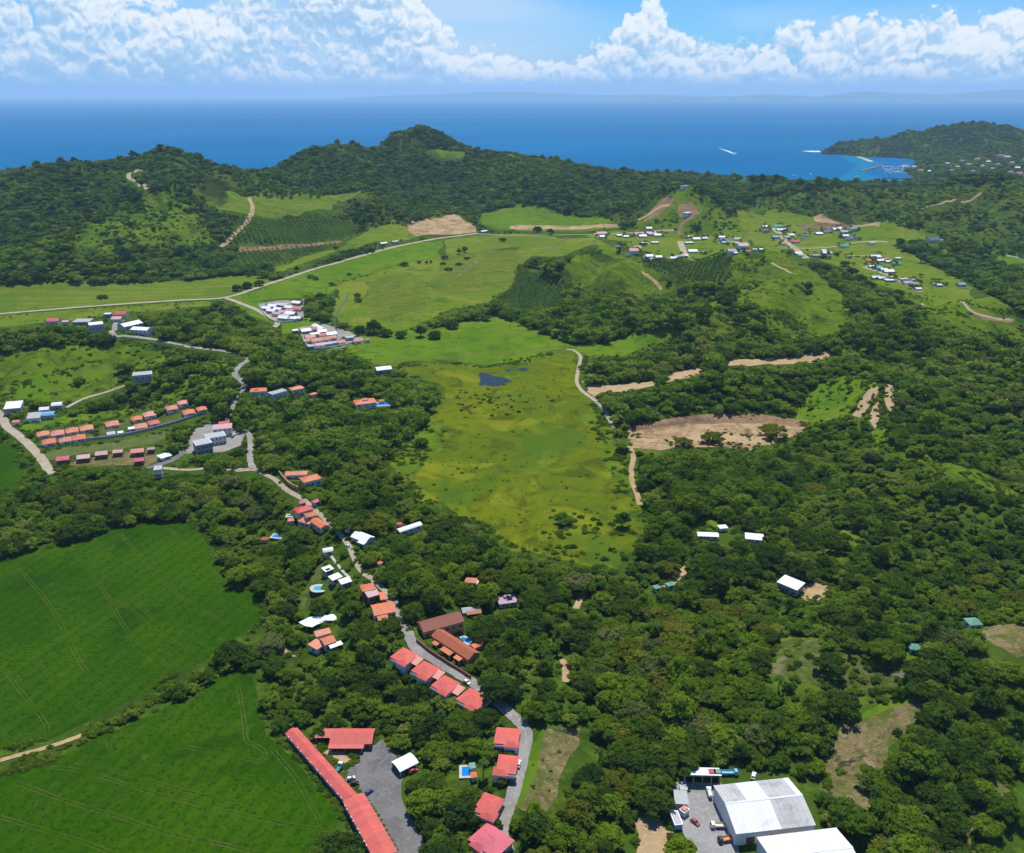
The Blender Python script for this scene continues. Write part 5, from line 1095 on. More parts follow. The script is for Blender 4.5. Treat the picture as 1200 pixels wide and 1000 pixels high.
def open_shed():
    c, rz, L = frame_of((801, 901), (843, 902), 6.2); W = 5.5; z = float(hgt(c[0], c[1])); o = empty('open_shed', (c[0], c[1] - 1, z), rz); tag(o, 'dark open-fronted shed with a pale roof at the head of the concrete yard', 'shed')
    MB().shed(L, W, 6.4, -1.1, .3).build('roof', 'roof_metal', o); MB().box(-L / 2, L / 2, W / 2 - .2, W / 2, -1, 5.2).build('back_wall', 'wall_grey', o)
    for sx in (-1, 1): MB().box(sx * L / 2 - .1, sx * L / 2 + .1, -W / 2, W / 2 - .2, -1, 5.1).build('side_wall', 'wall_grey', o)
    for k in range(5): MB().box(-L / 2 + L * k / 4 - .15 + (.3 if k == 0 else -.3 if k == 4 else 0), -L / 2 + L * k / 4 + .15 + (.3 if k == 0 else -.3 if k == 4 else 0), -W / 2, -W / 2 + .3, -1, 6.0).build('post', 'wall_grey', o)
    for k, (x, m_) in enumerate(((L * .28, 'roof_red'), (L * .42, 'roof_teal'))): MB().box(x - 1.6, x + 1.6, -1.8, .8, 6.3, 6.75).build('roof_sheet', m_, o)
    keep_clear((c[0], c[1]), rz, L, W, z, z + 6, .5, .1)
open_shed()
SG = 'sheds along the fence of the concrete yard'
house('store_shed', (796, 921), (805, 921), 5.0, 'small dark store shed next to the open shed', 'shed', 'roof_grey', 'wall_grey', 3.2, .3, 'shed', SG, 0)
house('store_shed', (790, 934), (806, 935), 8.0, 'grey store shed in the middle of the fence side', 'shed', 'roof_grey', 'wall_grey', 3.5, .4, 'shed', SG, 0)
house('container', (789, 950), (796, 968), 4.6, 'pale blue-grey shipping container standing on the fence side', 'flat', 'roof_white', 'wall_blue', 2.8, .1, 'container', SG, 0)
house('container', (798, 946), (806, 952), 4.4, 'white cabin container with an orange sheet on top', 'flat', 'roof_white', 'wall_white', 2.8, .1, 'container', SG, 0, extra=[('flat', 0, 0, 2, 2, 3.4, 'roof_peach', 'wall_white')])
# ------------------------------------------------------------------ houses in the eastern wood
house('house', (915, 678), (939, 688), 10.5, 'white flat-sloped roof house beside bare soil in the eastern wood', 'shed', 'roof_white', 'wall_grey', 5.0, 1.0, wins=3)
house('house', (873, 628), (893, 630), 8.5, 'white roof with a notched corner half hidden under wide trees', 'shed', 'roof_white', 'wall_white', 3.2, .6, wins=2, extra=[('flat', 5, 2.5, 4, 4, 3.6, 'roof_white', 'wall_white')])
house('house', (817, 625), (842, 626), 6.5, 'long white roof at the clearing west of the wide trees', 'gable', 'roof_white', 'wall_white', 3, .9, wins=3)
house('shed', (842, 618), (852, 617), 5.0, 'small white shed roof behind the long white roof', 'shed', 'roof_white', 'wall_white', 3, .4, 'shed', wins=0)
house('hut', (846, 655), (852, 656), 3.0, 'tiny white hut showing between wide crowns', 'shed', 'roof_white', 'wall_white', 2.6, .3, 'hut', wins=0)
house('cottage', (766, 688), (773, 686.5), 4.5, 'pale green-roofed cottage at the end of the dirt patch', 'hip', 'roof_teal', 'wall_white', 3, 1.1, wins=1)
house('cottage', (781, 685), (790, 683), 4.5, 'sage-roofed cottage beside the dirt patch in the wood', 'hip', 'roof_teal', 'wall_cream', 3, 1.0, wins=1)
house('house', (1133, 729), (1148, 728), 7.5, 'green hip-roofed house above the dry brown slope', 'hip', 'roof_teal', 'wall_white', 3.4, 1.8, wins=2)
house('house', (1065, 756), (1078, 757.5), 6.0, 'green-roofed house sunk among trees on the eastern slope', 'hip', 'roof_teal', 'wall_white', 3.2, 1.5, wins=2)
# ------------------------------------------------------------------ villa with pool, white barn and the hillside street
house('villa', (415, 471), (440, 468), 15.0, 'orange tiled villa with roof lantern on the wooded knoll by the marsh', 'hip', 'roof_orange', 'wall_white', 6, 2.6, 'villa', wins=3, extra=[('flat', 0, 0, 6, 5, 8.4, 'roof_orange', 'wall_white')])
swimming_pool((449, 474), 8.0, 4.2, 'long deep blue pool with pale rim beside the orange villa on the knoll', rz=.2, deck=2.4)
house('pavilion', (444, 469), (450, 469), 5.0, 'little orange pool pavilion beside the knoll villa', 'hip', 'roof_orange', 'wall_white', 2.8, 1.2, 'pavilion', wins=0)
house('barn', (440, 432), (458, 430), 12.0, 'white barrel-roofed barn alone at the marsh edge', 'arch', 'roof_white', 'wall_grey', 5, 2.2, 'barn', wins=2)
house('house', (293, 457), (313, 456), 12.0, 'orange-roofed house with blue panels by the road bend', 'hip', 'roof_orange', 'wall_white', 4, 2.0, wins=2, solar=True)
house('house', (316, 462), (334, 457), 10.0, 'white flat-roofed house between two orange roofs by the road bend', 'flat', 'roof_white', 'wall_white', 4, .2, wins=3)
house('house', (340, 456), (355, 453), 10.0, 'orange-roofed house east of the white flat roof', 'hip', 'roof_peach', 'wall_cream', 4, 1.8, wins=2)
house('hut', (363, 462), (371, 460), 6.0, 'single small orange roof at the end of the road bend houses', 'hip', 'roof_orange', 'wall_cream', 3, 1.2, 'hut', wins=0)
house('apartment_block', (227, 520), (247, 516), 14.0, 'grey-walled lower block of the big white house at the road fork', 'flat', 'roof_white', 'wall_grey', 9, .3, 'house', 'big white house at the road fork', 4)
house('apartment_block', (240, 512), (264, 508), 13.0, 'white flat-roofed main block of the big white house at the road fork', 'flat', 'roof_white', 'wall_white', 7.5, .3, 'house', 'big white house at the road fork', 5)
house('apartment_block', (249, 501), (272, 499), 11.0, 'pale pink roofed rear block of the big white house at the road fork', 'shed', 'roof_pink_pale', 'wall_white', 7.5, .8, 'house', 'big white house at the road fork', 4)
house('garage', (256, 496), (269, 495), 6.0, 'red-roofed garage behind the big white house', 'shed', 'roof_red', 'wall_white', 4.5, .5, 'garage', wins=0)
house('tower_house', (180, 549), (190, 548), 9.5, 'narrow white three-storey house standing in the wood below the road', 'flat', 'roof_white', 'wall_grey', 9.5, .3, 'house', wins=2, extra=[('balcony', 0, -5.2, 8.5, 1.6, 3.2, 'trim_white', 'wall_white'), ('balcony', 0, -5.2, 8.5, 1.6, 6.4, 'trim_white', 'wall_white')])
house('house', (186, 536), (199, 532), 9.0, 'low white flat roof at the corner of the paved road', 'shed', 'roof_white', 'wall_white', 3, .4, wins=1)
# ------------------------------------------------------------------ rows, compounds and the villages on the plain
WORDS = {'salmon': 'salmon', 'salmon_pale': 'pale salmon', 'pink': 'rose-pink', 'pink_pale': 'pale pink', 'orange': 'orange', 'peach': 'peach-orange', 'red': 'red', 'white': 'white', 'grey': 'grey', 'blue': 'light blue', 'navy': 'dark blue', 'green': 'bright green', 'teal': 'pale green', 'lilac': 'lilac', 'metal': 'silver', 'brown': 'brown', 'rust': 'rust'}
ORD = ['first', 'second', 'third', 'fourth', 'fifth', 'sixth', 'seventh', 'eighth', 'ninth', 'tenth', 'eleventh', 'twelfth', 'thirteenth', 'fourteenth', 'fifteenth', 'sixteenth', 'seventeenth', 'eighteenth', 'nineteenth', 'twentieth']
YARDS = []
def cluster(phrase, rows, tilt=0.0, roof='gable', hw=3.2, ratio=.72, wall='wall_white', wins=1, rise=None):
    by = {}
    for i, r_ in enumerate(sorted(rows, key=lambda t: t[0])): by.setdefault(r_[3], []).append(r_)
    for col, L_ in by.items():
        for k, (u, v, w_, c, *o) in enumerate(L_):
            lab = ('the only %s-roofed house %s' % (WORDS[c], phrase)) if len(L_) == 1 else ('%s-roofed house %s, %s such from the left' % (WORDS[c], phrase, ORD[min(k, 19)]))
            tl = o[1] if len(o) > 1 else tilt; rf = o[0] if o and o[0] else roof
            if v < 345 and k % 3 != 1: YARDS.append((u, v, w_, k))
            depth = (HC / (SP - (500 - v) / FPX * CP)) / FPX
            house('house', (u - w_ / 2, v + tl * w_ / 2), (u + w_ / 2, v - tl * w_ / 2), max(5.0, w_ * depth * ratio), lab, rf, 'roof_' + c, wall if c not in ('white', 'blue') else 'wall_grey', hw, rise, 'house', 'houses ' + phrase, wins, ov=.35)
cluster('in the upper terraced row', [(50, 507, 15, 'peach'), (67, 506, 16, 'salmon_pale'), (84, 503, 15, 'peach'), (101, 500, 16, 'peach'), (131, 495, 16, 'peach'), (160, 489, 13, 'orange'), (175, 484, 15, 'salmon_pale'), (201, 477, 14, 'peach'), (214, 471, 12, 'salmon_pale'), (236, 478, 12, 'orange')], .16, 'hip', 2.8, 1.0)
cluster('in the lower terraced row', [(57, 516, 16, 'orange'), (76, 514, 15, 'peach'), (92, 511, 16, 'orange'), (165, 498, 15, 'peach'), (180, 494, 13, 'salmon'), (221, 482, 14, 'orange'), (130, 507, 10, 'white', 'flat'), (141, 506, 8, 'blue', 'flat'), (154, 501, 9, 'grey', 'flat')], .16, 'hip', 2.8, 1.0)
cluster('in the pink row below the lawn', [(74, 536, 16, 'pink'), (98, 534, 16, 'pink_pale'), (119, 530, 15, 'pink_pale'), (138, 528, 12, 'pink_pale'), (161, 527, 16, 'salmon_pale'), (177, 525, 9, 'lilac'), (163, 538, 12, 'pink')], .10, 'gable', 4.2, .75, 'wall_brick')
wall_line('terrace_wall', [(48, 524), (70, 520), (105, 516), (140, 512), (180, 503), (215, 493), (243, 483)], 2.4, .6, 'wall_grey', 'long grey terrace wall under the lower row of peach roofs')
cluster('at the farmstead by the sandy road', [(16, 476, 20, 'white', 'shed'), (52, 478, 12, 'white'), (67, 473, 13, 'white', 'arch'), (57, 484, 15, 'blue', 'arch'), (40, 487, 16, 'grey', 'shed'), (19, 493, 9, 'peach')], .08, 'gable', 4.5, .8)
cluster('on the crest of the grassy hill', [(63, 374, 14, 'pink'), (77, 376, 8, 'pink_pale'), (97, 374, 20, 'white', 'flat'), (142, 366, 14, 'red'), (126, 367, 9, 'blue', 'flat'), (137, 372, 12, 'pink_pale')], .02, 'gable', 4.5, .8)
house('concrete_block', (103, 380), (121, 378), 16.0, 'unfinished grey concrete block of three storeys on the crest', 'flat', 'roof_grey', 'wall_grey', 12, .4, 'building', wins=5)
house('school_building', (141, 381), (163, 376), 18.0, 'large white-roofed building with a turquoise front on the crest', 'gable', 'roof_white', 'wall_blue', 8, 3.0, 'building', wins=4)
house('school_building', (156, 384), (176, 385), 15.0, 'long white roof sloping away beside the turquoise-fronted building', 'gable', 'roof_white', 'wall_white', 6, 2.0, 'building', wins=4)
house('hut', (161, 388), (173, 387), 8.0, 'small orange roof below the long white roof on the crest', 'shed', 'roof_orange', 'wall_cream', 3.5, .5, 'hut', wins=0)
house('house', (156, 443), (179, 441), 13.0, 'white flat-roofed house on a cut in the grassy slope', 'flat', 'roof_white', 'wall_grey', 5, .3, wins=3)
z1 = lambda L_: [(240 + x / 5, 330 + y / 5, w_, c, *o) for x, y, w_, c, *o in L_]
cluster('in the gravel road compound', z1([(365, 150, 10, 'white'), (400, 137, 10, 'white'), (443, 128, 13, 'white', 'flat'), (392, 165, 10, 'white'), (425, 182, 10, 'pink_pale'), (462, 172, 10, 'pink_pale'), (500, 145, 11, 'white'), (540, 118, 10, 'white'), (505, 180, 11, 'white'), (545, 150, 11, 'peach'), (465, 205, 12, 'white'), (515, 208, 12, 'grey', 'flat'), (545, 208, 9, 'white'), (430, 155, 9, 'white'), (500, 165, 9, 'salmon_pale'), (475, 190, 10, 'white', 'flat'), (585, 104, 5, 'orange')]), -.1, 'gable', 4, .8, wins=1)
cluster('in the compound nearer the marsh', z1([(590, 280, 12, 'white'), (635, 272, 10, 'red'), (668, 266, 11, 'white', 'arch', -.5), (685, 285, 11, 'white'), (645, 300, 12, 'grey', 'flat'), (690, 308, 9, 'pink'), (615, 318, 12, 'salmon_pale'), (600, 340, 10, 'peach'), (650, 338, 12, 'peach'), (700, 330, 12, 'orange'), (745, 322, 10, 'peach'), (625, 372, 10, 'white', 'flat'), (670, 365, 11, 'pink_pale'), (715, 358, 11, 'white', 'flat'), (760, 352, 10, 'white', 'flat'), (800, 350, 9, 'orange'), (848, 322, 9, 'white', 'flat'), (892, 342, 9, 'orange'), (740, 300, 12, 'white'), (528, 283, 7, 'white', 'arch'), (950, 337, 6, 'rust')]), .12, 'gable', 4, .8, wins=1)
for px, lb in (([(304, 361), (318, 376), (340, 378), (356, 373)], 'pale wall round the compound by the gravel road'), ([(353, 393), (364, 409), (395, 407), (424, 400)], 'pale wall round the compound nearer the marsh')): wall_line('compound_wall', px, 2.4, .5, 'trim_white', lb)
z2 = lambda L_: [(700 + x / 4.615, 240 + y / 4.615, w_ * .9, c, *o) for x, y, w_, c, *o in L_]
z3 = lambda L_: [(900 + x / 4.615, 240 + y / 4.615, w_ * .9, c, *o) for x, y, w_, c, *o in L_]
K = dict(tilt=.02, roof='gable', hw=3.2, ratio=.8, wins=0)
cluster('at the foot of the cone-shaped hill', z2([(30, 168, 9, 'white'), (118, 163, 7, 'white', 'arch'), (155, 168, 7, 'white'), (225, 152, 12, 'salmon_pale'), (278, 128, 8, 'white'), (290, 150, 13, 'pink_pale'), (325, 160, 9, 'white'), (245, 165, 10, 'white'), (255, 202, 8, 'blue', 'flat'), (312, 199, 10, 'blue', 'flat'), (20, 150, 12, 'salmon_pale')]), **K)
cluster('on the scattered village green plots', z2([(118, 222, 7, 'navy'), (195, 246, 12, 'salmon_pale'), (215, 226, 9, 'grey'), (280, 275, 10, 'white'), (330, 288, 9, 'white'), (295, 290, 6, 'grey'), (410, 284, 9, 'white'), (440, 276, 9, 'blue'), (470, 272, 8, 'white'), (515, 246, 12, 'white'), (495, 200, 11, 'blue', 'flat'), (500, 168, 7, 'pink_pale'), (535, 180, 10, 'white'), (580, 178, 7, 'white'), (580, 255, 6, 'grey')]), **K)
cluster('along the short village lane', z2([(672, 172, 8, 'white'), (682, 186, 10, 'navy'), (692, 200, 10, 'blue'), (755, 181, 9, 'grey'), (785, 213, 13, 'pink_pale'), (815, 248, 6, 'red'), (725, 250, 11, 'lilac'), (748, 258, 5, 'white'), (850, 238, 6, 'grey'), (885, 238, 5, 'white')]), **K)
cluster('along the straight village road', z2([(905, 114, 8, 'white'), (905, 140, 7, 'navy'), (972, 112, 10, 'green'), (985, 132, 8, 'white'), (1015, 130, 7, 'white'), (1045, 160, 9, 'white'), (1025, 170, 7, 'grey'), (962, 170, 9, 'blue'), (1000, 205, 9, 'orange'), (1070, 194, 11, 'red'), (1085, 258, 9, 'white'), (1100, 268, 8, 'grey'), (1120, 162, 8, 'navy'), (1190, 150, 7, 'white')]), **K)
cluster('below the red earth cutting', z3([(275, 152, 9, 'white'), (320, 142, 11, 'navy'), (370, 130, 11, 'white'), (388, 122, 6, 'white'), (410, 146, 9, 'grey'), (462, 130, 10, 'teal'), (418, 166, 8, 'white'), (440, 180, 9, 'navy'), (480, 174, 5, 'navy'), (412, 218, 11, 'green'), (560, 203, 7, 'grey'), (893, 184, 14, 'navy')]), **K)
cluster('at the crossing beyond the hillock', z3([(262, 268, 11, 'white', 'flat'), (315, 255, 11, 'white'), (300, 244, 6, 'white'), (318, 277, 10, 'navy'), (435, 276, 6, 'blue')]), **K)
cluster('by the dark tree belt', z3([(548, 297, 9, 'salmon'), (580, 276, 13, 'white'), (605, 297, 9, 'white'), (640, 290, 10, 'peach'), (652, 303, 9, 'white'), (705, 285, 8, 'green', 'flat'), (694, 314, 10, 'green'), (590, 334, 12, 'blue'), (625, 346, 9, 'white'), (650, 354, 13, 'white'), (560, 330, 8, 'white')]), **K)
cluster('at the low end of the village', z3([(580, 388, 10, 'white'), (612, 392, 9, 'white'), (658, 402, 12, 'blue', 'flat'), (735, 396, 11, 'white', 'flat'), (780, 402, 7, 'white', 'flat'), (755, 416, 12, 'grey'), (790, 422, 10, 'lilac'), (812, 450, 8, 'white'), (800, 440, 7, 'pink'), (905, 424, 8, 'teal'), (925, 430, 7, 'white'), (1045, 426, 10, 'blue')]), **K)
house('hilltop_house', (798, 219), (807, 218.5), 10, 'white house on the very top of the cone-shaped hill', 'flat', 'roof_white', 'wall_white', 3.5, .3, wins=2)
house('house', (802, 251), (809, 250), 11, 'light blue house in the red cutting of the cone-shaped hill', 'flat', 'roof_blue', 'wall_white', 4.5, .3, wins=1)
house('farm_shed', (445, 285), (453, 284), 10, 'white and green roofed shed beside the straight dirt road', 'gable', 'roof_white', 'wall_grey', 4, 1.4, 'shed', wins=0)
house('farm_shed', (459, 283), (466, 282), 9, 'grey shed beside the straight dirt road', 'gable', 'roof_grey', 'wall_grey', 4, 1.4, 'shed', wins=0)
house('farm_shed', (563, 271), (570, 270), 9, 'white shed beside the bare earth works on the plain', 'gable', 'roof_white', 'wall_grey', 4, 1.4, 'shed', wins=0)
cluster('among the trees on the near shore ridge', [(873, 205, 8, 'white'), (908, 208, 5, 'pink_pale')], **K)
# ------------------------------------------------------------------ vehicles
CARM = {}
def car_meshes():
    L, W = 4.4, 1.8; body = MB()
    prof = [(-2.2, .35), (-2.2, .78), (-2.05, .92), (-1.3, .98), (1.0, .98), (1.95, .84), (2.2, .66), (2.2, .35)]
    body.prism([(x, z) for x, z in prof], -W / 2, W / 2)
    cab = MB(); b = 0
    lo = [(-1.95, .94), (1.15, .94)]; hi = [(-1.45, 1.46), (.35, 1.46)]
    cab.V += [(lo[0][0], -.86, .94), (lo[1][0], -.86, .94), (lo[1][0], .86, .94), (lo[0][0], .86, .94), (hi[0][0], -.68, 1.46), (hi[1][0], -.68, 1.46), (hi[1][0], .68, 1.46), (hi[0][0], .68, 1.46)]
    cab.F += [(0, 1, 5, 4), (1, 2, 6, 5), (2, 3, 7, 6), (3, 0, 4, 7)]
    top_ = MB().box(-1.5, .4, -.7, .7, 1.455, 1.50)
    wh = MB(); n = 12
    for y in (-.1, .1): wh.V += [(.33 * math.cos(2 * math.pi * k / n), y, .33 * math.sin(2 * math.pi * k / n)) for k in range(n)]
    wh.F += [tuple(range(n)), tuple(reversed(range(n, 2 * n)))] + [((k + 1) % n, k, n + k, n + (k + 1) % n) for k in range(n)]
    rim = MB(); rim.V += [(.19 * math.cos(2 * math.pi * k / n), -.105, .19 * math.sin(2 * math.pi * k / n)) for k in range(n)] + [(.19 * math.cos(2 * math.pi * k / n), .105, .19 * math.sin(2 * math.pi * k / n)) for k in range(n)]; rim.F += [tuple(range(n)), tuple(reversed(range(n, 2 * n)))]
    hl = MB().box(-.06, .06, -.22, .22, -.09, .09)
    return {k: (m.V, m.F) for k, m in dict(body=body, cabin=cab, roof=top_, wheel=wh, rim=rim, headlight=hl).items()}
for k, (V_, F_) in car_meshes().items():
    CARM[k] = mesh_from(k, V_, F_); 
for k, mt in (('cabin', 'glass_dark'), ('wheel', 'rubber'), ('rim', 'chrome'), ('headlight', 'trim_white')): CARM[k].materials.append(MATS[mt])
def wheels(o, xs, y, sc=1.0):
    for x in xs:
        for s_ in (-1, 1):
            w_ = link('wheel', CARM['wheel'], o); w_.location = (x, s_ * y, .33 * sc); w_.scale = (sc, 1.2, sc); link('rim', CARM['rim'], w_)
def vehicle_base(name, p, toward, label, cat):
    a = ground([p[0], toward[0]], [p[1], toward[1]]); d = a[1] - a[0]; z = float(hgt(a[0][0], a[0][1])) + .28
    o = empty(name, (a[0][0], a[0][1], z), math.atan2(d[1], d[0])); tag(o, label, cat); keep_clear(a[0], 0, 4.5, 4.5, z, z + 1.5, 0, 0); return o
def car(p, toward, col, label, van=False):
    o = vehicle_base('car', p, toward, label, 'car')
    for k in ('body', 'roof'):
        key = (k, col)
        if key not in CARM: CARM[key] = CARM[k].copy(); CARM[key].materials.append(MATS['car_' + col])
        link(k, CARM[key], o)
    link('cabin', CARM['cabin'], o); wheels(o, (-1.35, 1.4), .82)
    for s_ in (-1, 1): h_ = link('headlight', CARM['headlight'], o); h_.location = (2.18, s_ * .62, .66)
    if van: o.scale = (1.1, 1.05, 1.2)
def truck(p, toward, cab, bed, label, L=7.0, tank=False):
    o = vehicle_base('truck', p, toward, label, 'truck')
    MB().prism([(L / 2 - 1.9, .5), (L / 2 - 1.9, 2.5), (L / 2 - .5, 2.5), (L / 2, 1.5), (L / 2, .5)], -1.1, 1.1).build('cab', cab, o)
    MB().poly((L / 2 + .02, -.95, 1.55), (L / 2 + .02, .95, 1.55), (L / 2 - .47, .95, 2.42), (L / 2 - .47, -.95, 2.42)).build('windscreen', 'glass_dark', o)
    if tank:
        n = 12; pr = [(.95 * math.cos(2 * math.pi * k / n), 1.7 + .85 * math.sin(2 * math.pi * k / n)) for k in range(n)]; MB().prism_x(pr, -L / 2, L / 2 - 2.2).build('tank', bed, o)
    else:
        m = MB().box(-L / 2, L / 2 - 2.1, -1.15, 1.15, .9, 1.1).box(-L / 2, L / 2 - 2.1, -1.15, -1.05, 1.1, 1.7).box(-L / 2, L / 2 - 2.1, 1.05, 1.15, 1.1, 1.7).box(-L / 2, -L / 2 + .1, -1.05, 1.05, 1.1, 1.7); m.build('cargo_bed', bed, o)
    MB().box(-L / 2 + .2, L / 2 - .3, -.45, .45, .5, .9).build('chassis', 'rubber', o)
    wheels(o, (-L / 2 + 1.2, -L / 2 + 2.4, L / 2 - 1.1), .95, 1.45)
car((411, 914), (417, 912), 'silver', 'silver car parked uppermost in the row beside the long red roof')
car((416, 919.5), (422, 919), 'black', 'black car parked below the silver one beside the long red roof')
car((432.5, 929.5), (437, 926), 'blue', 'dark blue car parked alone in the middle of the car park')
truck((397.5, 902), (400, 898), 'car_white', 'car_teal', 'teal flatbed truck with a white cab at the dirt end of the car park', 6.0)
car((484.5, 905), (488, 903), 'red', 'red car beside the open carport')
car((547, 801), (552, 804), 'white', 'white car parked on the road beside the third villa')
car((608, 897), (609, 893), 'white', 'white van at the road edge beside the pool villa', True)
car((408, 641), (404, 636), 'silver', 'silver car on the village road by the white gabled house')
truck((842, 970), (837, 970), 'car_white', 'car_cream', 'cream dump truck with a white cab in the concrete yard', 7.5)
truck((831, 932), (830, 928), 'car_white', 'car_white', 'white tanker truck beside the large warehouse wall', 6.0, True)
car((814.5, 965), (817, 967), 'red', 'red car in the middle of the concrete yard')
truck((850, 986), (845, 987), 'car_black', 'car_orange', 'black truck with an orange load at the low end of the yard', 7.0)
car((868, 986), (872, 985), 'red', 'red van against the front wall of the large warehouse', True)
car((883, 911), (884, 907), 'white', 'white van in the shade behind the large warehouse', True)
truck((855, 908), (862, 908), 'car_lightblue', 'car_lightblue', 'light blue truck parked in shade behind the yard', 8.0)
for k, (u, v, c, w_) in enumerate([(276, 510, 'white', 'first'), (280, 509, 'silver', 'second'), (273, 513, 'blue', 'third')]): car((u, v), (u + 2, v - 2), c, '%s car parked on the terrace of the big white house' % {'white': 'white', 'silver': 'silver', 'blue': 'dark blue'}[c])
for k, (u, v) in enumerate([(214, 406), (226, 408), (247, 410)]): car((u, v), (u + 4, v + .6), ('white', 'silver', 'red')[k], '%s car on the hill road below the crest' % ('white', 'silver', 'red')[k])
# ------------------------------------------------------------------ the bay: headland town, marina, boats, far coast
def sheet_sea(name, px, mat, dz): 
    W = [flat(u, v, SEA) for u, v in px]; o = link(name, mesh_from(name, [(p[0], p[1], SEA + dz) for p in W], [tuple(range(len(W)))]), None, MATS[mat]); o['kind'] = 'structure'; return o
sheet_sea('shallows', [(985, 183), (1010, 184), (1035, 191), (1025, 197), (1012, 203), (1040, 211), (1075, 214), (1100, 212), (1085, 219), (1000, 222), (950, 219), (990, 205), (1005, 194), (990, 187)], 'shallows', .05)
surf('foam', (0.75, 0.78, 0.80), (0.45, 0.60, 0.68), 0.02)
sheet_sea('surf_line', [(938, 177.2), (950, 176.8), (966, 177.4), (964, 178.6), (950, 178.2)], 'foam', .09)
sheet_sea('beach', [(1000, 182.5), (1010, 184.5), (1018, 187), (1024, 189.5), (1019, 189.8), (1010, 186.3)], 'sand', .12)
sheet_sea('wake', [(841, 173.6), (846, 174.8), (854, 177), (861, 180), (862, 181.6), (857, 179.6), (848, 176)], 'foam', .1)
boatm = {}
def boat(u, v, L, label, yaw, group=None):
    if 'h' not in boatm:
        m = MB(); n = 7
        for z, k in ((0, .75), (1, 1.0)):
            m.V += [(-.5, -.16 * k, z * .16), (.1, -.17 * k, z * .16), (.35, -.10 * k, z * .17), (.5 * (.9 + .1 * z), 0, z * .2), (.35, .10 * k, z * .17), (.1, .17 * k, z * .16), (-.5, .16 * k, z * .16)]
        m.F += [tuple(range(n, 2 * n)), tuple(reversed(range(n)))] + [(k, (k + 1) % n, n + (k + 1) % n, n + k) for k in range(n)]
        boatm['h'] = mesh_from('hull', m.V, m.F); boatm['h'].materials.append(MATS['car_white'])
        c = MB().prism([(-.3, .15), (-.3, .30), (-.05, .32), (.16, .16)], -.1, .1); boatm['c'] = mesh_from('cabin', c.V, c.F); boatm['c'].materials.append(MATS['trim_white'])
        c = MB().box(-.12, .0, -.105, .105, .21, .27); boatm['w'] = mesh_from('window', c.V, c.F); boatm['w'].materials.append(MATS['glass_dark'])
    p = flat(u, v, SEA); o = empty('boat', (p[0], p[1], SEA - .2), yaw); o.scale = (L, L, L); tag(o, label, 'boat', group)
    link('hull', boatm['h'], o); c = link('cabin', boatm['c'], o); link('window', boatm['w'], c)
boat(862, 180.6, 26, 'white speedboat at the head of a foam wake on the open sea', -.9)
boat(930, 207, 22, 'white boat anchored off the wooded shore ridge, inner one', .4); boat(950, 205, 24, 'white boat anchored off the wooded shore ridge, outer one', 1.2); boat(1003, 208, 20, 'white boat anchored nearest the breakwater', 2.0)
r_ = np.random.default_rng(8)
for row, v in enumerate((196.5, 198.6, 200.8, 203.0)):
    for u in np.arange(1034 + row * 1.5, 1092, 3.4):
        if r_.uniform() < .88: boat(u + r_.uniform(-.6, .6), v + r_.uniform(-.4, .4), r_.uniform(14, 24), 'white motor yacht moored among many in the marina', r_.choice([1.5, -1.6]) + r_.uniform(-.1, .1), 'yachts moored in the marina')
def mole(px, w_, name, label):
    W = np.array([flat(u, v, SEA) for u, v in px]); m = MB()
    for (A, B, C, D) in ribbon(smooth_line(W, 4), w_, None, .1): m.V += [(p[0], p[1], SEA - 2) for p in (A, B, C, D)] + [(A[0], A[1], SEA + 3), (B[0], B[1], SEA + 3), (C[0], C[1], SEA + 3), (D[0], D[1], SEA + 3)]; b = len(m.V) - 8; m.F += [(b + 4, b + 5, b + 6, b + 7), (b, b + 1, b + 5, b + 4), (b + 1, b + 2, b + 6, b + 5), (b + 2, b + 3, b + 7, b + 6), (b + 3, b, b + 4, b + 7)]
    tag(m.build(name, 'red_soil'), label, 'breakwater')
mole([(1008, 201), (1018, 198.5), (1028, 196), (1034, 194)], 16, 'breakwater', 'reddish rock breakwater reaching into the bay before the marina'); mole([(1040, 209), (1065, 209.5), (1095, 207)], 14, 'breakwater', 'low rock mole closing the near side of the marina')
TOWN = [(1044, 193, 10, 'blue'), (1060, 193, 14, 'lilac'), (1072, 195, 12, 'pink_pale'), (1085, 193, 10, 'pink_pale'), (1090, 200, 10, 'white'), (1079, 199, 9, 'salmon_pale'), (1122, 195, 8, 'pink_pale'), (1135, 192, 9, 'salmon_pale'), (1128, 188, 8, 'lilac'), (1145, 186, 9, 'salmon_pale'), (1150, 194, 10, 'pink_pale'), (1158, 189, 9, 'white'), (1163, 197, 9, 'salmon_pale'), (1172, 182, 10, 'pink'), (1180, 184, 12, 'pink_pale'), (1186, 190, 10, 'salmon_pale'), (1192, 196, 10, 'white'), (1170, 192, 8, 'lilac'), (1183, 201, 12, 'pink'), (1194, 203, 10, 'salmon'), (1140, 200, 8, 'lilac'), (1110, 191, 7, 'white'), (1115, 199, 7, 'salmon_pale'), (1198, 186, 10, 'pink_pale')]
cluster('in the town behind the marina', [(u, v, w_ * .62, c) for u, v, w_, c in TOWN], 0.0, 'gable', 6.0, .7, 'wall_white', 0)
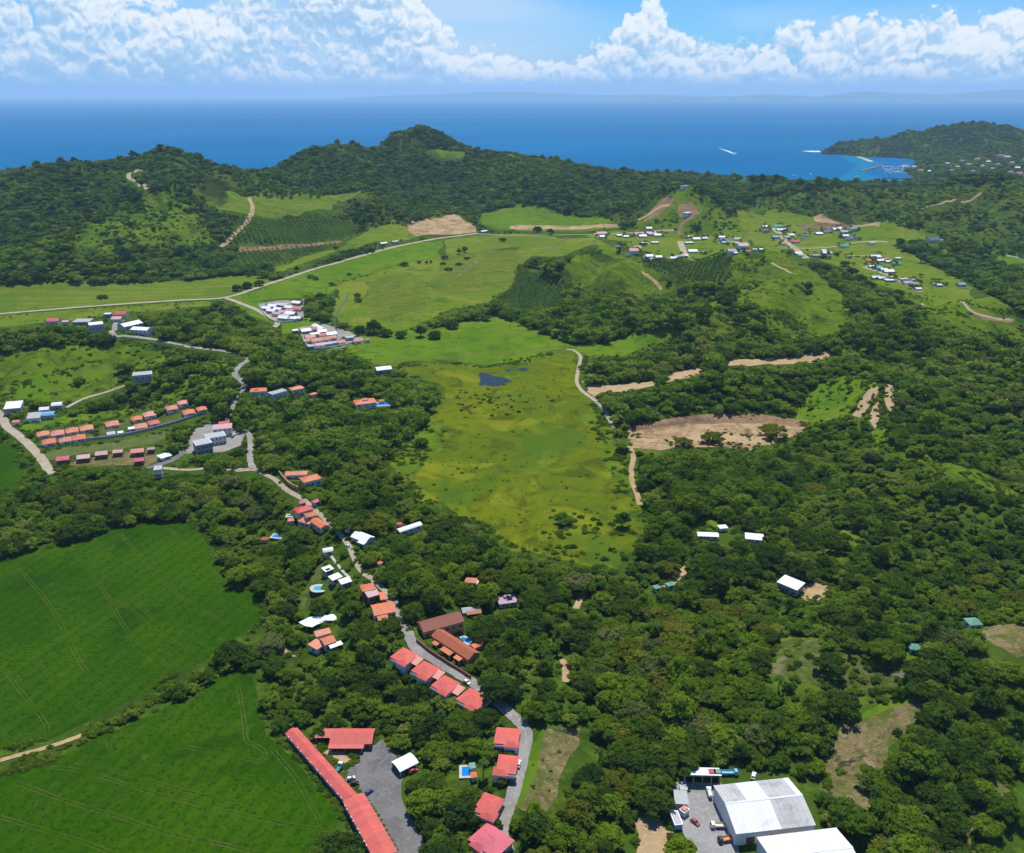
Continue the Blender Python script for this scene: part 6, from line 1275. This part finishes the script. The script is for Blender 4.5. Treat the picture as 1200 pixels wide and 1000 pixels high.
# coast on the horizon
def far_coast(name, pts, Y, depth):
    # pts: (u, v of the crest); a mountain mass of real depth standing on the sea
    us = np.linspace(pts[0][0], pts[-1][0], 160); vs = np.interp(us, [p[0] for p in pts], [p[1] for p in pts]); x, _, z = at_dist(us, vs, Y)
    z = np.maximum(z + 60 * fbm(x, 0 * x + 5, 4600, 5), SEA + 2); n = len(us); V_ = []
    for k, (dy, f) in enumerate(((-depth, 0.0), (-depth * .6, .45), (-depth * .25, .8), (0, 1.0), (depth * .5, .5), (depth, 0.0))): V_ += [(a * (1 + dy / Y), Y + dy + 300 * math.sin(i * .7 + k), SEA - 3 + (c - SEA + 3) * f * (1 + (.15 * math.sin(i * 1.3 + k * 2) if 0 < k < 3 else 0))) for i, (a, c) in enumerate(zip(x, z))]
    F_ = [(k * n + i, k * n + i + 1, (k + 1) * n + i + 1, (k + 1) * n + i) for k in range(5) for i in range(n - 1)]
    o = link(name, mesh_from(name, V_, F_, True), None, MATS['terrain']); o['kind'] = 'structure'
far_coast('hills', [(380, 118), (420, 114), (480, 111.5), (540, 110), (570, 107.5), (610, 107), (640, 109), (700, 111), (780, 112), (860, 113), (900, 114), (960, 118)], 56000, 3000)
far_coast('hills', [(700, 119), (760, 116), (850, 114), (900, 111), (960, 113), (1000, 108), (1020, 106.5), (1060, 109), (1100, 110), (1150, 107), (1200, 105), (1260, 107), (1400, 112), (1500, 119)], 50000, 3000)

# trodden earth around the village houses
for u, v, w_, k in YARDS:
    if v < 215: continue
    c = ground([u], [v + 1.5])[0]; dep = (c[1] * CP - (c[2] - HC) * SP) / FPX; r_ = w_ * dep * .62; a0 = k * 1.3
    sheet('yard', [(c[0] + r_ * (1 + .3 * math.sin(3 * a + k)) * math.cos(a + a0), c[1] + r_ * 1.3 * (1 + .3 * math.cos(2 * a + k)) * math.sin(a + a0)) for a in np.linspace(0, 6.0, 12)], MATS[('gravel', 'dry_grass', 'dirt')[k % 3]], .22, .8, world=True)
# ------------------------------------------------------------------ vegetation: where it stands
def lookup(u, v): return MASK[np.clip(v, 0, 999).astype(int), np.clip(u, 0, 1199).astype(int)]
cands = []
yb = 258.0
while yb < 4000:
    s = float(np.interp(yb, [250, 500, 900, 1500, 2300, 4000], [7.0, 7.4, 8.4, 9.8, 11.5, 13.0]))
    hw = 0.66 * yb + 30; n = int(2 * hw / s); xs = -hw + s * (np.arange(n) + rng.uniform(0, 1))
    cands.append(np.stack([xs + rng.uniform(-.42, .42, n) * s, yb + rng.uniform(-.42, .42, n) * s, np.full(n, s)], 1)); yb += s
# the far headland beyond the bay
for yb in np.arange(4150, 5500, 15.0):
    xs = np.arange(0.29 * yb, 0.66 * yb, 15.0); cands.append(np.stack([xs + rng.uniform(-6, 6, len(xs)), yb + rng.uniform(-6, 6, len(xs)), np.full(len(xs), 15.0)], 1))
Cd = np.concatenate(cands); X, Y, S_ = Cd.T; Z = hgt(X, Y)
# drop what relief hides by more than a tree's height
run = np.maximum.accumulate((GZ - HC) / GYY, 0)
ii = np.clip(np.searchsorted(GY, Y) - 1, 0, NR - 1); jj = np.clip(((X / (AX * Y + BX) + 1) / 2 * (NCOL - 1)).round().astype(int), 0, NCOL - 1)
jj2 = np.clip(((X * GY[ii] / Y / (AX * GY[ii] + BX) + 1) / 2 * (NCOL - 1)).round().astype(int), 0, NCOL - 1)
vis = (Z + 26 - HC) / Y > run[ii, jj2]
keep = vis & (Z > SEA + 0.7)
X, Y, Z, S_ = X[keep], Y[keep], Z[keep], S_[keep]; N = len(X)
big = fbm(X, Y, 90, 3)
dist = np.hypot(X, Y)
rad = np.clip(S_ * 0.82 * (1 + 0.9 * big + 0.36 * rng.standard_normal(N)), 2.2, 10.0)
east = np.clip((X - 60) / 120, 0, 1) * np.clip((900 - Y) / 200, 0, 1)          # lower, denser scrub wood on the eastern slopes
rad = rad * (1 - 0.20 * east)
typ = np.zeros(N, int)
q = rng.uniform(0, 1, N)
typ[q < 0.14] = 1; typ[(q > 0.93)] = 2; typ[(q > 0.14) & (q < 0.18)] = 4
rad[typ == 1] *= 1.35
giant = rng.uniform(0, 1, N) < .04; rad[giant] = np.minimum(rad[giant] * 1.5, 11)
spur = (ridged(X, Y, 260, 4) + .5 * fbm(X, Y, 120, 3) > .52) & (Y > 1500); rad[spur] *= .62
rad[typ == 4] = np.clip(rad[typ == 4], 2.4, 4.0)
hh = rad * np.array([1.6, 1.0, 2.6, 0.8, 2.6])[typ]
def code_at(dx, dz): return lookup(*project(X + dx, Y, Z + dz))
c0, c1, c2 = code_at(0, 0.8), code_at(0, hh * .55), code_at(0, hh * .92); cl, cr = code_at(-rad * .8, hh * .6), code_at(rad * .8, hh * .6)
cx = sum(((code_at(a_ * rad, b_ * hh) == 1).astype(int)) for a_, b_ in ((-.55, .25), (.55, .25), (-.55, .85), (.55, .85)))
op = (cx > 1) | ((cx > 0) & (rng.uniform(0, 1, N) < .7)) | (c1 == 1) | (c2 == 1) | ((c0 == 1) & (rng.uniform(0, 1, N) < .9)) | (((cl == 1) | (cr == 1)) & (rng.uniform(0, 1, N) < .8)) | (c0 == 4) | (c1 == 4)
thin = (c0 == 5) | (c1 == 5); scrub = (c0 == 2) | (c1 == 2) | thin; sparse = (c0 == 3) | (c1 == 3)
u_ = rng.uniform(0, 1, N); clump = fbm(X + 500, Y, 45, 3)
ok = ~op & np.where(thin, u_ < .16 + .5 * (clump > .08), np.where(scrub, u_ < np.where(Y > 1500, .42 + .5 * (clump > -.05), np.where(Y < 700, .34 + .5 * (clump > 0.0), .26 + 0.6 * (clump > 0.08))), np.where(sparse, u_ < 0.30 + 0.6 * (clump > 0.05), True)))
small = scrub & ok & (rng.uniform(0, 1, N) < .93); typ[small] = 3; rad[small] = np.clip(rad[small] * .55, 1.2, np.where(Y[small] > 1500, 5.0, 3.0))
ok &= dist > 255
ok &= ~spur | (rng.uniform(0, 1, N) < .75)
X, Y, Z, rad, typ, small, spur = X[ok], Y[ok], Z[ok], rad[ok], typ[ok], small[ok], spur[ok]
# ground cover bushes in the gaps of the near wood and the reed tufts of the marsh
nb = 34000
by = 262 + (1150 - 262) * np.sqrt(rng.uniform(0, 1, nb)); bx = rng.uniform(-1, 1, nb) * (0.65 * by + 20); bz = hgt(bx, by); br = rng.uniform(1.2, 3.0, nb)
bc = lookup(*project(bx, by, bz + 1.0)); bc2 = lookup(*project(bx, by, bz + br * 1.1))
kb = (bc != 1) & (bc2 != 1) & (bc != 4) & (bc != 5) & ((bc == 0) | (bc == 3) | (fbm(bx, by, 30, 3) > 0.05))
bx, by, bz, br = bx[kb], by[kb], bz[kb], br[kb]
# hand-placed vegetation: (pixel of the foot, radius m, form, tone, label, category, group)
HAND = []
def tree_at(u, v, r, form, tone, label, cat='tree', group=None, fixed=None): HAND.append((u, v, r, form, tone, label, cat, group))
G1 = 'lone trees in the meadow'
for u, v, r_, f, t, lb in [(474, 312, 8, 'round', 'leaf_dark', 'broad dark tree standing alone at the west end of the meadow group'), (491, 309, 5, 'round', 'leaf_dark', 'small round tree next to the broad dark one in the meadow'), (500, 310, 3.6, 'tall', 'leaf_dark', 'slim tree in the meadow, first of the slender pair'), (505, 309, 3.6, 'tall', 'leaf_dark', 'slim tree in the meadow, second of the slender pair'),
    (521, 304, 8, 'round', 'leaf_dark', 'round dark tree in the middle of the meadow group'), (519, 310, 6, 'bush', 'leaf_dark', 'low dark bush below the round meadow tree'), (538, 298, 6, 'tall', 'leaf_dark', 'tall dark tree of the meadow pair, nearer the tracks'), (545, 296, 7, 'tall', 'leaf_dark', 'tallest dark tree at the back of the meadow group'), (547, 304, 7, 'bush', 'leaf_dark', 'round dark bush at the east end of the meadow group'), (538, 311, 7, 'bush', 'leaf_dark', 'dark bush in front of the tall meadow pair'), (526, 317, 8, 'bush', 'leaf_dark', 'widest dark bush lowest in the meadow group'),
    (389, 335, 6, 'round', 'leaf_dark', 'single round tree in the meadow above the compounds'), (364, 326, 7, 'round', 'leaf_mid', 'left tree of the touching pair by the straight road'), (370, 328, 6, 'round', 'leaf_mid', 'right tree of the touching pair by the straight road'), (348, 319, 6, 'tall', 'leaf_dark', 'upright tree close to the straight road'), (327, 325, 10, 'round', 'leaf_mid', 'wide tree by the straight road above the tree clump'), (409, 323, 5, 'round', 'leaf_mid', 'small lone tree in the meadow south of the straight road'), (304, 335, 10, 'round', 'leaf_dark', 'east tree of the dark clump at the road fork'), (290, 338, 10, 'round', 'leaf_dark', 'middle tree of the dark clump at the road fork'), (278, 341, 10, 'round', 'leaf_dark', 'west tree of the dark clump at the road fork'),
    (363, 356, 9, 'round', 'leaf_mid', 'tall tree at the upper corner of the gravel road compound'), (376, 350, 9, 'round', 'leaf_dark', 'dark tree east of the gravel road compound'), (386, 356, 9, 'round', 'leaf_mid', 'outer tree east of the gravel road compound'), (364, 370, 10, 'round', 'leaf_dark', 'broad dark tree touching the gravel road compound'), (378, 370, 8, 'tall', 'leaf_bright', 'bright slender trees east of the compound wall'), (419, 348, 6, 'round', 'leaf_mid', 'tree by the stream, upper of two'), (420, 354, 7, 'round', 'leaf_mid', 'tree by the stream, lower of two'),
    (402, 384, 8, 'round', 'leaf_grey', 'greyish tree behind the marsh compound'), (422, 390, 9, 'round', 'leaf_dark', 'first tree of the hedge east of the marsh compound'), (438, 391, 11, 'tall', 'leaf_dark', 'pointed dark tree of the hedge east of the marsh compound'), (452, 394, 10, 'round', 'leaf_dark', 'round tree of the hedge east of the pointed dark tree'), (470, 396, 9, 'round', 'leaf_dark', 'third round tree of the hedge towards the meadow'), (493, 395, 8, 'tall', 'leaf_dark', 'upright tree in the hedge line across the valley'), (510, 397, 10, 'round', 'leaf_dark', 'wide tree in the hedge line across the valley'), (530, 385, 10, 'round', 'leaf_dark', 'dark tree where the hedge line rises'), (550, 372, 9, 'round', 'leaf_mid', 'tree where the hedge line meets the plantation'), (570, 376, 8, 'round', 'leaf_mid', 'tree at the upper end of the hedge line'),
    (589, 283, 9, 'round', 'leaf_dark', 'single round tree below the dirt road crossing the plain'), (630, 272, 12, 'round', 'leaf_dark', 'wide dark tree by the ploughed field on the plain'), (645, 275, 8, 'tall', 'leaf_dark', 'upright dark tree by the ploughed field on the plain'), (120, 350, 9, 'bush', 'leaf_mid', 'row of scrub dividing the striped pasture')]: tree_at(u, v, r_, f, t, lb, 'tree', G1)
tree_at(272, 774, 10.5, 'round', 'leaf_dark', 'big round dark tree at the corner between the two rice fields')
tree_at(252, 779, 4.0, 'round', 'leaf_mid', 'small tree beside the big round one between the rice fields')
tree_at(497, 950, 8.5, 'round', 'leaf_bright', 'bright green spreading tree casting its shadow on the car park')
tree_at(627, 957, 4.0, 'tall', 'leaf_bright', 'lone leafy tree on the foot of the grass bank')
tree_at(797, 1003, 7.2, 'round', 'leaf_bright', 'bright green tree at the low corner of the concrete yard')
tree_at(905, 512, 15, 'umbrella', 'leaf_olive', 'wide olive tree standing in the quarry cut'); tree_at(835, 518, 12, 'umbrella', 'leaf_olive', 'yellowish wide tree in front of the quarry cut'); tree_at(800, 522, 9, 'umbrella', 'leaf_olive', 'thin olive tree at the west side of the quarry')
tree_at(888, 418, 12, 'umbrella', 'leaf_olive', 'yellow-olive tree above the wooded knoll'); tree_at(776, 438, 12, 'round', 'leaf_grey', 'pale grey-green tree beside the dirt cutting'); tree_at(680, 433, 3, 'tall', 'leaf_mid', 'small tree at the bend of the marsh track')
for u, v, r_ in [(900, 650, 15), (870, 640, 13), (940, 628, 14), (978, 630, 14), (850, 660, 12), (935, 660, 13), (1000, 600, 13), (885, 610, 12)]: tree_at(u, v + 12, r_, 'umbrella', 'leaf_dark', 'very wide dark flat-crowned tree around the white roofs of the eastern wood', 'tree', 'very wide trees of the eastern wood')
for u, v, r_ in [(1180, 470, 20), (1140, 455, 16), (1195, 565, 14), (1100, 445, 14), (1060, 470, 13), (1150, 420, 14), (1120, 500, 13)]: tree_at(u, v + 8, r_, 'umbrella', 'leaf_grey', 'wide pale grey-green tree on the eastern hills', 'tree', 'pale wide trees on the eastern hills')
for u, v, r_ in [(950, 290, 1), (1095, 298, 12), (1110, 306, 13), (1075, 296, 11), (1125, 312, 13), (1140, 330, 14), (1155, 338, 14), (1070, 288, 11), (1055, 285, 10), (1165, 322, 14), (1175, 345, 15), (1120, 295, 11), (1145, 300, 12), (998, 322, 13), (1008, 330, 12), (1018, 338, 12), (990, 312, 11), (1052, 348, 11), (1060, 362, 14), (965, 303, 8), (980, 300, 7)]:
    if r_ > 2: tree_at(u, v, r_, 'round', 'leaf_dark', 'dark rounded tree of the tree belt beside the far village', 'tree', 'tree belt beside the far village')
hr = np.random.default_rng(21)
for t_ in np.linspace(0, 1, 64):                      # hedge on the bank between the rice fields
    u = -5 + 262 * t_; v = np.interp(u, [-5, 24, 50, 96, 130, 180, 212, 262], [903, 896, 886, 866, 850, 822, 806, 781])
    if 48 < u < 92 and hr.uniform() < .6: continue
    tree_at(u + hr.uniform(-3, 3), v + hr.uniform(-5, 4), hr.uniform(1.6, 3.4), 'bush', ('leaf_mid', 'leaf_scrub', 'leaf_bright')[hr.integers(3)], 'shrub in the hedge on the bank between the two rice fields', 'shrub', 'hedge shrubs between the rice fields')
for t_ in np.linspace(0, 1, 42):                      # scrub between the lower rice field and the stable roof
    u = 318 + 92 * t_; v = np.interp(u, [318, 330, 352, 380, 410], [858, 868, 890, 925, 968]); tree_at(u + hr.uniform(-2, 5), v + hr.uniform(-3, 4), hr.uniform(1.2, 2.2), 'bush', ('leaf_scrub', 'leaf_mid')[hr.integers(2)], 'shrub in the strip between rice field and long red roof', 'shrub', 'shrubs beside the long red roof')
for t_ in np.linspace(0, 1, 20):                      # clipped bushes along the car park side
    u = 404 + 58 * t_; v = np.interp(u, [404, 420, 440, 462], [906, 928, 955, 997]); tree_at(u + 2.5, v, 1.1, 'bush', 'leaf_bright', 'small garden bush between the long red roof and the car park', 'shrub', 'garden bushes by the car park')
for u, v, r_ in [(380, 983, 4.0), (392, 990, 4.5), (402, 985, 3.5), (388, 1000, 4.5), (372, 996, 3.5), (410, 996, 3.5)]: tree_at(u, v + 6, r_, 'round', 'leaf_mid', 'tree in the clump at the low end of the rice field beside the red roof', 'tree', 'tree clump at the low end of the rice field')
for k in range(70):                                   # scattered bushes in the marsh
    u, v = hr.uniform(470, 735), hr.uniform(425, 655)
    if lookup(np.array([u]), np.array([v]))[0] != 1 or (540 < u < 625 and 425 < v < 458): continue
    tree_at(u, v, hr.uniform(.9, 1.9), 'bush', ('leaf_olive', 'leaf_bright', 'leaf_scrub')[hr.integers(3)], 'low bush scattered in the yellow-green marsh', 'shrub', 'bushes scattered in the marsh')
for k in range(60):
    u, v = 560 + 30 * hr.standard_normal(), 472 + 9 * hr.standard_normal(); tree_at(u, v, hr.uniform(1.2, 2.6), 'bush', ('leaf_dark', 'leaf_olive')[hr.integers(2)], 'dark reed clump on the bank below the pond', 'shrub', 'reed clumps below the pond')

for u, v, r_ in [(484, 924, 4.0), (488, 940, 4.2), (496, 966, 4.6), (508, 978, 5.5), (516, 994, 6), (500, 914, 4.5), (514, 930, 5.5), (523, 950, 5), (528, 972, 5.5), (540, 990, 5), (502, 1004, 5)]: tree_at(u, v, r_, 'round', ('leaf_mid', 'leaf_dark', 'leaf_bright')[int(u) % 3], 'tree in the grove between the car park and the lower villas', 'tree', 'grove beside the car park')
for u, v in [(464, 790), (476, 797), (490, 806), (503, 813), (514, 824), (528, 833), (541, 843), (556, 847), (583, 886), (597, 886), (588, 919), (568, 968), (582, 969), (574, 1008)]: tree_at(u, v, 2.9, 'round', ('leaf_mid', 'leaf_dark')[int(v) % 2], 'low garden tree in front of a salmon-roofed villa', 'tree', 'garden trees below the villas')
for k in range(40):
    u, v = hr.uniform(632, 752), hr.uniform(596, 662); tree_at(u, v, hr.uniform(.9, 2.8), 'bush', ('leaf_bright', 'leaf_scrub', 'leaf_mid')[hr.integers(3)], 'bush in the lighter near end of the marsh', 'shrub', 'bushes at the near end of the marsh')
# ------------------------------------------------------------------ vegetation: planting
TONES = {'leaf_dark': 'dark green', 'leaf_mid': 'mid green', 'leaf_bright': 'bright green', 'leaf_olive': 'olive green', 'leaf_grey': 'grey-green', 'leaf_palm': 'green', 'leaf_scrub': 'fresh green'}
def plant(kind, name, x, y, z, rz, sc, k, tone, label, cat, group):
    o = empty(name, (x, y, z), rz); o.scale = (sc, sc, sc); tag(o, label, cat, group)
    c = link('fronds' if kind == 'palm' else 'crown', CROWN[kind, k], o); link('trunk' if kind != 'bush' else 'stem', TRUNK[kind, k], o)
    if tone:
        c.material_slots[0].link = 'OBJECT'; c.material_slots[0].material = MATS[tone]
    return o
RADIUS = {'round': 5.8, 'umbrella': 8.0, 'tall': 4.4, 'bush': 5.4, 'palm': 3.4}
NV = {'round': 5, 'umbrella': 3, 'tall': 2, 'bush': 3, 'palm': 3}
NAMES = {'round': 'broadleaf_tree', 'umbrella': 'umbrella_tree', 'tall': 'slender_tree', 'bush': 'shrub', 'palm': 'palm_tree'}
for i, (u, v, r_, form, tone, label, cat, group) in enumerate(HAND):
    g_ = ground([u], [v])[0]; sc = r_ / RADIUS[form]
    plant(form, NAMES[form], g_[0], g_[1], float(hgt(g_[0], g_[1])) - (1.7 * sc if form in ('round', 'tall', 'umbrella') else .15), i * 2.4, sc, i % NV[form], tone, label, cat, group)
# the wood: what shows largest becomes single trees, the mass behind them one object
LAND = [(60, 620, 'the upper rice field'), (200, 590, 'the upper rice field'), (110, 570, 'the pink row'), (185, 560, 'the three-storey house'), (300, 640, 'the small red pavilion'), (310, 700, 'the rice field corner'), (352, 560, 'the curved garden wall'), (362, 605, 'the roadside cluster'), (425, 630, 'the white gabled house'), (480, 620, 'the white arched roof'), (395, 675, 'the white cabins'), (374, 692, 'the turquoise pool'), (448, 705, 'the orange guesthouse'), (376, 725, 'the shade cloth'), (378, 752, 'the three-roofed house'), (338, 763, 'the dirt yard'),
    (272, 755, 'the big rice corner tree'), (320, 810, 'the lower rice field'), (350, 845, 'the top of the long red roof'), (405, 862, 'the red-roofed hall'), (475, 893, 'the white carport'), (478, 945, 'the car park'), (548, 904, 'the rectangular pool'), (480, 770, 'the first villa'), (515, 795, 'the second villa row'), (555, 822, 'the fourth villa'), (592, 862, 'the bend villa'), (573, 943, 'the shadowed villa'), (575, 985, 'the rose-pink villa'), (515, 728, 'the brown lodge block'), (540, 755, 'the rust-red lodge wing'), (594, 703, 'the pink cottage'), (552, 680, 'the orange cottage'), (680, 705, 'the forked dirt road'), (662, 787, 'the short dirt road'), (610, 800, 'the concrete road'), (655, 880, 'the grass bank'), (630, 950, 'the foot of the bank'), (680, 950, 'the bank shrubs'), (778, 862, 'the small dirt path'), (760, 965, 'the dirt track'), (820, 905, 'the open-fronted shed'), (890, 905, 'the large warehouse'), (970, 950, 'the second warehouse'), (700, 665, 'the marsh edge'), (620, 650, 'the marsh edge'), (780, 685, 'the sage cottages'), (835, 622, 'the long white roof'), (884, 630, 'the notched white roof'), (925, 684, 'the white house with bare soil'), (985, 645, 'the eastern clearing'), (930, 775, 'the scrub clearing'), (1070, 757, 'the sunk green house'), (1140, 728, 'the upper green house'), (1030, 850, 'the dry brown slope'), (1185, 750, 'the high dry patch'), (1165, 940, 'the low dry patch'), (1080, 940, 'the dark slope wood'), (1100, 620, 'the far eastern wood'), (1020, 560, 'the ridge path'), (840, 540, 'the quarry'), (760, 590, 'the quarry track'), (860, 800, 'the mid-slope wood'), (740, 780, 'the wood by the dirt road')]
def zone(u, v):
    """where the tree stands, by the landmark next to it"""
    d, k = min((math.hypot(u - a, (v - b) * 1.3), i) for i, (a, b, _) in enumerate(LAND)); a, b, ph = LAND[k]
    side = 'close to' if d < 14 else ('behind' if v < b else 'in front of') if abs(v - b) * 1.3 > abs(u - a) else 'beside'
    return side + ' ' + ph
forms = ['round', 'umbrella', 'tall', 'bush', 'palm']
PX, PY = project(X, Y, Z + rad); depth = Y * CP - (Z - HC) * SP; size = rad / depth * FPX
inview = (PX > -8) & (PX < 1208) & (PY > 0) & (PY < 1012)
single = np.zeros(len(X), bool)
LIMIT = {0: 280, 1: 130, 2: 120, 3: 120, 4: 140}
for t in range(5):
    idx_ = np.nonzero(inview & (typ == t) & (PY > 560))[0]; idx_ = idx_[np.argsort(-size[idx_])][:LIMIT[t]]; single[idx_] = True
tone_n = fbm(X + 40, Y, 60, 3) + .25 * rng.standard_normal(len(X))
for i in np.nonzero(single)[0]:
    f = forms[typ[i]]; tn = tone_n[i]
    tone = 'leaf_palm' if f == 'palm' else ('leaf_dark' if tn < -.22 else 'leaf_mid' if tn < .12 else 'leaf_bright' if tn < .40 else 'leaf_olive' if tn < .52 else 'leaf_grey')
    if f == 'umbrella' and tone == 'leaf_bright': tone = 'leaf_olive'
    wz = zone(PX[i], PY[i]) or 'in the wood'
    what = {'round': 'round-crowned tree', 'umbrella': 'wide flat-crowned tree', 'tall': 'slender tall tree', 'bush': 'shrub', 'palm': 'palm tree'}[f]
    big_ = 'very large ' if size[i] > 17 else 'large ' if size[i] > 13 else 'small ' if size[i] < 8 else 'medium '
    plant(f, NAMES[f], X[i], Y[i], Z[i] - (.3 if f in ('bush', 'palm') else .9 * rad[i] / RADIUS[f]), rng.uniform(0, 6.28), rad[i] / RADIUS[f], int(rng.integers(NV[f])), tone, '%s%s %s %s' % (big_, TONES[tone], what, wz), 'shrub' if f == 'bush' else 'tree', '%s %s' % ({'round': 'round-crowned trees', 'umbrella': 'flat-crowned trees', 'tall': 'slender trees', 'bush': 'shrubs', 'palm': 'palms'}[f], wz))
rest = ~single
base_id = np.array([0, 4, 6, 8, 0]); cnt = np.array([4, 2, 2, 2, 3]); RAD = np.array([RADIUS[f] for f in forms])
def mass(name, m, coll):
    t = typ[m]; t = np.where(t == 4, 0, t)
    n = int(m.sum()); fid = base_id[t] + (rng.integers(0, 100, n) % cnt[t])
    scatter(name, np.stack([X[m], Y[m], Z[m] - np.where(t == 3, .3, 1.1 * rad[m] / RAD[t])], 1), rng.uniform(0, 6.28, n), rad[m] / RAD[t], fid, coll)
mass('forest', rest & (Y < 700), NEAR); mass('forest', rest & (Y >= 700) & (Y < 1500), FAR); mass('forest', rest & (Y >= 1500) & ~spur, HILL); mass('scrub', rest & (Y >= 1500) & spur, HILLG)
scatter('undergrowth', np.stack([bx, by, bz - .2], 1), rng.uniform(0, 6.28, len(bx)), br / 5.4, 8 + rng.integers(0, 2, len(bx)), NEAR)
# shrubs along the ragged borders of marsh, meadows and fields
eb = []
for nm, px, mt, off, rg_ in PENDING:
    if nm in ('marsh_edge', 'grass_bank') or mt not in ('marsh', 'lush', 'meadow', 'slope_grass', 'dry_grass', 'dirt', 'quarry_earth', 'rice'): continue
    for p_, q_ in zip(px, px[1:] + px[:1]):
        if max(p_[1], q_[1]) < 300: continue
        for k in range(int(math.hypot(q_[0] - p_[0], q_[1] - p_[1]) / 1.6)):
            f_ = rng.uniform(); eb.append((p_[0] + f_ * (q_[0] - p_[0]) + rng.normal(0, 2.5), p_[1] + f_ * (q_[1] - p_[1]) + rng.normal(0, 2.0)))
eb = np.array(eb); ex, ey, _ = ground(eb[:, 0], eb[:, 1]).T; m_ = (fbm(ex, ey, 40, 3) > -.02) & (ey < 1600) & (ey > 262)
er = rng.uniform(.7, 2.4, len(ex)); es = lookup(*project(ex, ey, hgt(ex, ey) + er * 1.3))
near_road = np.zeros(len(ex), bool)
for nm, px, wd, mt, pw in ROADS:
    for p_, q_ in zip(px[:-1], px[1:]):
        dx, dy = q_[0] - p_[0], q_[1] - p_[1]; tt = np.clip(((eb[:, 0] - p_[0]) * dx + (eb[:, 1] - p_[1]) * dy) / (dx * dx + dy * dy), 0, 1); near_road |= np.hypot(eb[:, 0] - p_[0] - tt * dx, eb[:, 1] - p_[1] - tt * dy) < pw * .8
m_ &= ~near_road
scatter('shrubbery', np.stack([ex[m_], ey[m_], hgt(ex[m_], ey[m_]) - .2], 1), rng.uniform(0, 6.28, m_.sum()), er[m_] / 5.4, 8 + rng.integers(0, 2, m_.sum()), NEAR)
gb = np.array([(u + rng.normal(0, w_ * .8), v + rng.normal(1, 2.2)) for u, v, w_, k in YARDS if v > 215 for _ in range(7)]); gx_, gy_, _ = ground(gb[:, 0], gb[:, 1]).T; kg = lookup(*project(gx_, gy_, hgt(gx_, gy_) + 4)) != 9
scatter('shrubbery', np.stack([gx_, gy_, hgt(gx_, gy_) - .3], 1), rng.uniform(0, 6.28, len(gx_)), rng.uniform(.3, .9, len(gx_)), rng.integers(0, 10, len(gx_)), FAR)
# tufts of reeds and weeds in the open land
nt = 26000
ty = 280 + (1500 - 280) * rng.uniform(0, 1, nt) ** .8; tx = rng.uniform(-.66, .66, nt) * ty; tz = hgt(tx, ty); tu, tv = project(tx, ty, tz)
opn = (lookup(tu, tv) == 1) | (lookup(tu, tv) == 2); ricey = inside(tu, tv, np.array(RICE_A)) | inside(tu, tv, np.array(RICE_B))
def in_any(L_): return np.any([inside(tu, tv, np.array(p)) for p in L_], 0)
green = in_any([p[1] for p in PENDING if p[2] in ('marsh', 'meadow', 'lush', 'slope_grass', 'pasture', 'dry_grass')]) & ~in_any([p[1] for p in PENDING if p[2] in ('pond', 'deck', 'concrete', 'gravel', 'dirt', 'asphalt', 'yard_concrete', 'red_soil')])
cl_ = fbm(tx, ty, 38, 4); roadfree = np.ones(nt, bool)
for nm, px, wd, mt, pw in ROADS:
    for p_, q_ in zip(px[:-1], px[1:]):
        dx, dy = q_[0] - p_[0], q_[1] - p_[1]; tt = np.clip(((tu - p_[0]) * dx + (tv - p_[1]) * dy) / (dx * dx + dy * dy), 0, 1); roadfree &= np.hypot(tu - p_[0] - tt * dx, tv - p_[1] - tt * dy) > pw * .7
kt = opn & ~ricey & green & roadfree & (rng.uniform(0, 1, nt) < np.clip(.06 + 1.5 * cl_, .03, .6))
scatter('weeds', np.stack([tx[kt], ty[kt], tz[kt] - .1], 1), rng.uniform(0, 6.28, kt.sum()), rng.uniform(.08, .24, kt.sum()), 8 + rng.integers(0, 2, kt.sum()), FAR)
# oil palms in rows
pal = []
for px, st in (([(273, 257), (340, 253), (395, 256), (425, 262), (408, 280), (340, 285), (263, 287)], 11), ([(267, 297), (330, 291), (400, 287), (375, 296), (330, 310), (280, 308)], 11), ([(608, 312), (640, 318), (668, 336), (660, 362), (620, 366), (575, 352), (600, 340)], 9), ([(758, 314), (795, 302), (850, 296), (858, 315), (850, 332), (795, 330)], 9)):
    W = ground([p[0] for p in px], [p[1] for p in px])[:, :2]; lo, hi = W.min(0), W.max(0); gx, gy = np.meshgrid(np.arange(lo[0], hi[0], st), np.arange(lo[1], hi[1], st)); gx = gx + (np.arange(gx.shape[0])[:, None] % 2) * st / 2
    m = inside(gx.ravel(), gy.ravel(), W); q_ = np.stack([gx.ravel()[m], gy.ravel()[m]], 1) + rng.uniform(-.7, .7, (m.sum(), 2)); pal.append(q_)
pal = np.concatenate(pal); n = len(pal)
scatter('plantation_palms', np.column_stack([pal, hgt(pal[:, 0], pal[:, 1]) - .5]), rng.uniform(0, 6.28, n), rng.uniform(1.0, 1.45, n), rng.integers(0, 3, n), PALMS)
print('trees', len(X), 'single', single.sum(), 'hand', len(HAND), 'bushes', len(bx), 'palms', n)
# ------------------------------------------------------------------ air
hz = MB().box(-S * 1.02, S * 1.02, -60, S * 1.02, -62, 720)
hm = bpy.data.materials.new('haze'); hm.use_nodes = True; t = NT(hm.node_tree); t.n.clear()
pv = t.new('ShaderNodeVolumePrincipled'); pv.inputs['Color'].default_value = (0.56, 0.80, 1.0, 1); pv.inputs['Density'].default_value = 3.3e-5; pv.inputs['Anisotropy'].default_value = 0.2
ou = t.new('ShaderNodeOutputMaterial'); t.l.new(pv.outputs[0], ou.inputs['Volume'])
MATS['haze'] = hm; ho = hz.build('haze', 'haze'); ho['kind'] = 'stuff'
